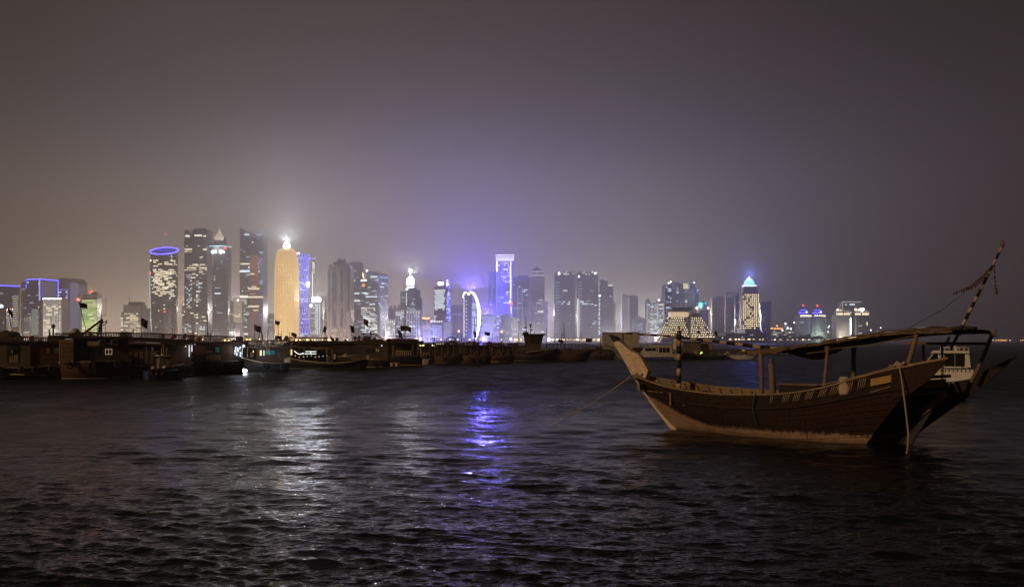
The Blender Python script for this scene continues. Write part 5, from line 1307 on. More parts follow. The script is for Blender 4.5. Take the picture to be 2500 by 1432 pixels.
# ---- boat 3
b = Boat('dhow', 'dark dhow with long slatted roof rail and pale awning edge behind the blue speedboat', 300, 470, 918, 'dhow', 1)
b.hull(302, 472, 888, 893, 884, 5.6, HK, 6, 10, stripe=CREAM, boot=GREY)
b.box('deckhouse', HW, 312, 462, 842, 893, -1.9, 2.2); b.poly('awning_edge', DIMTAN, [(292, 832), (400, 839), (400, 843), (292, 837)], -2.6, -2.3); b.box('roof', HW, 300, 470, 838, 842, -2.4, 2.4)
b.poly('upper_deck', HW, [(285, 821), (470, 829), (470, 839), (285, 832)], -2.2, 2.2); b.rail(300, 470, 811, 818.5, 11, 48, -2.25)
for k in range(7): b.box('cabin_board', DIMTAN, 318 + k * 12, 327 + k * 12, 858, 887, -1.98, -1.9)
b.box('hung_towel', CREAM, 370, 374, 846, 856, -2.4, -2.36); b.box('water_tank', GREY, 369, 383, 857, 869, -2.4, -1.95)
for xx in (358, 397, 405): b.rod('awning_post', CREAM, xx, 843, xx, 862, .03, -2.2)
for xx in (457, 463.5): b.rod('light_tube', INLIT, xx, 842, xx, 870 if xx < 460 else 858, .045, -2.1)
b.box('light_fitting', INLIT, 456, 471, 839.5, 841.5, -2.3, -2.15); b.dome('lamp_bulb', INWARM, 449, 845, 1.4, -2.1, True); lamp('lamp', (b.X(462), -2.6, b.Z(852)), (.8, .88, 1), 25, .1, b.root)
b.flag(347.5, 821, 347, 776, 15, 20, -1.0, 0.15, seed=8)
clutter(b, 310, 460, 892, 826, 103, 5, 3)
# ---- boat 4
b = Boat('dhow', 'broad dhow with brown cabin, dense roof balustrade and dazzling lit doorway', 455, 592, 913, 'dhow', -1)
b.hull(460, 594, 879, 881, 879, 5.8, HK, 4, 4, stripe=DIMTAN, pointb=.55)
b.box('cabin', HB, 476, 590, 838, 879, -2.2, 2.2); b.box('roof', HW, 400, 592, 833.5, 838, -2.5, 2.5); b.rail(455, 590, 818, 822, 13, 44, -2.4); b.box('corner_box', HW, 575, 590, 821, 834, -2.3, -1.2)
b.box('cabin_opening', HK, 503, 538, 843, 862, -2.26, -2.2); b.box('teal_curtain', TEALM, 527, 536, 846, 859, -2.32, -2.26); b.box('counter_board', DIMTAN, 503, 521, 855, 862, -2.4, -2.26); b.box('counter_rail', DIMTAN, 500, 548, 861.5, 862.5, -2.4, -2.3)
for k in range(5): b.box('panel_board', TAN, 505 + k * 7, 511 + k * 7, 864, 877, -2.28, -2.2)
d = b.box('doorway', HK, 568, 589, 841, 876, -2.28, -2.2)
rg = random.Random(4)
for k in range(16): 
    xx = rg.uniform(570, 585); yy = rg.uniform(843, 871); MB().box(b.X(xx), b.X(xx + rg.uniform(1.5, 4)), -2.34, -2.28, b.Z(yy + rg.uniform(1.5, 5)), b.Z(yy)).build('lit_shelf_item', INLIT, d)  # the doorway's brightness is put into small glowing boxes
lamp('lamp', (b.X(579), -3.0, b.Z(856)), (.78, .86, 1), 60, .15, b.root); b.rod('pole', HW, 509.5, 834, 506.5, 768, .05, -1.0)
b.rod('fender_rope', DIMTAN, 520, 880, 523, 905, .06, -2.9)
b.dome('hanging_lamp', INLIT, 592.5, 844, 3.6, -2.4, True); b.rod('light_string', INLIT, 590, 848, 588.5, 874, .025, -2.5)
clutter(b, 465, 585, 881, 833, 104, 4, 4)
# ---- floating lamp
DL = dist_on_water(910.5)
p = at(594, HY, DL); t = thing('floating_lamp', 'blazing white lamp floating low on the water off the dhow bow', 'lamp', (p.x, DL, 0.0))
MB().lathe([(0.12, -0.1), (0.28, 0.02), (0.24, 0.12)], 14).build('float', WHITE, t)
MB().lathe([(0.2, 0.12), (0.34, 0.26), (0.34, 0.38), (0.2, 0.5), (0.03, 0.54)], 14, ex=1.35).build('lamp_globe', glow('float_lamp', (0.75, 0.80, 1.0), 60.0), t); lamp('lamp', (0, -.3, .75), (.72, .84, 1), 900, .12, t)
# ---- boat 5
b = Boat('dhow', 'pleasure dhow with white upper deck frame, teal cloth and yellow lit windows', 592, 706, 906, 'dhow', 3)
b.hull(590, 704, 871, 885, 886, 5.0, HK, 16, 3, xm=672, stripe=CREAM, pointa=.08, pointb=.6)
b.box('stern_block', CREAM, 691, 705, 874, 884, -2.0, 1.6); b.box('bow_block', DIMTAN, 612, 619, 858, 872, -.5, .5)
b.box('cabin', HW, 626, 694, 848, 882, -1.5, 1.8); b.box('roof', DIMTAN, 604, 706, 845, 848, -2.1, 2.0); b.box('upper_roof', DIMTAN, 600, 706, 829, 833, -2.0, 2.0)
for xx, ww in ((632.5, 6), (641, 4)): b.window(xx, xx + ww, 853.5, 868, -1.5, HW, INWARM if xx < 640 else INLIT, 1)
b.box('teal_cloth', TEALM, 646, 668, 854.5, 865, -1.62, -1.5); b.window(616, 620, 854, 860, -1.5, HW, INWARM, 1)
for xx in (622, 646.5, 671, 675, 684): b.rod('deck_post', CREAM, xx, 833, xx, 846, .04, -1.95)
for y_ in (836.5, 840.5): b.rod('deck_rail', CREAM, 606, y_, 706, y_ + .5, .035, -1.95)
for k in range(3): b.box('bench_slat', DIMTAN, 628 + k * 15, 640 + k * 15, 834, 843, -1.2, -1.1)
for k in range(9): b.rod('stern_slat', DIMTAN, 676 + k * 3.3, 847, 676 + k * 3.3, 872, .045, -1.9)
b.rod('frame_brace', CREAM, 646, 846, 655, 856, .04, -1.95); b.rod('frame_post', CREAM, 655, 847, 655, 866, .04, -1.95); b.rod('frame_post', CREAM, 604, 846, 604, 870, .04, -1.5)
b.rod('mooring_line', DIMTAN, 615, 870, 592, 884, .03, -.3)
b.flag(622, 830, 620.5, 790, 17, 15, -1.0, 0.3, seed=11); b.flag(667, 830, 671.5, 779, 12, 9, -.6, 0.3, seed=12); b.rod('mast', HW, 678.5, 830, 678.5, 788, .04, .2); b.rod('crosstree', HW, 679, 816, 688, 814, .04, .2); b.rod('frame_mast', HW, 630, 830, 636, 808, .05, .6); b.rod('frame_mast', HW, 642, 830, 640, 808, .05, .6)
lamp('lamp', (b.X(636), -2.6, b.Z(858)), (1, .85, .6), 12, .1, b.root)
clutter(b, 610, 700, 884, 829, 105, 4, 2)
# ---- boat 6
b = Boat('dhow', 'long low dhow with white awning frame, lattice bulwark and pale dome cover', 704, 900, 901, 'dhow', -2)
b.hull(703, 903, 872, 886, 872, 5.2, HK, 4, 16, xm=815, stripe=CREAM, boot=GREY, pointa=.5)
fr = b.rod('awning_frame', CREAM, 714, 844, 760, 849.5, .045, -2.1); b.rod('frame_bar', CREAM, 760, 849.5, 825, 850, .045, -2.1, fr)
for xx in (714, 745.5, 774.5, 799, 811.5): b.rod('frame_post', CREAM, xx, 845 + (xx - 714) * .06, xx, 884, .05, -2.1, fr)
for k in range(5): b.rod('ladder_rung', CREAM, 799, 869 + k * 3.2, 811.5, 869 + k * 3.2, .03, -2.15)
lw = b.rod('bulwark_rail', CREAM, 824, 869.5, 898, 864, .05, -2.2)
for k in range(26):
    q = k / 25; b.rod('lattice_bar', DIMTAN, 826 + 68 * q, 884 - 8 * q * q, 829 + 68 * q, 870 - 5.2 * q, .028, -2.2, lw)
b.dome('dome_cover', CREAM, 845, 871, 9, -.5); b.box('bow_panel', CREAM, 893, 900, 866, 878, -.9, .6); b.rod('fender_post', CREAM, 817, 885, 819.5, 891, .07, -2.6)
b.box('deck_cabin', HW, 826, 892, 846, 872, .4, 2.0); b.box('lantern_post', INWARM, 711, 715, 852.5, 866, -.6, -.45)
st = b.rod('light_string', glow('string_white', (.95, 1.0, .9), 1.6), 735, 863, 772, 863, .05, .5)
b.rod('light_bar', glow('string_white', (.95, 1.0, .9), 1.6), 746, 857.5, 772, 857.5, .05, .5, st); b.rod('light_bar', glow('string_white', (.95, 1.0, .9), 1.6), 759, 857.5, 759, 863, .04, .5, st)
MB().path([(b.X(719 + 22 * q), .5, b.Z(856 + 8 * math.sin(q * math.pi * .8))) for q in [i / 8 for i in range(9)]], .05, 5).build('light_swag', glow('string_white', (.95, 1.0, .9), 1.6), st)
for k in range(9): b.dome('deck_light', INLIT if k % 2 else INWARM, 722 + k * 9.5, 868 + (k * 7 % 4), 1.0, .4, True)
b.poly('hung_shirt', WHITE, [(815, 864), (818, 862), (821, 866), (819, 876), (814, 876)], -1.3, -1.2)
lamp('lamp', (b.X(755), -.6, b.Z(858)), (.95, 1, .9), 22, .1, b.root)
# ---- background roof deck behind boat 6
b = Boat('dhow', 'unlit dhow seen as a dark flat roof line behind the awning framed dhow', 715, 880, 889, 'dhow', 0)
b.hull(712, 884, 872, 876, 872, 6, HK, 4, 8); b.box('deckhouse', HW, 716, 870, 838, 876, -1.8, 2.2); b.box('roof', HW, 706, 872, 832, 838, -2.4, 2.4); b.rail(708, 800, 823, 824, 9, 30, -2.3)
b.flag(710, 832, 714, 811, 13, 8, 0, .2, seed=14); b.flag(782, 832, 792, 795, 6, 14, 0, .7, seed=15); b.rod('aerial', HW, 796, 832, 794, 810, .04, 0.2); b.flag(809, 832, 805, 818, 8, 11, -.5, .7, seed=16); b.box('raft_drum', GREY, 818, 827, 824, 832, -.6, .6)
for k in range(10): b.dome('string_bulb', (INLIT, INWARM, LAMPO)[k % 3], 738 + k * 6.2, 829 + (k * 5 % 5), 1.0, -2.35, True)
clutter(b, 730, 870, 874, 832, 106, 6, 0)
# ---- boat 7
b = Boat('dhow', 'brown cabined dhow with high railed roof deck and small white notice', 856, 950, 897, 'dhow', -4)
b.hull(858, 952, 868, 877, 880, 5.6, HB, 8, 3, stripe=DIMTAN, boot=CREAM, pointb=.6)
b.box('cabin', HB, 872, 949, 834, 880, -2.2, 2.2); b.poly('roof', HW, [(862, 832), (930, 827), (952, 838), (950, 842), (862, 837)], -2.5, 2.4)
b.rail(864, 886, 824, 824.5, 10, 6, -2.3); b.rail(886, 920, 815.5, 815.5, 14, 7, -2.0); b.rail(920, 944, 816, 830, 12, 7, -2.2)
b.box('notice_board', WHITE, 919.5, 928, 851, 857.5, -2.3, -2.22); b.dome('cabin_lamp', INLIT, 934, 843, 1.6, -2.3, True)
for k in range(4): b.window(882 + k * 9, 888 + k * 9, 850, 862, -2.2, HW, DGLASS, 1)
b.rod('rubbing_strake', CREAM, 900, 874, 945, 879, .05, -2.85); b.flag(862, 832, 855, 791, 10, 17, -.5, .5, seed=17); b.flag(889.5, 830, 888.5, 777, 11, 15, -.2, .15, paint('flag_faded', (.13, .06, .055), .9), seed=18); b.flag(866, 832, 864, 817, 7, 9, -.5, .6, seed=19)
b.box('radar_post', HW, 904.5, 906, 812, 830, -.2, 0); b.dome('radar_ball', HW, 905, 812, 2.6, -.1, True); b.dome('float_ball', HK, 878, 823, 4, -.4, True); b.box('roof_locker', HW, 889, 905, 820, 830, -.8, .6)
clutter(b, 864, 945, 878, 832, 107, 4, 3)
# ---- boat 8 floating restaurant
b = Boat('restaurant_barge', 'square floating restaurant with slatted roof, curtains and white balusters', 945, 1031, 892, 'barge', 2)
b.hull(944, 1030, 868, 868, 868, 6.4, HK, 2, 2, pointa=.85, pointb=.85, boot=CREAM)
b.box('saloon_wall', HW, 954, 1018, 835, 868, -1.2, 2.6); b.box('roof', HW, 943, 1032, 832, 837, -3.1, 3.0); b.box('roof_fascia', HB, 950, 1020, 826.5, 832, -2.8, 2.6)
for k in range(12): MB().obox((b.X(947 + k * 6), -2.9, b.Z(827)), (b.X(951.5 + k * 6) - b.X(947 + k * 6), 5.5, 0), (.14, 0, 0), (b.X(952) - b.X(945), 0, -(b.Z(827) - b.Z(819)) * -1)).build('roof_slat', HK, b.root)
b.rod('ridge_bar', HK, 946, 820, 1013, 820, .05, -2.9)
for xx in (950, 961, 1008, 1021, 1026): b.rod('roof_post', HW, xx, 836, xx, 869, .09, -2.7)
for xx, mt in ((958.5, TAN), (963.5, TAN), (953, DIMTAN), (1006, DIMTAN), (1011, HB)): b.poly('curtain', mt, [(xx - 2.6, 838), (xx + 2.6, 838), (xx + 1.6, 855), (xx + 2.2, 866), (xx - 2.2, 866), (xx - 1.4, 854)], -2.55, -2.4)
for k in range(8): MB().lathe([(.06, b.Z(867)), (.11, b.Z(863)), (.05, b.Z(860)), (.1, b.Z(857.5)), (.06, b.Z(856))], 6, b.X(966 + k * 5), -2.6).build('baluster', CREAM, b.root)
b.rod('handrail', CREAM, 964, 855.6, 1003, 855.6, .05, -2.6); b.rod('white_sheet_post', CREAM, 1025, 848, 1026.5, 873, .12, -2.9)
b.flag(982, 828, 976, 793, 27, 12, -.8, .18, seed=20); b.flag(975, 828, 970, 805, 11, 19, -1.4, .5, seed=21); b.dome('eave_lamp', INLIT, 945.5, 830, 1.8, -3.0, True)
# small craft beside the barge
def skiff(x0, x1, ywl, ytop, label, mat, seed):
    b = Boat('skiff', label, x0, x1, ywl, 'skiff', seed * 3 - 5, None)
    b.hull(x0, x1, ytop, ytop + 1.5, ytop - .5, 1.6, mat, 1, 2.5, pointa=.7, stripe=WHITE)
    b.box('thwart', mat, (x0 * .6 + x1 * .4), (x0 * .4 + x1 * .6), ytop + 1.5, ytop + 3, -.6, .6); b.box('outboard_motor', GREY, x0 - 1.2, x0 + 1.2, ytop - 3, ytop + 6, -.2, .2)
    return b
skiff(953, 963, 894, 885, 'small pale skiff tied beside the red buoy', CREAM, 1); skiff(964.5, 976, 894, 885, 'small pale skiff moored under the floating restaurant', CREAM, 2)
b = skiff(1030, 1055, 889.5, 876, 'cream skiff with a tall tube frame beyond the floating restaurant', CREAM, 1)
for xx in (1034, 1041, 1049): b.rod('tube_frame', CREAM, xx, 876, xx, 861, .035, -.6)
b.rod('tube_frame', CREAM, 1033, 861.5, 1050, 861.5, .035, -.6)
p = at(948, 880, dist_on_water(891)); t = thing('buoy', 'red fender buoy hanging beside the pale skiffs', 'buoy', (p.x, dist_on_water(891), 0))
DB = dist_on_water(891); zc = CH + (HY - 880) / F * DB; r_ = px(4, DB)
MB().lathe([(.03, zc - r_ * 1.7), (r_ * .7, zc - r_), (r_, zc), (r_ * .7, zc + r_), (.05, zc + r_ * 1.3)], 12).build('float', REDB, t); MB().tube((0, 0, zc + r_ * 1.2), (0, 0, zc + r_ * 3), .03, .03, 5).build('rope', RAILM, t); MB().lathe([(.1, -.2), (.22, .1), (.2, .45), (.06, .6)], 10, .2, -.1).build('lower_float', REDB, t)
# ---- lit slat roof hall on the quay
p = at(1056, HY, 338); t = thing('quay_shelter', 'quay shelter with glowing striplights under a slatted roof', 'shelter', (p.x, 338, 1.35))
def sx(x): return px(x - 1056, 338)
def sz(y): return CH + (HY - y) / F * 338 - 1.35
MB().box(sx(1022), sx(1046), -.4, -.2, sz(844.5), sz(842)).build('striplight', glow('strip_yellow', (1.0, .86, .42), 3.5), t); MB().box(sx(1056), sx(1084), -.4, -.2, sz(846), sz(839)).build('striplight', glow('strip_yellow', (1.0, .86, .42), 3.5), t)
for k in range(9): MB().obox((sx(1056 + k * 4.2), -1.0, sz(846)), (sx(1058) - sx(1056), 0, 0), (0, .3, 0), (sx(1049) - sx(1057), 0, sz(835) - sz(846))).build('roof_slat', HK, t)
MB().box(sx(1020), sx(1090), -.6, 4, sz(847.5), sz(846.2)).build('beam', HK, t)
for xx in (1022, 1045, 1088): MB().tube((sx(xx), -.5, 0), (sx(xx), -.5, sz(846)), .15, .15, 6).build('post', HK, t)
MB().box(sx(1018), sx(1046), -.8, 4, sz(838.6), sz(837)).build('roof', HK, t)
lamp('lamp', (0, -1.2, sz(843)), (1, .85, .45), 400, .3, t)
# ---- stern-on dhows
def stern_dhow(x0, x1, ywl, ysheer, yroof, label, mat, seed, boot=None, stripe=None):
    b = Boat('dhow', label, x0, x1, ywl, 'dhow', (seed % 3 - 1) * 4)
    b.hull(x0, x1, ysheer, ysheer + 3, ysheer, 5.5, mat, 4, 5, boot=boot, pointa=.7, pointb=.7, stripe=stripe)
    rg = random.Random(seed); xm = (x0 + x1) / 2
    b.box('deckhouse', HW, x0 + 5, x1 - 6, yroof + 5, ysheer + 4, -1.8, 2.2); b.box('roof', HW, x0 - 1, x1 + 1, yroof + 2, yroof + 5, -2.4, 2.6); b.box('roof_locker', HW, xm - 10, xm + 6, yroof - 3, yroof + 2, -.9, .9)
    for k in range(5): b.rod('awning_post', DIMTAN, x0 + 4 + k * (x1 - x0 - 8) / 4, yroof + 5, x0 + 4 + k * (x1 - x0 - 8) / 4, ysheer + 2, .07, -2.3)
    for k in range(6): b.box('deck_crate', (HW, HB, DIMTAN)[k % 3], x0 + 6 + k * (x1 - x0 - 16) / 6, x0 + 13 + k * (x1 - x0 - 16) / 6, ysheer - 2 - rg.uniform(2, 7), ysheer + 2, -2.1, -1.5)
    b.box('rudder', HK, xm - 2, xm + 1.5, ysheer + 6, ywl + 2, -3.1, -2.8); b.rail(x0, x1, yroof - 5, yroof - 5, 8, 14, -2.2)
    clutter(b, x0 + 4, x1 - 4, ysheer, yroof, seed + 300, 3, 2)
    return b
b = stern_dhow(1060, 1126, 887, 868, 838, 'brown dhow with arched canopy frame on its roof beside the floating restaurant', HB, 31, GREY)
MB().path([(b.X(1090 + 22 * q), -1.0, b.Z(827 - 4.5 * math.sin(q * math.pi))) for q in [i / 8 for i in range(9)]], .09, 6).build('canopy_arch', HK, b.root)
for xx in (1090, 1112): b.rod('canopy_post', HK, xx, 827, xx, 840, .05, -1.0)
b.rod('derrick', HK, 1050, 828, 1061, 823, .05, -.6); b.rod('derrick_mast', HK, 1058, 842, 1061, 823, .12, -.6); b.rod('pole', HK, 1045, 842, 1044.5, 823, .05, -.6)
b = stern_dhow(1128, 1198, 887, 866, 840, 'dark dhow with tall bare mast and furled flag before the arch tower', HB, 32)
b.rod('mast', HK, 1158.5, 840, 1157.5, 776, .09, -.5, r1=.04); b.flag(1158, 832, 1156, 806, 7, 14, -.4, .7, seed=33); b.rod('stay', HK, 1158, 800, 1150, 836, .02, -.5); b.rod('stay', HK, 1158, 800, 1169, 836, .02, -.5); b.flag(1186, 838, 1182, 807, 14, 8, -.4, .25, seed=34)
b = stern_dhow(1196, 1254, 884, 866, 842, 'low dhow with white painted waterline beside the trapezoid wheelhouse', HM, 35, CREAM)
b.rod('tube_post', CREAM, 1217, 851, 1217.5, 862, .05, -2.4)
# ---- second row of dark dhows that close the gaps
for i, (x0, x1, ywl, ysh, yrf, lab, mt) in enumerate((
        (118, 196, 897, 868, 834, 'unlit dhow wedged behind the tan cabin and the maroon dhow', HB), (290, 352, 897, 866, 833, 'unlit dhow wedged between the maroon dhow and the slatted rail dhow', HW),
        (430, 500, 896, 866, 836, 'unlit brown dhow behind the bright cabin striplights', HB), (560, 640, 893, 866, 838, 'unlit dhow behind the floating lamp and lit doorway', HW), (672, 735, 891, 866, 838, 'unlit dhow behind the stern of the pleasure dhow', HB),
        (1018, 1076, 881, 862, 842, 'unlit dhow behind the cream skiff with tube frame', HW), (1104, 1150, 880, 862, 841, 'unlit dhow squeezed behind the arched canopy dhow', HB), (1180, 1214, 880, 862, 843, 'unlit dhow squeezed behind the tall bare mast', HW), (1236, 1282, 879, 862, 842, 'unlit dhow squeezed behind the trapezoid wheelhouse', HB), (1430, 1500, 876, 862, 850, 'low unlit dhow under the white quay shed', HW))):
    b = stern_dhow(x0, x1, ywl, ysh, yrf, lab, mt, 60 + i)
    b.rod('mast', HK, (x0 + x1) / 2 + i % 3 * 4, yrf, (x0 + x1) / 2 + i % 3 * 4 - 2 + i % 2 * 3, yrf - 26 - 5 * (i % 3), .06, .2, r1=.03)
# ---- boat 11
b = Boat('dhow', 'long fishing dhow with flared trapezoid wheelhouse and thin masts', 1254, 1348, 881.5, 'dhow', 2)
b.hull(1254, 1352, 864, 866, 856, 6.0, HK, 4, 14, boot=GREY)
b.poly('wheelhouse', HB, [(1279, 818), (1327, 818), (1319, 845), (1319, 862), (1283, 862), (1283, 845)], -1.8, 1.8); b.box('wheelhouse_roof', HK, 1274.5, 1331.5, 814.5, 818, -2.3, 2.3); b.box('funnel', HW, 1277, 1290, 810, 815, -.7, .7)
b.poly('dark_window', HK, [(1294, 820), (1323, 820), (1317, 838), (1294, 838)], -1.88, -1.8)
for k in range(5): b.box('wall_board', HB, 1280.5 + k * 2.7, 1282.7 + k * 2.7, 820, 843, -1.86, -1.8)
b.rod('mast', HK, 1285.5, 815, 1283.2, 772, .12, 0, r1=.04); b.rod('mast_lamp_post', HK, 1280.5, 812, 1282, 797, .03, 0); b.box('mast_lamp', HK, 1280.5, 1286, 798, 801, -.2, .2)
b.rod('forked_post', HK, 1295.5, 815, 1294.5, 796, .09, .3); b.poly('fork_head', HK, [(1292, 789), (1294.5, 792), (1298.5, 789), (1297, 797), (1295, 799), (1293, 796)], .15, .45); b.poly('vane', HK, [(1296, 806), (1302, 802.5), (1301, 805), (1297, 808)], .2, .4); b.rod('finial_post', HK, 1305, 815, 1304.6, 805, .08, .2, r1=.03)
b.poly('deck_pile', HW, [(1258, 862), (1262, 845), (1284, 842), (1300, 856), (1345, 850), (1340, 866), (1258, 868)], -1.4, 1.2); b.rail(1262, 1340, 852, 852, 10, 18, -2.2)
for k in range(5): b.poly('pale_tarp', CREAM, [(1282 + k * 11, 858.5 - k * 1.2), (1291 + k * 11, 856 - k * 1.3), (1292 + k * 11, 857.6 - k * 1.3), (1283 + k * 11, 860 - k * 1.2)], -2.6, -2.3)
b.rod('stern_mast', HK, 1334.8, 862, 1334.6, 800, .07, .2, r1=.05); b.dome('mast_block', HK, 1335, 810, 1.2, .2, True)
b = Boat('dhow', 'broad bowed fishing dhow heaped with nets under a slim raked mast', 1320, 1452, 881, 'dhow', -3)
b.hull(1318, 1450, 866, 864, 851, 6.0, HB, 4, 22, xm=1385, boot=None, pointb=.2)
b.poly('net_heap', HW, [(1345, 866), (1350, 853), (1362, 850), (1375, 855), (1390, 849), (1405, 856), (1420, 852), (1428, 862), (1420, 868)], -1.5, 1.0); b.box('gear_box', DIMTAN, 1345, 1351, 861, 869, -2.95, -2.8)
b.rod('mast', HK, 1380.5, 858, 1376.5, 787, .09, .2, r1=.04); b.rod('stay', HK, 1377, 800, 1368, 845, .025, .2); b.rod('stay', HK, 1371.5, 812, 1369, 845, .05, .2); b.rod('stay', HK, 1375.5, 812, 1375, 840, .035, .2)
b.rail(1335, 1440, 839, 840, 14, 12, -1.2, HK); b.flag(1360, 852, 1364, 826, 13, 7, -.5, .25, seed=41); b.flag(1428, 850, 1432, 823, 15, 9, -.5, .25, seed=42)
b.rod('white_waterline', CREAM, 1345, 879, 1365, 879.5, .09, -2.3)
# ---- quay shed
DS = 338.0
p = at(1515, HY, DS); t = thing('quay_shed', 'plain white windowless shed on the quay behind the dhow prow', 'shed', (p.x, DS, 1.35), R(-4))
SHEDM = paint('shed_white', (0.50, 0.45, 0.41), .8, .12, .15)
w_ = px(45, DS); MB().box(-w_, w_, -3, 4, 0, CH + (HY - 812.5) / F * DS - 1.35).build('shed_wall', SHEDM, t); MB().box(-w_ - .15, w_ + .15, -3.15, 4.15, CH + (HY - 812.5) / F * DS - 1.35, CH + (HY - 811) / F * DS - 1.35).build('flat_roof', GREY, t)
for k in range(9): MB().box(-w_ + (k + .5) * 2 * w_ / 9 - .03, -w_ + (k + .5) * 2 * w_ / 9 + .03, -3.05, -3.0, 0, CH + (HY - 813) / F * DS - 1.35).build('panel_rib', SHEDM, t)
# ---- ghost prow boat
b = Boat('dhow', 'small grey dhow with upswept prow moored below the white shed', 1478, 1570, 877, 'dhow', 0)
b.hull(1500, 1572, 858, 867, 868, 3.2, GREY, 14, 2, pointa=.06, pointb=.5)
b.poly('prow', GREY, [(1474, 838), (1479, 838), (1508, 853), (1512, 861), (1503, 862), (1490, 851)], -.12, .12); b.box('low_cabin', HW, 1522, 1558, 858, 868, -1.0, 1.0); b.rod('bow_line', RAILM, 1498, 860, 1500, 872, .03, -.3)
# ---- white cabin cruiser
b = Boat('cabin_cruiser', 'white cabin cruiser with blue hull bottom moored behind the striped mast', 1543, 1668, 878, 'motor boat', 0)
b.hull(1546, 1664, 862, 864, 862, 3.6, WHITE, 14, 2, pointa=.08, pointb=.7, stripe=WHITE); b.box('blue_band', BLUE, 1572, 1640, 870.5, 877.5, -1.9, -1.6)
b.poly('cabin', WHITE, [(1562, 864), (1573, 848), (1582, 845.5), (1602, 846), (1606, 864)], -1.4, 1.4)
for x0, x1 in ((1576, 1583), (1584.5, 1590), (1592, 1601)): b.poly('window', DGLASS, [(x0, 849), (x1, 848.5), (x1 + .6, 856), (x0 - 1.5, 856)], -1.46, -1.4)
b.box('aft_cabin', WHITE, 1606, 1640, 846, 866, -1.4, 1.4); 
for x0 in (1609, 1618, 1627): b.box('window', DGLASS, x0, x0 + 7.5, 848, 860, -1.46, -1.4)
b.box('flybridge_roof', WHITE, 1585, 1648, 843, 846, -1.6, 1.6); b.rail(1560, 1606, 838.5, 838.5, 5, 6, -1.2, WHITE, .025); b.rail(1640, 1662, 856, 857, 8, 5, -1.5, WHITE, .03)
b.box('dark_tarp', HK, 1545, 1570, 848, 857, -1.0, 1.0)
# ---- work barge cabin
b = Boat('work_barge', 'drab work barge with plank cabin and small green light behind the striped mast', 1662, 1765, 877, 'barge', 0)
b.hull(1660, 1770, 866, 867, 866, 5.0, HK, 3, 3, pointa=.8, pointb=.8); b.box('cabin', DIMTAN, 1668, 1712, 836, 866, -1.8, 1.8); b.box('roof', HW, 1664, 1740, 833, 836, -2.1, 2.1); b.box('dark_store', HK, 1712, 1732, 838, 866, -1.4, 1.6)
for k in range(7): b.box('plank', DIMTAN, 1668.5, 1711.5, 837.5 + k * 4.1, 841 + k * 4.1, -1.88, -1.8)
b.box('corner_post', TAN, 1731, 1737, 835, 852, -1.9, -1.5); b.dome('green_light', glow('nav_green', (.55, 1.0, .1), 4.0), 1713, 860, 1.6, -1.95, True); b.dome('green_light', glow('nav_green', (.55, 1.0, .1), 4.0), 1710.5, 862, 1.0, -1.95, True); b.box('life_ring_box', CREAM, 1697, 1701, 856, 863, -1.95, -1.88)
for k in range(5): b.rod('awning_post', HW, 1740 + k * 6, 850, 1740 + k * 6, 866, .06, -1.6)
# ---- white speedboat
b = Boat('speedboat', 'white open speedboat with folded windshield frame and pointed bow', 1744, 1852, 877, 'speedboat', 0)
b.hull(1746, 1854, 871, 867, 862, 2.6, WHITE, 2, 16, pointa=.75, stripe=WHITE); b.rod('hull_stripe', HK, 1775, 870, 1846, 864.8, .06, -1.22)
for pts in ([(1762, 870), (1776, 857), (1779, 858), (1767, 870)], [(1776, 857), (1784, 866), (1782, 867), (1775, 859)]): b.poly('windshield_frame', WHITE, pts, -.7, -.6)
b.box('console', GREY, 1767, 1778, 863, 870, -.4, .4); b.box('seat', CREAM, 1756, 1763, 864, 870, -.5, .5); b.box('outboard_motor', GREY, 1743, 1748, 862, 874, -.3, .3); b.rod('bow_rail', WHITE, 1800, 862, 1850, 858.5, .03, -.8); b.rod('bow_rail', WHITE, 1800, 862, 1800, 866, .03, -.8)
# ---- yellow sign
DY = 336; p = at(1815, 857, DY); t = thing('quay_sign', 'small bright yellow square sign on the quay behind the white speedboat', 'sign', (p.x, DY, 1.35))
z_ = p.z - 1.35; MB().box(-.38, .38, -.03, .03, z_ - .38, z_ + .38).build('sign_board', glow('sign_yellow', (1.0, .75, .03), .55), t); MB().tube((0, .06, 0), (0, .06, z_ + .3), .05, .05, 6).build('post', GREY, t); MB().box(-.14, .14, -.045, -.03, z_ - .06, z_ + .14).build('sign_mark', HK, t)
# ---- blue speedboat with three outboards
b = Boat('speedboat', 'blue speedboat with three outboard motors and small white roof', 352, 455, 926, 'speedboat', 12)
b.hull(356, 453, 905, 907, 893, 2.5, BLUE, 1, 14, xm=400, pointa=.85, stripe=BLUE)
for xx in (361.5, 374, 386.5):
    m_ = b.poly('outboard_motor', HK, [(xx - 4.6, 903), (xx - 2.5, 900), (xx + 2.5, 900), (xx + 4.6, 903), (xx + 4.2, 914), (xx + 2, 917), (xx + 2, 926), (xx - 2, 926), (xx - 2, 917), (xx - 4.2, 914)], -1.75, -1.25)
    MB().box(b.X(xx - 2.4), b.X(xx + 2.4), -1.78, -1.75, b.Z(912.5), b.Z(911)).build('motor_badge', CREAM, m_); MB().box(b.X(xx - 1.2), b.X(xx + 1.2), -1.78, -1.75, b.Z(911), b.Z(907.5)).build('motor_badge', CREAM, m_)
b.box('motor_bracket', HK, 357, 392, 899, 903, -1.5, -.9); b.poly('console', GREY, [(385, 900), (387, 874), (405, 872), (408, 900)], -.45, .45)
b.box('roof_top', WHITE, 384, 409, 866.5, 869, -.9, .9); b.dome('roof_pod', WHITE, 397, 867, 5, 0)
for xx in (386, 407): b.rod('roof_post', GREY, xx, 869, xx, 900, .04, -.7)
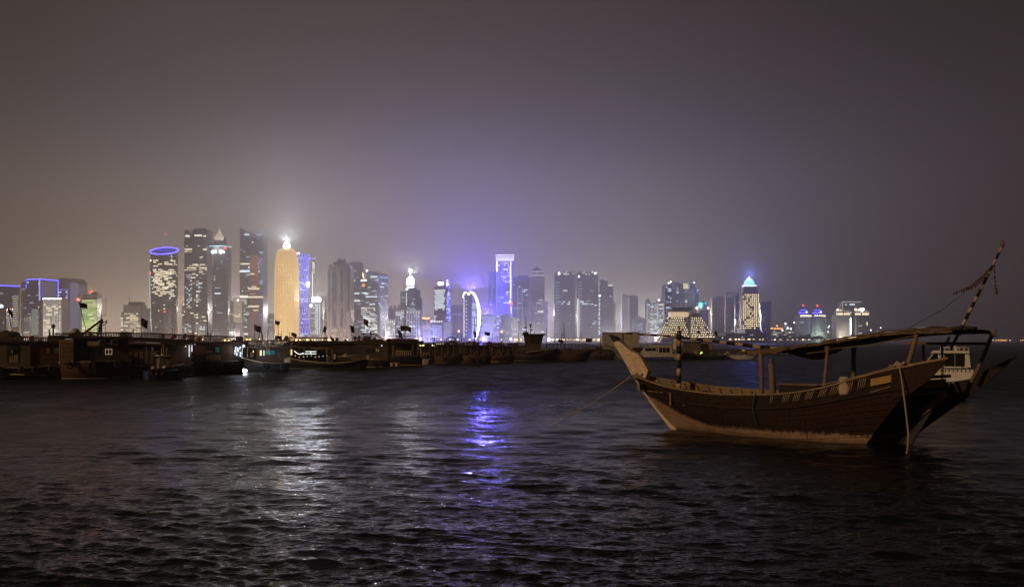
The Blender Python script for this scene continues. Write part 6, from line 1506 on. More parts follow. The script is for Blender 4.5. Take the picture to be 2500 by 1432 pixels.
for xx, yt in ((394.5, 846), (399.5, 842), (405.5, 849)): b.rod('aerial', WHITE, xx, 865, xx, yt, .02, 0)
b.dome('seat_cushion', CREAM, 373, 899, 6.5, -.5); b.dome('seat_cushion', WHITE, 399, 897, 6, -.7); b.dome('seat_cushion', DIMTAN, 422, 898, 5.5, -.3); b.box('red_can', REDB, 404, 408, 892, 896, -.9, -.6); b.rod('bow_cleat', CREAM, 411, 884, 413, 875, .05, -.4)
# ---------------------------------------------------------------- the near dhow
def wood(name, c, var=0.4, sx=0.35, rough=0.75, bump=0.35, stain=0.5):
    """weathered timber: grain along x, blotches, darker stains"""
    if name in _mats: return _mats[name]
    b = NB(name); co = b.obj()
    st = b.n('ShaderNodeMapping', {'Vector': co, 'Scale': (sx, 5.0, 5.0)}).outputs[0]
    n1 = b.noise(2.6, 6, st, 0.65); n2 = b.noise(0.9, 5, co, 0.6); n3 = b.noise(14.0, 3, co, 0.6)
    c1 = b.ramp(n1, [(0.3, tuple(x * (1 - var) for x in c)), (0.72, tuple(min(1, x * (1 + var)) for x in c))])
    dk = b.math('MULTIPLY', b.n('ShaderNodeMapRange', {'Value': n2, 'From Min': 0.52, 'From Max': 0.70}).outputs[0], stain)
    col = b.mix(dk, c1, tuple(x * 0.35 for x in c))
    b.set(Base_Color=col, Roughness=rough)
    b.bsdf.inputs['Specular IOR Level'].default_value = 0.25
    h = b.math('ADD', n1, b.math('MULTIPLY', n3, 0.4))
    b.set(Normal=b.n('ShaderNodeBump', {'Strength': bump, 'Distance': 0.015, 'Height': h}).outputs[0])
    _mats[name] = b.m
    return b.m
def hull_paint():
    b = NB('hull_planking'); co = b.obj()
    s = b.n('ShaderNodeSeparateXYZ', {0: co})
    st = b.n('ShaderNodeMapping', {'Vector': co, 'Scale': (0.28, 4.0, 4.0)}).outputs[0]
    n1 = b.noise(2.2, 6, st, 0.7); n2 = b.noise(1.1, 6, co, 0.65); n3 = b.noise(9.0, 4, co, 0.7)
    vst = b.n('ShaderNodeMapping', {'Vector': co, 'Scale': (3.2, 3.2, 0.35)}).outputs[0]
    nv = b.noise(3.0, 5, vst, 0.7)                                    # runs and scrapes down the side
    wood_c = b.ramp(n1, [(0.28, (0.012, 0.0050, 0.0028)), (0.5, (0.025, 0.0112, 0.0062)), (0.75, (0.052, 0.026, 0.015))])
    red = b.mix(b.n('ShaderNodeMapRange', {'Value': s.outputs[0], 'From Min': 4.0, 'From Max': 10.0}).outputs[0], wood_c, (0.028, 0.0085, 0.0048))
    stain = b.n('ShaderNodeMapRange', {'Value': n2, 'From Min': 0.44, 'From Max': 0.62}).outputs[0]
    up = b.mix(b.math('MULTIPLY', stain, 0.88), red, (0.022, 0.013, 0.009))
    run = b.n('ShaderNodeMapRange', {'Value': nv, 'From Min': 0.52, 'From Max': 0.72}).outputs[0]
    up = b.mix(b.math('MULTIPLY', run, 0.45), up, (0.065, 0.040, 0.027))
    chips = b.math('GREATER_THAN', b.math('ADD', n3, b.math('MULTIPLY', nv, 0.35)), 0.90)
    up = b.mix(b.math('MULTIPLY', chips, 0.75), up, (0.34, 0.22, 0.13))
    # bottom paint: edge higher towards the bow, ragged
    e = b.n('ShaderNodeMapRange', {'Value': s.outputs[0], 'From Min': 3.6, 'From Max': -1.6, 'To Min': 0.0, 'To Max': 1.0}, interpolation_type='SMOOTHSTEP').outputs[0]
    edge = b.math('ADD', b.math('MULTIPLY_ADD', e, 1.10, 0.36), b.math('MULTIPLY', b.math('SUBTRACT', nv, 0.5), 0.60))
    below = b.n('ShaderNodeMapRange', {'Value': b.math('SUBTRACT', edge, s.outputs[2]), 'From Min': -0.05, 'From Max': 0.10}).outputs[0]
    bot = b.ramp(b.math('ADD', b.math('MULTIPLY', n2, 0.5), b.math('MULTIPLY', nv, 0.5)), [(0.3, (0.20, 0.115, 0.072)), (0.50, (0.44, 0.30, 0.22)), (0.72, (0.62, 0.46, 0.35))])
    slime = b.n('ShaderNodeMapRange', {'Value': b.math('ADD', s.outputs[2], b.math('MULTIPLY', nv, 0.25)), 'From Min': 0.30, 'From Max': 0.10}).outputs[0]
    bot = b.mix(b.math('MULTIPLY', slime, 0.85), bot, (0.10, 0.06, 0.038))
    grime = b.n('ShaderNodeMapRange', {'Value': b.math('ADD', b.math('MULTIPLY', nv, 0.6), b.math('MULTIPLY', n3, 0.4)), 'From Min': 0.46, 'From Max': 0.62}).outputs[0]
    bot = b.mix(b.math('MULTIPLY', grime, 0.55), bot, (0.14, 0.075, 0.042))
    b.set(Base_Color=b.mix(below, up, bot), Roughness=0.72)
    b.bsdf.inputs['Specular IOR Level'].default_value = 0.25
    h = b.math('ADD', n1, b.math('MULTIPLY', n3, 0.7))
    b.set(Normal=b.n('ShaderNodeBump', {'Strength': 0.6, 'Distance': 0.02, 'Height': h}).outputs[0])
    return b.m
HULLP = hull_paint()
PALEW = wood('stem_timber', (0.74, 0.57, 0.42), 0.28, 1.2, 0.8, 0.5, 0.45)
DECKW = wood('deck_timber', (0.28, 0.19, 0.115), 0.4, 0.5, 0.8, 0.4, 0.5)
RAILW = wood('rail_timber', (0.36, 0.25, 0.155), 0.35, 0.5, 0.75, 0.35, 0.5)
POSTW = wood('post_timber', (0.25, 0.17, 0.105), 0.35, 2.0, 0.8, 0.3, 0.4)
DARKW = wood('dark_timber', (0.032, 0.022, 0.015), 0.4, 0.5, 0.8, 0.3, 0.4)
BLACKP = paint('black_paint', (0.012, 0.011, 0.011), 0.5, 0.3, 4.0)
WHITEP = paint('aged_white_paint', (0.50, 0.38, 0.26), 0.6, 0.25, 5.0)
YELLOWP = paint('yellow_board', (0.42, 0.25, 0.06), 0.6, 0.25, 4.0)
ROPE = paint('pale_rope', (0.40, 0.32, 0.23), 0.9, 0.25, 9.0, bump=.4)
TEALR = paint('teal_rope', (0.035, 0.07, 0.07), 0.8, 0.2, 9.0)
CLOTH = paint('awning_cloth', (0.050, 0.037, 0.022), 0.95, 0.4, 1.4, bump=.5)
NET = paint('awning_net', (0.15, 0.105, 0.056), 0.95, 0.4, 2.0, bump=.5)
SACKW = paint('white_sack', (0.52, 0.43, 0.33), 0.85, 0.15, 5.0, bump=.6)

AX = Vector((0.72, -0.694)).normalized(); BX = Vector((-AX.y, AX.x)); B0 = Vector((7.4, 52.6))
dh = thing('dhow', 'weathered wooden dhow with tall raked prow, striped spars and awning, anchored in open water', 'dhow', (B0.x, B0.y, 0.0), math.atan2(AX.y, AX.x))
def loc(x, y, t):
    """photo pixel + offset across the boat -> the boat's own coordinates"""
    k = (x - 1250.0) / F
    s = (k * (B0.y + t * BX.y) - B0.x - t * BX.x) / (AX.x - k * AX.y)
    D = B0.y + s * AX.y + t * BX.y
    return Vector((s, t, CH + (HY - y) / F * D))
def wloc(x, y, D):
    p = at(x, y, D); d = Vector((p.x, p.y)) - B0
    return Vector((d.dot(AX), d.dot(BX), p.z))
_sx = [-2.3, -1.0, 1.0, 4.0, 7.0, 8.8, 10.3, 11.8, 13.7]; _sz = [2.45, 2.16, 1.88, 1.72, 1.82, 2.08, 2.55, 3.02, 3.30]
def sheer_z(x): return float(np.interp(x, _sx, _sz))
# smooth the sheer
_xs = np.linspace(-2.4, 13.8, 160); _zs = np.interp(_xs, _sx, _sz); _zs = np.convolve(np.pad(_zs, 9, mode='edge'), np.ones(19) / 19, 'valid'); _zs[0:1] = 2.45
def sheer_z(x): return float(np.interp(x, _xs, _zs))
_q = [0, .04, .09, .18, .30, .45, .62, .80, .94, 1.0]; _b = [0.07, .42, .82, 1.40, 1.86, 2.18, 2.28, 2.20, 2.02, 1.94]
_k = [0.02, .03, .06, .14, .30, .48, .60, .66, .70, .70]
KEEL = -0.55
def xstem(z): return float(np.interp(z, [-0.6, 0.0, 1.1, 2.4, 4.3], [0.55, 0.0, -1.12, -2.25, -3.4]))
def xtran(z): return 10.35 + 0.86 * max(z, 0) - 0.5 * max(0, -z)
def hull_pt(q, v, side, off=0.0):
    xa = -2.25 + q * 14.6
    zs = sheer_z(xa)
    if side > 0 and xa > 8.6: zs = min(zs, 2.05 + 0.07 * (xa - 8.6))      # the far bulwark is cut down aft
    z = KEEL + (zs - KEEL) * v
    x0, x1 = xstem(z), xtran(min(z, 2.1)) + max(0, z - 2.1) * 0.35
    x = x0 + q * (x1 - x0)
    k = float(np.interp(q, _q, _k)); bb = float(np.interp(q, _q, _b))
    g = k + (1 - k) * (1 - (1 - v) ** 2.3)
    if v > 0.7: g *= 1 + 0.03 * (v - .7)
    if side > 0: bb += 0.40 * max(0.0, (q - 0.6) / 0.4) ** 1.5
    return Vector((x, side * (bb * g + off), z))
# inner shell
n, m = 48, 14
for side in (-1, 1):
    vs = [hull_pt(i / n, j / m, side, -0.06) for i in range(n + 1) for j in range(m + 1)]
    fs = [(i * (m + 1) + j, (i + 1) * (m + 1) + j, (i + 1) * (m + 1) + j + 1, i * (m + 1) + j + 1) for i in range(n) for j in range(m)]
    MB().add(vs, fs, True).build('inner_planking', DECKW, dh)
# strakes: planks with their own edges, butted along the length
NS = 13
prng = random.Random(5)
for side in (-1, 1):
    for r_ in range(NS):
        v0, v1 = r_ / NS, (r_ + 1) / NS
        cuts = [0.0, 0.26 + 0.16 * ((r_ * 37) % 10) / 10, 0.62 + 0.16 * ((r_ * 53) % 10) / 10, 1.0]
        for c in range(3):
            q0, q1 = cuts[c] + (0.0012 if c else 0), cuts[c + 1] - (0.0012 if c < 2 else 0)
            nn = max(6, int(46 * (q1 - q0))); e = 0.05 * (v1 - v0); h = 0.010 + prng.uniform(-.007, .008)
            vs = []
            for i in range(nn + 1):
                q = q0 + (q1 - q0) * i / nn
                for vv, oo in ((v0 + .001, -0.020), (v0 + e, h), (v1 - e, h), (v1 - .001, -0.020)): vs.append(hull_pt(q, vv, side, oo))
            fs = []
            for i in range(nn):
                for j in range(3):
                    f = (i * 4 + j, (i + 1) * 4 + j, (i + 1) * 4 + j + 1, i * 4 + j + 1); fs.append(f if side < 0 else f[::-1])
            fs += [(3, 2, 1, 0), tuple(nn * 4 + j for j in range(4))]
            MB().add(vs, fs, False).build('plank', HULLP, dh)
# nail heads along the seams: too small to pick apart
mbn = MB(); NAIL = paint('rusty_nails', (0.16, 0.10, 0.065), 0.7, 0.4, 9.0)
for side in (-1, 1):
    for r_ in range(2, NS):
        for k in range(46):
            for vv in (0.2, 0.8):
                if prng.random() < 0.25: continue
                p = hull_pt(0.02 + (k + prng.uniform(-.12, .12)) * 0.0212, (r_ + vv) / NS, side, 0.022)
                mbn.add([p + Vector((.016 * math.cos(a), -side * -.006, .016 * math.sin(a))) for a in (0, 1.26, 2.51, 3.77, 5.03)], [(0, 1, 2, 3, 4) if side < 0 else (4, 3, 2, 1, 0)])
mbn.build('nail_heads', NAIL, dh, kind='stuff')
# rubbing strake and cap rail
for side in (-1, 1):
    MB().path([hull_pt(i / 40, 0.765, side, 0.05) for i in range(41)], 0.045, 6).build('rubbing_strake', DARKW, dh)
    mb = MB(); pts = [hull_pt(i / 44, 1.0, side) for i in range(45)]
    for i in range(44):
        a, b_ = pts[i], pts[i + 1]; w = Vector((0, side * 0.09, 0)); inn = Vector((0, -side * 0.12, 0)); u = Vector((0, 0, 0.055))
        vs = [a + inn, a + w, b_ + w, b_ + inn, a + inn + u, a + w + u, b_ + w + u, b_ + inn + u]
        mb.add(vs, [(0, 3, 2, 1), (4, 5, 6, 7), (0, 1, 5, 4), (1, 2, 6, 5), (2, 3, 7, 6), (3, 0, 4, 7)])
    mb.build('cap_rail', RAILW, dh)
# frames inside the bulwark
for side in (-1, 1):
    for k in range(26):
        q = 0.06 + k * 0.036
        MB().path([hull_pt(q, v, side, -0.10) for v in (0.55, 0.7, 0.85, 0.98)], 0.05, 5).build('rib', DECKW, dh)
# transom planks
for k in range(9):
    z0, z1 = -0.4 + k * 0.29, -0.4 + (k + 1) * 0.29 - 0.012
    vs = []
    for z in (z0, z1):
        x = xtran(z); v = (z - KEEL) / (sheer_z(12.3) - KEEL); w = abs(hull_pt(1.0, min(1, v), -1).y) - 0.02; w2 = w + 0.36
        vs += [(x + .0, -w, z), (x + .0, w2, z), (x - .06, w2, z), (x - .06, -w, z)]
    MB().add(vs, [(0, 1, 5, 4), (2, 3, 7, 6), (4, 5, 6, 7), (3, 2, 1, 0), (1, 2, 6, 5), (3, 0, 4, 7)]).build('transom_plank', HULLP, dh)
# stern wings: bulwark boards run on past the transom
for side in (-1, 1):
    tip = 13.75 if side < 0 else 14.55
    out = [(11.6, 1.80), (12.35, 2.05), (12.35 + (tip - 12.35) * .55, 2.62), (tip, 3.32), (12.6, 3.16), (11.6, 2.98)] if side < 0 else [(10.75, 0.25), (11.65, 0.95), (12.65, 1.70), (13.6, 2.42), (tip, 3.36), (13.7, 3.0), (12.9, 2.52), (11.4, 2.22), (10.7, 2.1)]
    vs = []
    for x, z in out:
        y = 1.98 + (x - 11.6) * 0.02 + (0.38 if side > 0 else 0)
        vs += [Vector((x, side * y, z))]
    vs2 = [v + Vector((0, side * -0.09, 0)) for v in vs]; N = len(vs)
    MB().add(vs + vs2, [tuple(range(N)), tuple(reversed(range(N, 2 * N)))] + [(i, (i + 1) % N, N + (i + 1) % N, N + i) for i in range(N)]).build('stern_wing', HULLP if side < 0 else DARKW, dh)
    MB().tube((12.25, -1.99, 3.10) if side < 0 else (12.9, 2.38, 2.55), (tip + .05, 2.42 if side > 0 else -2.02, 3.39), 0.06, 0.05, 6).build('wing_rail', RAILW if side < 0 else DARKW, dh)
# stern cross timbers, inner board and post
MB().box(12.0, 12.08, -1.85, 1.85, 1.95, 2.5).build('stern_board', POSTW, dh)
MB().obox((12.0, -0.16, 1.1), (.9, 0, .75), (0, .3, 0), (-.14, 0, .2)).build('rudder_head', POSTW, dh)
MB().xzprism([(10.4, -.5), (10.75, -.5), (12.35, 1.7), (12.1, 1.9)], -0.09, 0.09).build('stern_post', DARKW, dh)
MB().xzprism([(10.75, -.6), (11.15, -.6), (12.5, 1.6), (12.3, 1.75)], -0.05, 0.05).build('rudder', BLACKP, dh)
MB().tube((12.2, -1.8, 2.62), (12.2, 1.9, 2.62), .07, .07, 6).build('stern_beam', POSTW, dh)
# stem post: the tall raked prow timber
_L = lambda x, y: (loc(x, y, 0).x, loc(x, y, 0).z)
out = [(0.65, -0.55), (0.0, -0.02), (-1.14, 1.12), _L(1546, 914), _L(1534, 890), _L(1502, 835), _L(1515, 831), _L(1535, 849), _L(1546, 857), _L(1561, 864), _L(1568, 870), _L(1587, 904), (-1.55, 2.0), (-0.75, 1.05), (0.35, 0.0), (0.95, -.55)]
MB().xzprism(out, -0.15, 0.15).build('stem_post', PALEW, dh)
MB().xzprism([_L(1502, 835), _L(1515, 831), _L(1504, 821.5), _L(1491, 816.5)], -0.153, 0.153).build('painted_tip', BLACKP, dh)
for k in range(3): MB().tube((-1.9 + k * .15, -0.2, 2.2 + k * .12), (-1.9 + k * .15, 0.2, 2.2 + k * .12), .05, .05, 8).build('stem_peg', DARKW, dh)
# decks
def deck(zoff, x0, x1, wpl, name, mat, zfix=None):
    ys = np.arange(-2.3, 2.3, wpl)
    for y0 in ys:
        y1 = y0 + wpl - 0.012; ya = max(abs(y0), abs(y1))
        xx = [x for x in np.linspace(x0, x1, 60)]
        ok = []
        for x in xx:
            q = (x + 2.25) / 14.6; zz = zfix if zfix is not None else sheer_z(x) - zoff
            vv = (zz - KEEL) / (sheer_z(x) - KEEL)
            if 0 <= q <= 1 and abs(hull_pt(q, vv, 1).y) - 0.09 > ya: ok.append((x, zz))
        if len(ok) < 3: continue
        ok = ok[::4] + [ok[-1]]
        vs = []
        for x, z in ok: vs += [(x, y0, z), (x, y1, z), (x, y1, z - .04), (x, y0, z - .04)]
        fs = []
        for i in range(len(ok) - 1):
            o = i * 4
            for j in range(4): fs.append((o + j, o + 4 + j, o + 4 + (j + 1) % 4, o + (j + 1) % 4)[::-1])
        fs += [(0, 1, 2, 3), tuple(reversed([len(ok) * 4 - 4 + j for j in range(4)]))]
        MB().add(vs, fs).build(name, mat, dh)
deck(0.62, 1.0, 11.6, 0.24, 'deck_plank', DECKW)
deck(0, -1.6, 1.0, 0.22, 'foredeck_plank', DECKW, 1.72)
MB().box(0.98, 1.06, -1.55, 1.55, 1.15, 1.71).build('deck_step', DECKW, dh)
MB().box(-1.25, -1.1, -1.0, 1.0, 1.74, 2.02).build('bow_beam', POSTW, dh)
# striped spars
def striped(p0, p1, r0, r1, k, name, first=0, cap=None):
    p0, p1 = Vector(p0), Vector(p1)
    root = MB().tube(p0, p1, r0 * .9, r1 * .9, 8).build(name, DARKW, dh)
    rg = random.Random(len(name) + k); ed = [0.0]
    for i in range(k): ed.append(ed[-1] + rg.uniform(.82, 1.18))
    ed = [e / ed[-1] for e in ed]
    for i in range(k):
        a, b_ = p0.lerp(p1, ed[i]), p0.lerp(p1, ed[i + 1]); ra, rb = r0 + (r1 - r0) * ed[i], r0 + (r1 - r0) * ed[i + 1]
        MB().tube(a, b_, ra * rg.uniform(.98, 1.05), rb * rg.uniform(.98, 1.05), 10).build('painted_band', (WHITEP, BLACKP)[(i + first) % 2], root)
    return root
mb0 = loc(1657, 934, 0.25); mt0 = loc(1658.5, 806, 0.25)
mb0.z = 1.70
mst = striped(mb0, mt0, 0.115, 0.085, 8, 'striped_mast')
MB().tube(mt0, mt0 + Vector((0, 0, .2)), .05, .03, 8).build('mast_tip', YELLOWP, mst)
ml = mt0 - Vector((0, 0, .28))
MB().path([ml + Vector((.11 * math.cos(a), .11 * math.sin(a), .02 * a - .1)) for a in [i * .7 for i in range(28)]], .022, 5).build('lashing', ROPE, mst)
MB().xzprism([(ml.x - .28, ml.z - .55), (ml.x - .12, ml.z - .62), (ml.x - .1, ml.z + .12), (ml.x - .2, ml.z + .16)], mt0.y - .09, mt0.y + .03).build('mast_cheek', PALEW, mst)
fl = MB().path([mt0 + Vector((.3 * 0, 0, -.12)), mt0 + Vector((.1, -.1, -.3)), mt0 + Vector((.05, -.12, -.45))], .06, 6).build('cloth_wrap', BLACKP, mst)
y0 = loc(1516, 812.5, 0.05); y1 = loc(1652, 821, 0.05)
striped(y0, y1, 0.035, 0.06, 9, 'fore_spar', 0)
y2 = loc(1664, 823, -0.05); y3 = loc(1925, 855, -0.05)
striped(y2, y3, 0.055, 0.10, 13, 'main_spar', 1)
MB().tube(loc(1521, 813, .05), loc(1521, 840, .05), .03, .03, 6).build('spar_strut', DARKW, dh)
MB().tube(loc(1516, 812, .05), loc(1516, 838, .05), .012, .012, 5).build('spar_line', ROPE, dh)
# flag shapes near the spar
for x, y, w, h in ((1748, 812, 9, 13), (1706, 810, 8, 8)):
    c = loc(x, y, 0.4); d = px(1, 50)
    pts = [(c.x - w * d * .3, c.z + h * d * .55), (c.x + w * d * .25, c.z + h * d * .2), (c.x + w * d * .55, c.z - h * d * .4), (c.x + w * d * .1, c.z - h * d * .6), (c.x - w * d * .5, c.z - h * d * .05)]
    MB().xzprism(list(reversed(pts)), c.y - .02, c.y + .02).build('hanging_rag', BLACKP, dh); MB().tube((c.x, c.y, c.z - .1), (c.x - .15, .0, c.z - .55), .012, .012, 4).build('rag_line', ROPE, dh)
# posts
def post(xt, yt, xb, yb, t, r, mat=POSTW, name='awning_post', tb=None, zb=None):
    a = loc(xb, yb, t if tb is None else tb); b_ = loc(xt, yt, t)
    if zb is not None: a.z = zb
    return MB().path([a, a.lerp(b_, .5) + Vector((.02, .01, 0)), b_], [r, r * .96, r * .9], 9).build(name, mat, dh)
post(1857, 853, 1860, 962, 0.0, .105, zb=1.1)
post(1883, 886, 1887, 962, 0.35, .15, name='bitt_post', zb=1.1); MB().tube(loc(1883, 886, .35), loc(1883, 876, .35), .09, .06, 8).build('bitt_head', POSTW, dh)
post(2021, 846, 2005, 952, -1.6, .075, zb=1.2); post(2084, 848, 2082, 915, 1.5, .10, zb=1.2)
post(2240, 812, 2196, 895, -1.75, .10, zb=2.2); post(2254, 840, 2256, 900, 1.2, .05, zb=2.0); post(2424, 812, 2372, 905, 1.75, .085, zb=2.4); post(2300, 842, 2300, 900, 1.9, .05, zb=2.2)
post(2318, 822, 2305, 845, 0.3, .045, name='brace')
MB().tube(loc(2214, 838, -1.6), loc(2412, 838, 1.6), .055, .055, 8).build('awning_beam', POSTW, dh)
MB().box(11.45, 11.95, -1.9, -1.55, 2.95, 3.12).build('quarter_cleat', POSTW, dh)
# awning: sagging cloth on poles
def awning_z(s, t):
    base = float(np.interp(s, [4.9, 6.5, 8.5, 10.0, 11.2, 12.4, 13.9], [3.60, 3.74, 3.96, 4.16, 4.34, 4.40, 4.42]))
    return base + 0.05 * math.cos(t * 0.9) - 0.035 * abs(math.sin(s * 1.57)) * (1 - abs(t) / 2.2) + 0.006 * math.sin(s * 7 + t * 5)
n, m = 60, 16; vs = []; S0, S1 = 4.9, 13.9
for i in range(n + 1):
    for j in range(m + 1):
        s = S0 + (S1 - S0) * i / n; t = -1.95 + 3.9 * j / m
        vs.append((s, t, awning_z(s, t)))
N = len(vs); vs2 = [(a, b_, c - .035) for a, b_, c in vs]
fs = [(i * (m + 1) + j, (i + 1) * (m + 1) + j, (i + 1) * (m + 1) + j + 1, i * (m + 1) + j + 1) for i in range(n) for j in range(m)]
ed = [i * (m + 1) for i in range(n + 1)] + [n * (m + 1) + j for j in range(1, m + 1)] + [i * (m + 1) + m for i in range(n - 1, -1, -1)] + [j for j in range(m - 1, 0, -1)]
fs2 = [tuple(reversed([k + N for k in f])) for f in fs] + [(ed[k], ed[k] + N, ed[(k + 1) % len(ed)] + N, ed[(k + 1) % len(ed)]) for k in range(len(ed))]
aw = MB().add(vs + vs2, fs + fs2, True).build('awning', NET, dh)
# valance that hangs in scallops along both edges
for t in (-1.95, 1.95):
    vs = []; nn = 140
    for i in range(nn + 1):
        s = S0 + (S1 - S0) * i / nn; zt = awning_z(s, t)
        dp = 0.08 + 0.025 * abs(math.sin(s * 1.57)) + 0.015 * math.sin(s * 9.7) + 0.012 * math.sin(s * 23) + (0.42 * math.exp(-((s - 6.3) / 1.0) ** 2) if t > 0 else 0.12 * math.exp(-((s - 6.3) / .9) ** 2))
        for v in (0, .5, 1): vs.append((s, t + .04 * math.sin(s * 6 + v * 2), zt - dp * v))
    N = len(vs); vs2 = [(a, b_ + .02, c) for a, b_, c in vs]
    fs = [(i * 3 + j, (i + 1) * 3 + j, (i + 1) * 3 + j + 1, i * 3 + j + 1) for i in range(nn) for j in range(2)]
    MB().add(vs + vs2, [f[::-1] for f in fs] + [tuple(k + N for k in f) for f in fs], True).build('valance', NET, aw)
for t in (-1.9, -0.6, 0.6, 1.9): MB().path([(s, t, awning_z(s, t) - .07) for s in np.linspace(5.0, 13.9, 14)], .045, 6).build('awning_pole', POSTW, aw)
for s in (5.2, 7.2, 9.2, 11.2, 12.6, 13.8): MB().path([(s, t, awning_z(s, t) - .10) for t in (-2.0, -1, 0, 1, 2.0)], .04, 6).build('cross_pole', DARKW, aw)
MB().path([(s, -1.7 + .1 * math.sin(s * 2), awning_z(s, -1.7) + .05 + .01 * math.sin(s * 4)) for s in np.linspace(8.6, 13.8, 30)], .035, 6).build('rolled_cloth', NET, aw)
MB().path([(s, 0.9 + .2 * math.sin(s * 2), awning_z(s, .9) + .07 + .05 * abs(math.sin(s * 3))) for s in np.linspace(10.4, 13.6, 20)], .07, 6).build('rolled_cloth', CLOTH, aw)
# flagpole at the stern
f0 = loc(2338, 818, 0.2); f1 = loc(2447, 601, 0.2)
fp = striped(f0, f1, 0.07, 0.045, 15, 'striped_flagpole', 0)
MB().tube(f0 - (f1 - f0).normalized() * .6, f0, .05, .055, 8).build('pole_foot', DARKW, fp); MB().lathe([(.045, f1.z - .06), (.085, f1.z), (.08, f1.z + .18), (.03, f1.z + .24)], 10, f1.x, f1.y).build('pole_cap', POSTW, fp)
RAG = paint('faded_bunting', (0.075, 0.028, 0.014), .9, .4, 6.0)
def bunting(a, b_, nfl, seed, par):
    rg = random.Random(seed); pts = [a.lerp(b_, i / 12.0) + Vector((0, 0, -.18 * math.sin(math.pi * i / 12))) for i in range(13)]
    ln = MB().path(pts, .010, 4).build('bunting_line', RAG, par)
    for k in range(nfl):
        q = (k + .5) / nfl; i = int(q * 12); p = pts[i].lerp(pts[i + 1], q * 12 - i); l = rg.uniform(.07, .14)
        MB().xzprism([(p.x - .05, p.z), (p.x + rg.uniform(-.04, .04), p.z - l), (p.x + .05, p.z)], p.y - .006, p.y + .006).build('pennant', RAG, ln)
q = f0.lerp(f1, .80)
bunting(q, loc(2326, 716, 0.0), 16, 1, fp); bunting(q, loc(2358, 706, -.3), 11, 2, fp); bunting(f0.lerp(f1, .82), loc(2434, 716, .3), 8, 3, fp)
MB().path([f0.lerp(f1, .72), f0.lerp(f1, .4) + Vector((-1.2, 0, -.3)), loc(2180, 822, -.2)], .010, 4).build('stay', DARKW, fp)
# lashings, nets and cans about the deck
for xt, yt, t in ((1857, 856, 0.0), (2021, 849, -1.6), (2084, 851, 1.5), (2240, 815, -1.75), (2424, 815, 1.75)):
    c = loc(xt, yt, t)
    MB().path([c + Vector((.12 * math.cos(a), .12 * math.sin(a), .012 * a - .1)) for a in [i * .8 for i in range(26)]], .02, 5).build('lashing', ROPE, dh)
grn = random.Random(3)
for cx, cy, w, h in ((3.3, .5, .8, .45), (8.9, -.6, .9, .6), (10.3, .7, .7, .55)):
    vs = []; nn, mm = 16, 7
    for i in range(mm + 1):
        f = i / mm
        for k in range(nn): a = 2 * math.pi * k / nn; r_ = w * math.cos(f * 1.5) * (1 + grn.uniform(-.14, .14)); vs.append((cx + r_ * math.cos(a), cy + .7 * r_ * math.sin(a), 1.12 + h * math.sin(f * 1.55) + grn.uniform(-.03, .03)))
    MB().add(vs, [(i * nn + k, i * nn + (k + 1) % nn, (i + 1) * nn + (k + 1) % nn, (i + 1) * nn + k) for i in range(mm) for k in range(nn)] + [tuple(range(mm * nn, (mm + 1) * nn))], True).build('net_heap', DARKW, dh)
for cx, cy in ((4.6, 1.0), (4.95, 1.1), (7.6, 1.2)):
    MB().lathe([(.13, 1.12), (.16, 1.18), (.16, 1.5), (.1, 1.56), (.04, 1.58), (.04, 1.63)], 10, cx, cy, ex=1.3).build('jerry_can', BLUE, dh)
MB().path([loc(1858, 862, -.1), loc(1930, 868, -.9), loc(2018, 856, -1.6)], .012, 5).build('awning_guy', ROPE, dh)
MB().path([loc(2021, 852, -1.6), loc(2120, 842, -1.75), loc(2236, 818, -1.75)], .012, 5).build('awning_guy', ROPE, dh)
# ropes
bowp = loc(1546, 914, -.22)
MB().path([bowp + (wloc(1343, 1036, dist_on_water(1036)) - bowp) * (i / 14) + Vector((0, 0, -.16 * math.sin(math.pi * i / 14))) for i in range(15)], .028, 6).build('mooring_rope', ROPE, dh)
for k in range(4): MB().path([Vector((-1.95 - .03 * k + .2 * math.cos(a), .24 * math.sin(a), 2.28 + .05 * k + .12 * math.cos(a))) for a in [i * math.pi / 8 for i in range(16)]], .026, 5, closed=True).build('rope_turn', ROPE, dh)
rb = MB().path([(-1.75, -.2, 2.42), (-1.2, -.5, 2.1), (-.6, -.35, 2.04), (-.1, .2, 2.05), (.15, .45, 1.9), (.1, .3, 1.76)], .026, 6).build('bow_line', ROPE, dh)
crg = random.Random(9)
cpts = []
for i in range(90):
    a = i * .45; r_ = .22 + .10 * math.sin(i * .13) + crg.uniform(-.02, .02); cpts.append((-.45 + r_ * 1.5 * math.cos(a), -.1 + r_ * math.sin(a), 1.75 + i * .0016))
MB().path(cpts, .022, 5).build('rope_coil', ROPE, dh)
MB().path([(-.2, -.2, 1.76), (.6, -.5, 1.75), (1.2, -.9, 1.42), (2.0, -1.0, 1.14), (2.8, -1.3, 1.12)], .018, 5).build('deck_line', ROPE, dh)
sp = [loc(2194, 890, -2.05), loc(2200, 915, -2.15), wloc(2207, 965, 42.3), wloc(2213, 1015, 41.9), wloc(2218, 1060, 41.5), wloc(2216, 1095, 41.2), wloc(2212, 1112, 40.6)]
MB().path(sp, [.03, .03, .034, .034, .036, .036, .034], 7).build('stern_rope', ROPE, dh)
for k in range(5): c = loc(2194, 890, -1.95); MB().path([c + Vector((.16 * math.cos(a) + .02 * k, .14 * math.sin(a), .03 * k - .05 + .05 * math.sin(2 * a))) for a in [i * math.pi / 6 for i in range(12)]], .03, 5, closed=True).build('rope_knot', ROPE, dh)
MB().path([loc(2194, 890, -2.1), loc(2150, 903, -2.18), loc(2080, 922, -2.24), loc(2000, 940, -2.3)], .018, 5).build('rail_line', ROPE, dh)
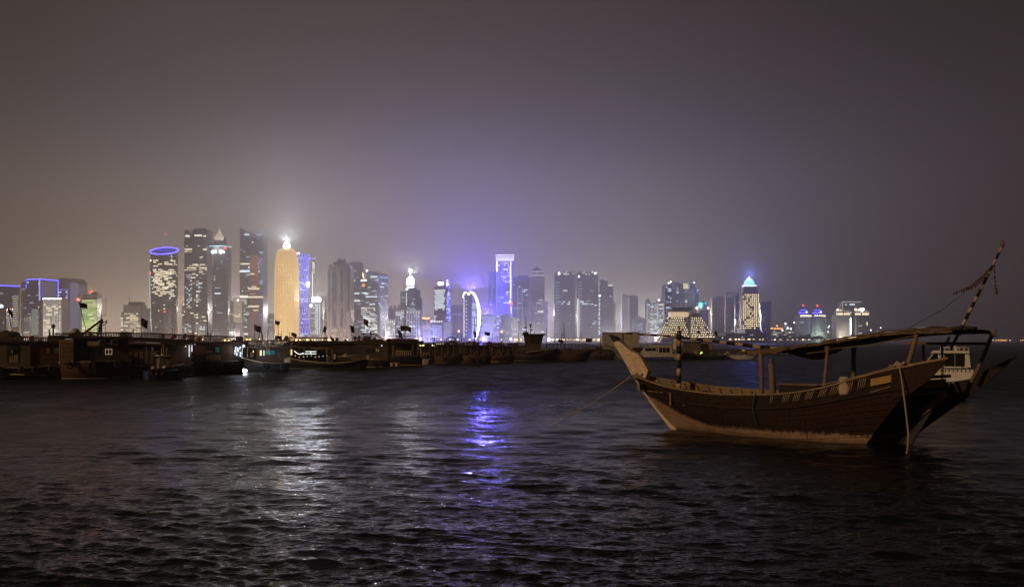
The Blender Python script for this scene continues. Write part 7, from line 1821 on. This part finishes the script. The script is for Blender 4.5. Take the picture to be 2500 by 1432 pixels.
MB().path([loc(1846, 957, -2.34), loc(1838, 985, -2.40), loc(1840, 1015, -2.34), loc(1850, 1042, -2.2)], .03, 6).build('side_rope', TEALR, dh)
# painted sticks in groups on the bulwark
for x in (1898, 1930, 1957, 1988, 2019, 2046, 2078, 2107):
    for k in range(4 if x not in (1898,) else 2):
        a = loc(x - 7 + k * 4.6, 0, -2.2); qq = (a.x + 2.25) / 14.6
        p0, p1 = hull_pt(qq, .86, -1, .04), hull_pt(qq, .985, -1, .04)
        MB().tube(p0, p1, .014, .014, 5).build('painted_stick', WHITEP, dh)
# name board
a = loc(2133, 0, -2.1); b_ = loc(2179, 0, -2.1)
pa, pb = hull_pt((a.x + 2.25) / 14.6, .86, -1, .05), hull_pt((b_.x + 2.25) / 14.6, .86, -1, .05)
MB().obox(pa, pb - pa, (0, -.03, 0), Vector((0, .01, .27))).build('name_board', YELLOWP, dh)
# deck gear
c = loc(1962, 945, .6); MB().box(c.x - .9, c.x + .9, c.y - .5, c.y + .5, 1.15, 2.15).build('engine_box', DARKW, dh); MB().box(c.x - .95, c.x + .95, c.y - .55, c.y + .55, 2.15, 2.2).build('engine_lid', DECKW, dh)
c = loc(2115, 930, .8); MB().box(c.x - .5, c.x + .9, c.y - .5, c.y + .6, 1.3, 2.3).build('fish_box', DARKW, dh)
for k in range(4): c2 = loc(1915 + k * 24, 950, -1.0); MB().box(c2.x - .22, c2.x + .22, c2.y - .25, c2.y + .25, 1.12, 1.45 + .08 * (k % 2)).build('crate', (DARKW, DECKW)[k % 2], dh)
# white sack hung over the rail
c = loc(2060, 940, -2.12); vs = []; n_, m_ = 14, 9
for i in range(m_ + 1):
    z = c.z - .36 + .70 * i / m_; w = .24 * (1 - .35 * abs(i / m_ - .45)) * (0.75 if i == m_ else 1)
    for k in range(n_): a = 2 * math.pi * k / n_; r_ = 1 + .16 * math.sin(3 * a + i * .9) + .1 * math.sin(5 * a - i); vs.append((c.x + w * r_ * math.cos(a), c.y + .13 * r_ * math.sin(a), z))
MB().add(vs, [(i * n_ + k, i * n_ + (k + 1) % n_, (i + 1) * n_ + (k + 1) % n_, (i + 1) * n_ + k) for i in range(m_) for k in range(n_)] + [tuple(reversed(range(n_))), tuple(range(m_ * n_, (m_ + 1) * n_))], True).build('white_sack', SACKW, dh)

LWHITE = paint('launch_white', (0.80, 0.76, 0.70), 0.4, 0.12, 1.5)
# ---------------------------------------------------------------- white cabin launch beyond the dhow stern
b = Boat('cabin_launch', 'small white cabin launch with railed wheelhouse roof lying beyond the dhow stern', 2262, 2376, 974, 'motor boat', 0)
b.hull(2264, 2362, 926, 928, 926, 3.0, HK, 6, 12, pointa=.3, pointb=.6, stripe=LWHITE)
b.rod('rubbing_strake', HM, 2272, 938, 2372, 935, .09, -1.55)
b.poly('foredeck', LWHITE, [(2236, 896), (2250, 885), (2290, 880), (2290, 925), (2262, 925)], -1.2, 1.2)
b.poly('wheelhouse_front', LWHITE, [(2264, 884), (2281, 860), (2296, 860), (2296, 884)], -1.05, 1.2); b.poly('side_window', DGLASS, [(2270, 880), (2282, 863), (2291, 863), (2291, 880)], -1.1, -1.05)
b.box('wheelhouse', LWHITE, 2296, 2360, 858, 905, -1.0, 1.3); b.poly('wheelhouse_side', LWHITE, [(2354, 860), (2362, 862), (2366, 895), (2354, 895)], -1.1, -1.0)
for x0, x1 in ((2306.5, 2329), (2331, 2352)): b.box('window', DGLASS, x0, x1, 864, 893, -1.06, -1.0)
b.poly('roof', LWHITE, [(2276, 859), (2282, 855), (2362, 856), (2363, 861), (2276, 861)], -1.3, 1.4)
b.rail(2298, 2361, 847.5, 847.5, 9, 6, -1.1, LWHITE, .03); b.box('roof_locker', LWHITE, 2328, 2335, 845, 856, -.3, .3); b.box('radar_bar', LWHITE, 2301, 2304, 847, 857, -.5, .5)
b.rod('mast', LWHITE, 2331, 845, 2331, 828, .03, 0); b.rod('aerial', LWHITE, 2352, 856, 2355, 822, .015, .2); b.dome('mast_lamp', LWHITE, 2331, 828, 1.6, 0, True)
b.box('cockpit_bench', LWHITE, 2310, 2345, 893, 899, -1.35, -1.0); b.box('cockpit_wall', LWHITE, 2272, 2372, 900, 926, -1.45, -1.3); b.rail(2290, 2372, 897, 898, 8, 9, -1.5, GREY, .03)
b.box('transom_board', HB, 2298, 2352, 931, 944, -1.62, -1.56)
for k in range(5): b.box('board_mark', CREAM, 2312 + k * 6.5, 2315.5 + k * 6.5, 935.5, 940.5, -1.64, -1.62)
# ---------------------------------------------------------------- haze: dusty air over the whole bay
def make_haze():
    m = MB().box(-4200, 4600, -250, 9000, -1.6, 470)
    mat = bpy.data.materials.new('dusty_air'); mat.use_nodes = True
    t = mat.node_tree
    t.nodes.remove(t.nodes['Principled BSDF'])
    pv = t.nodes.new('ShaderNodeVolumePrincipled')
    pv.inputs['Color'].default_value = (0.88, 0.82, 0.77, 1)
    pv.inputs['Density'].default_value = 0.00044
    pv.inputs['Anisotropy'].default_value = 0.36
    t.links.new(pv.outputs[0], t.nodes['Material Output'].inputs['Volume'])
    o = m.build('haze', mat)
    o['kind'] = 'stuff'
    return o
make_haze()
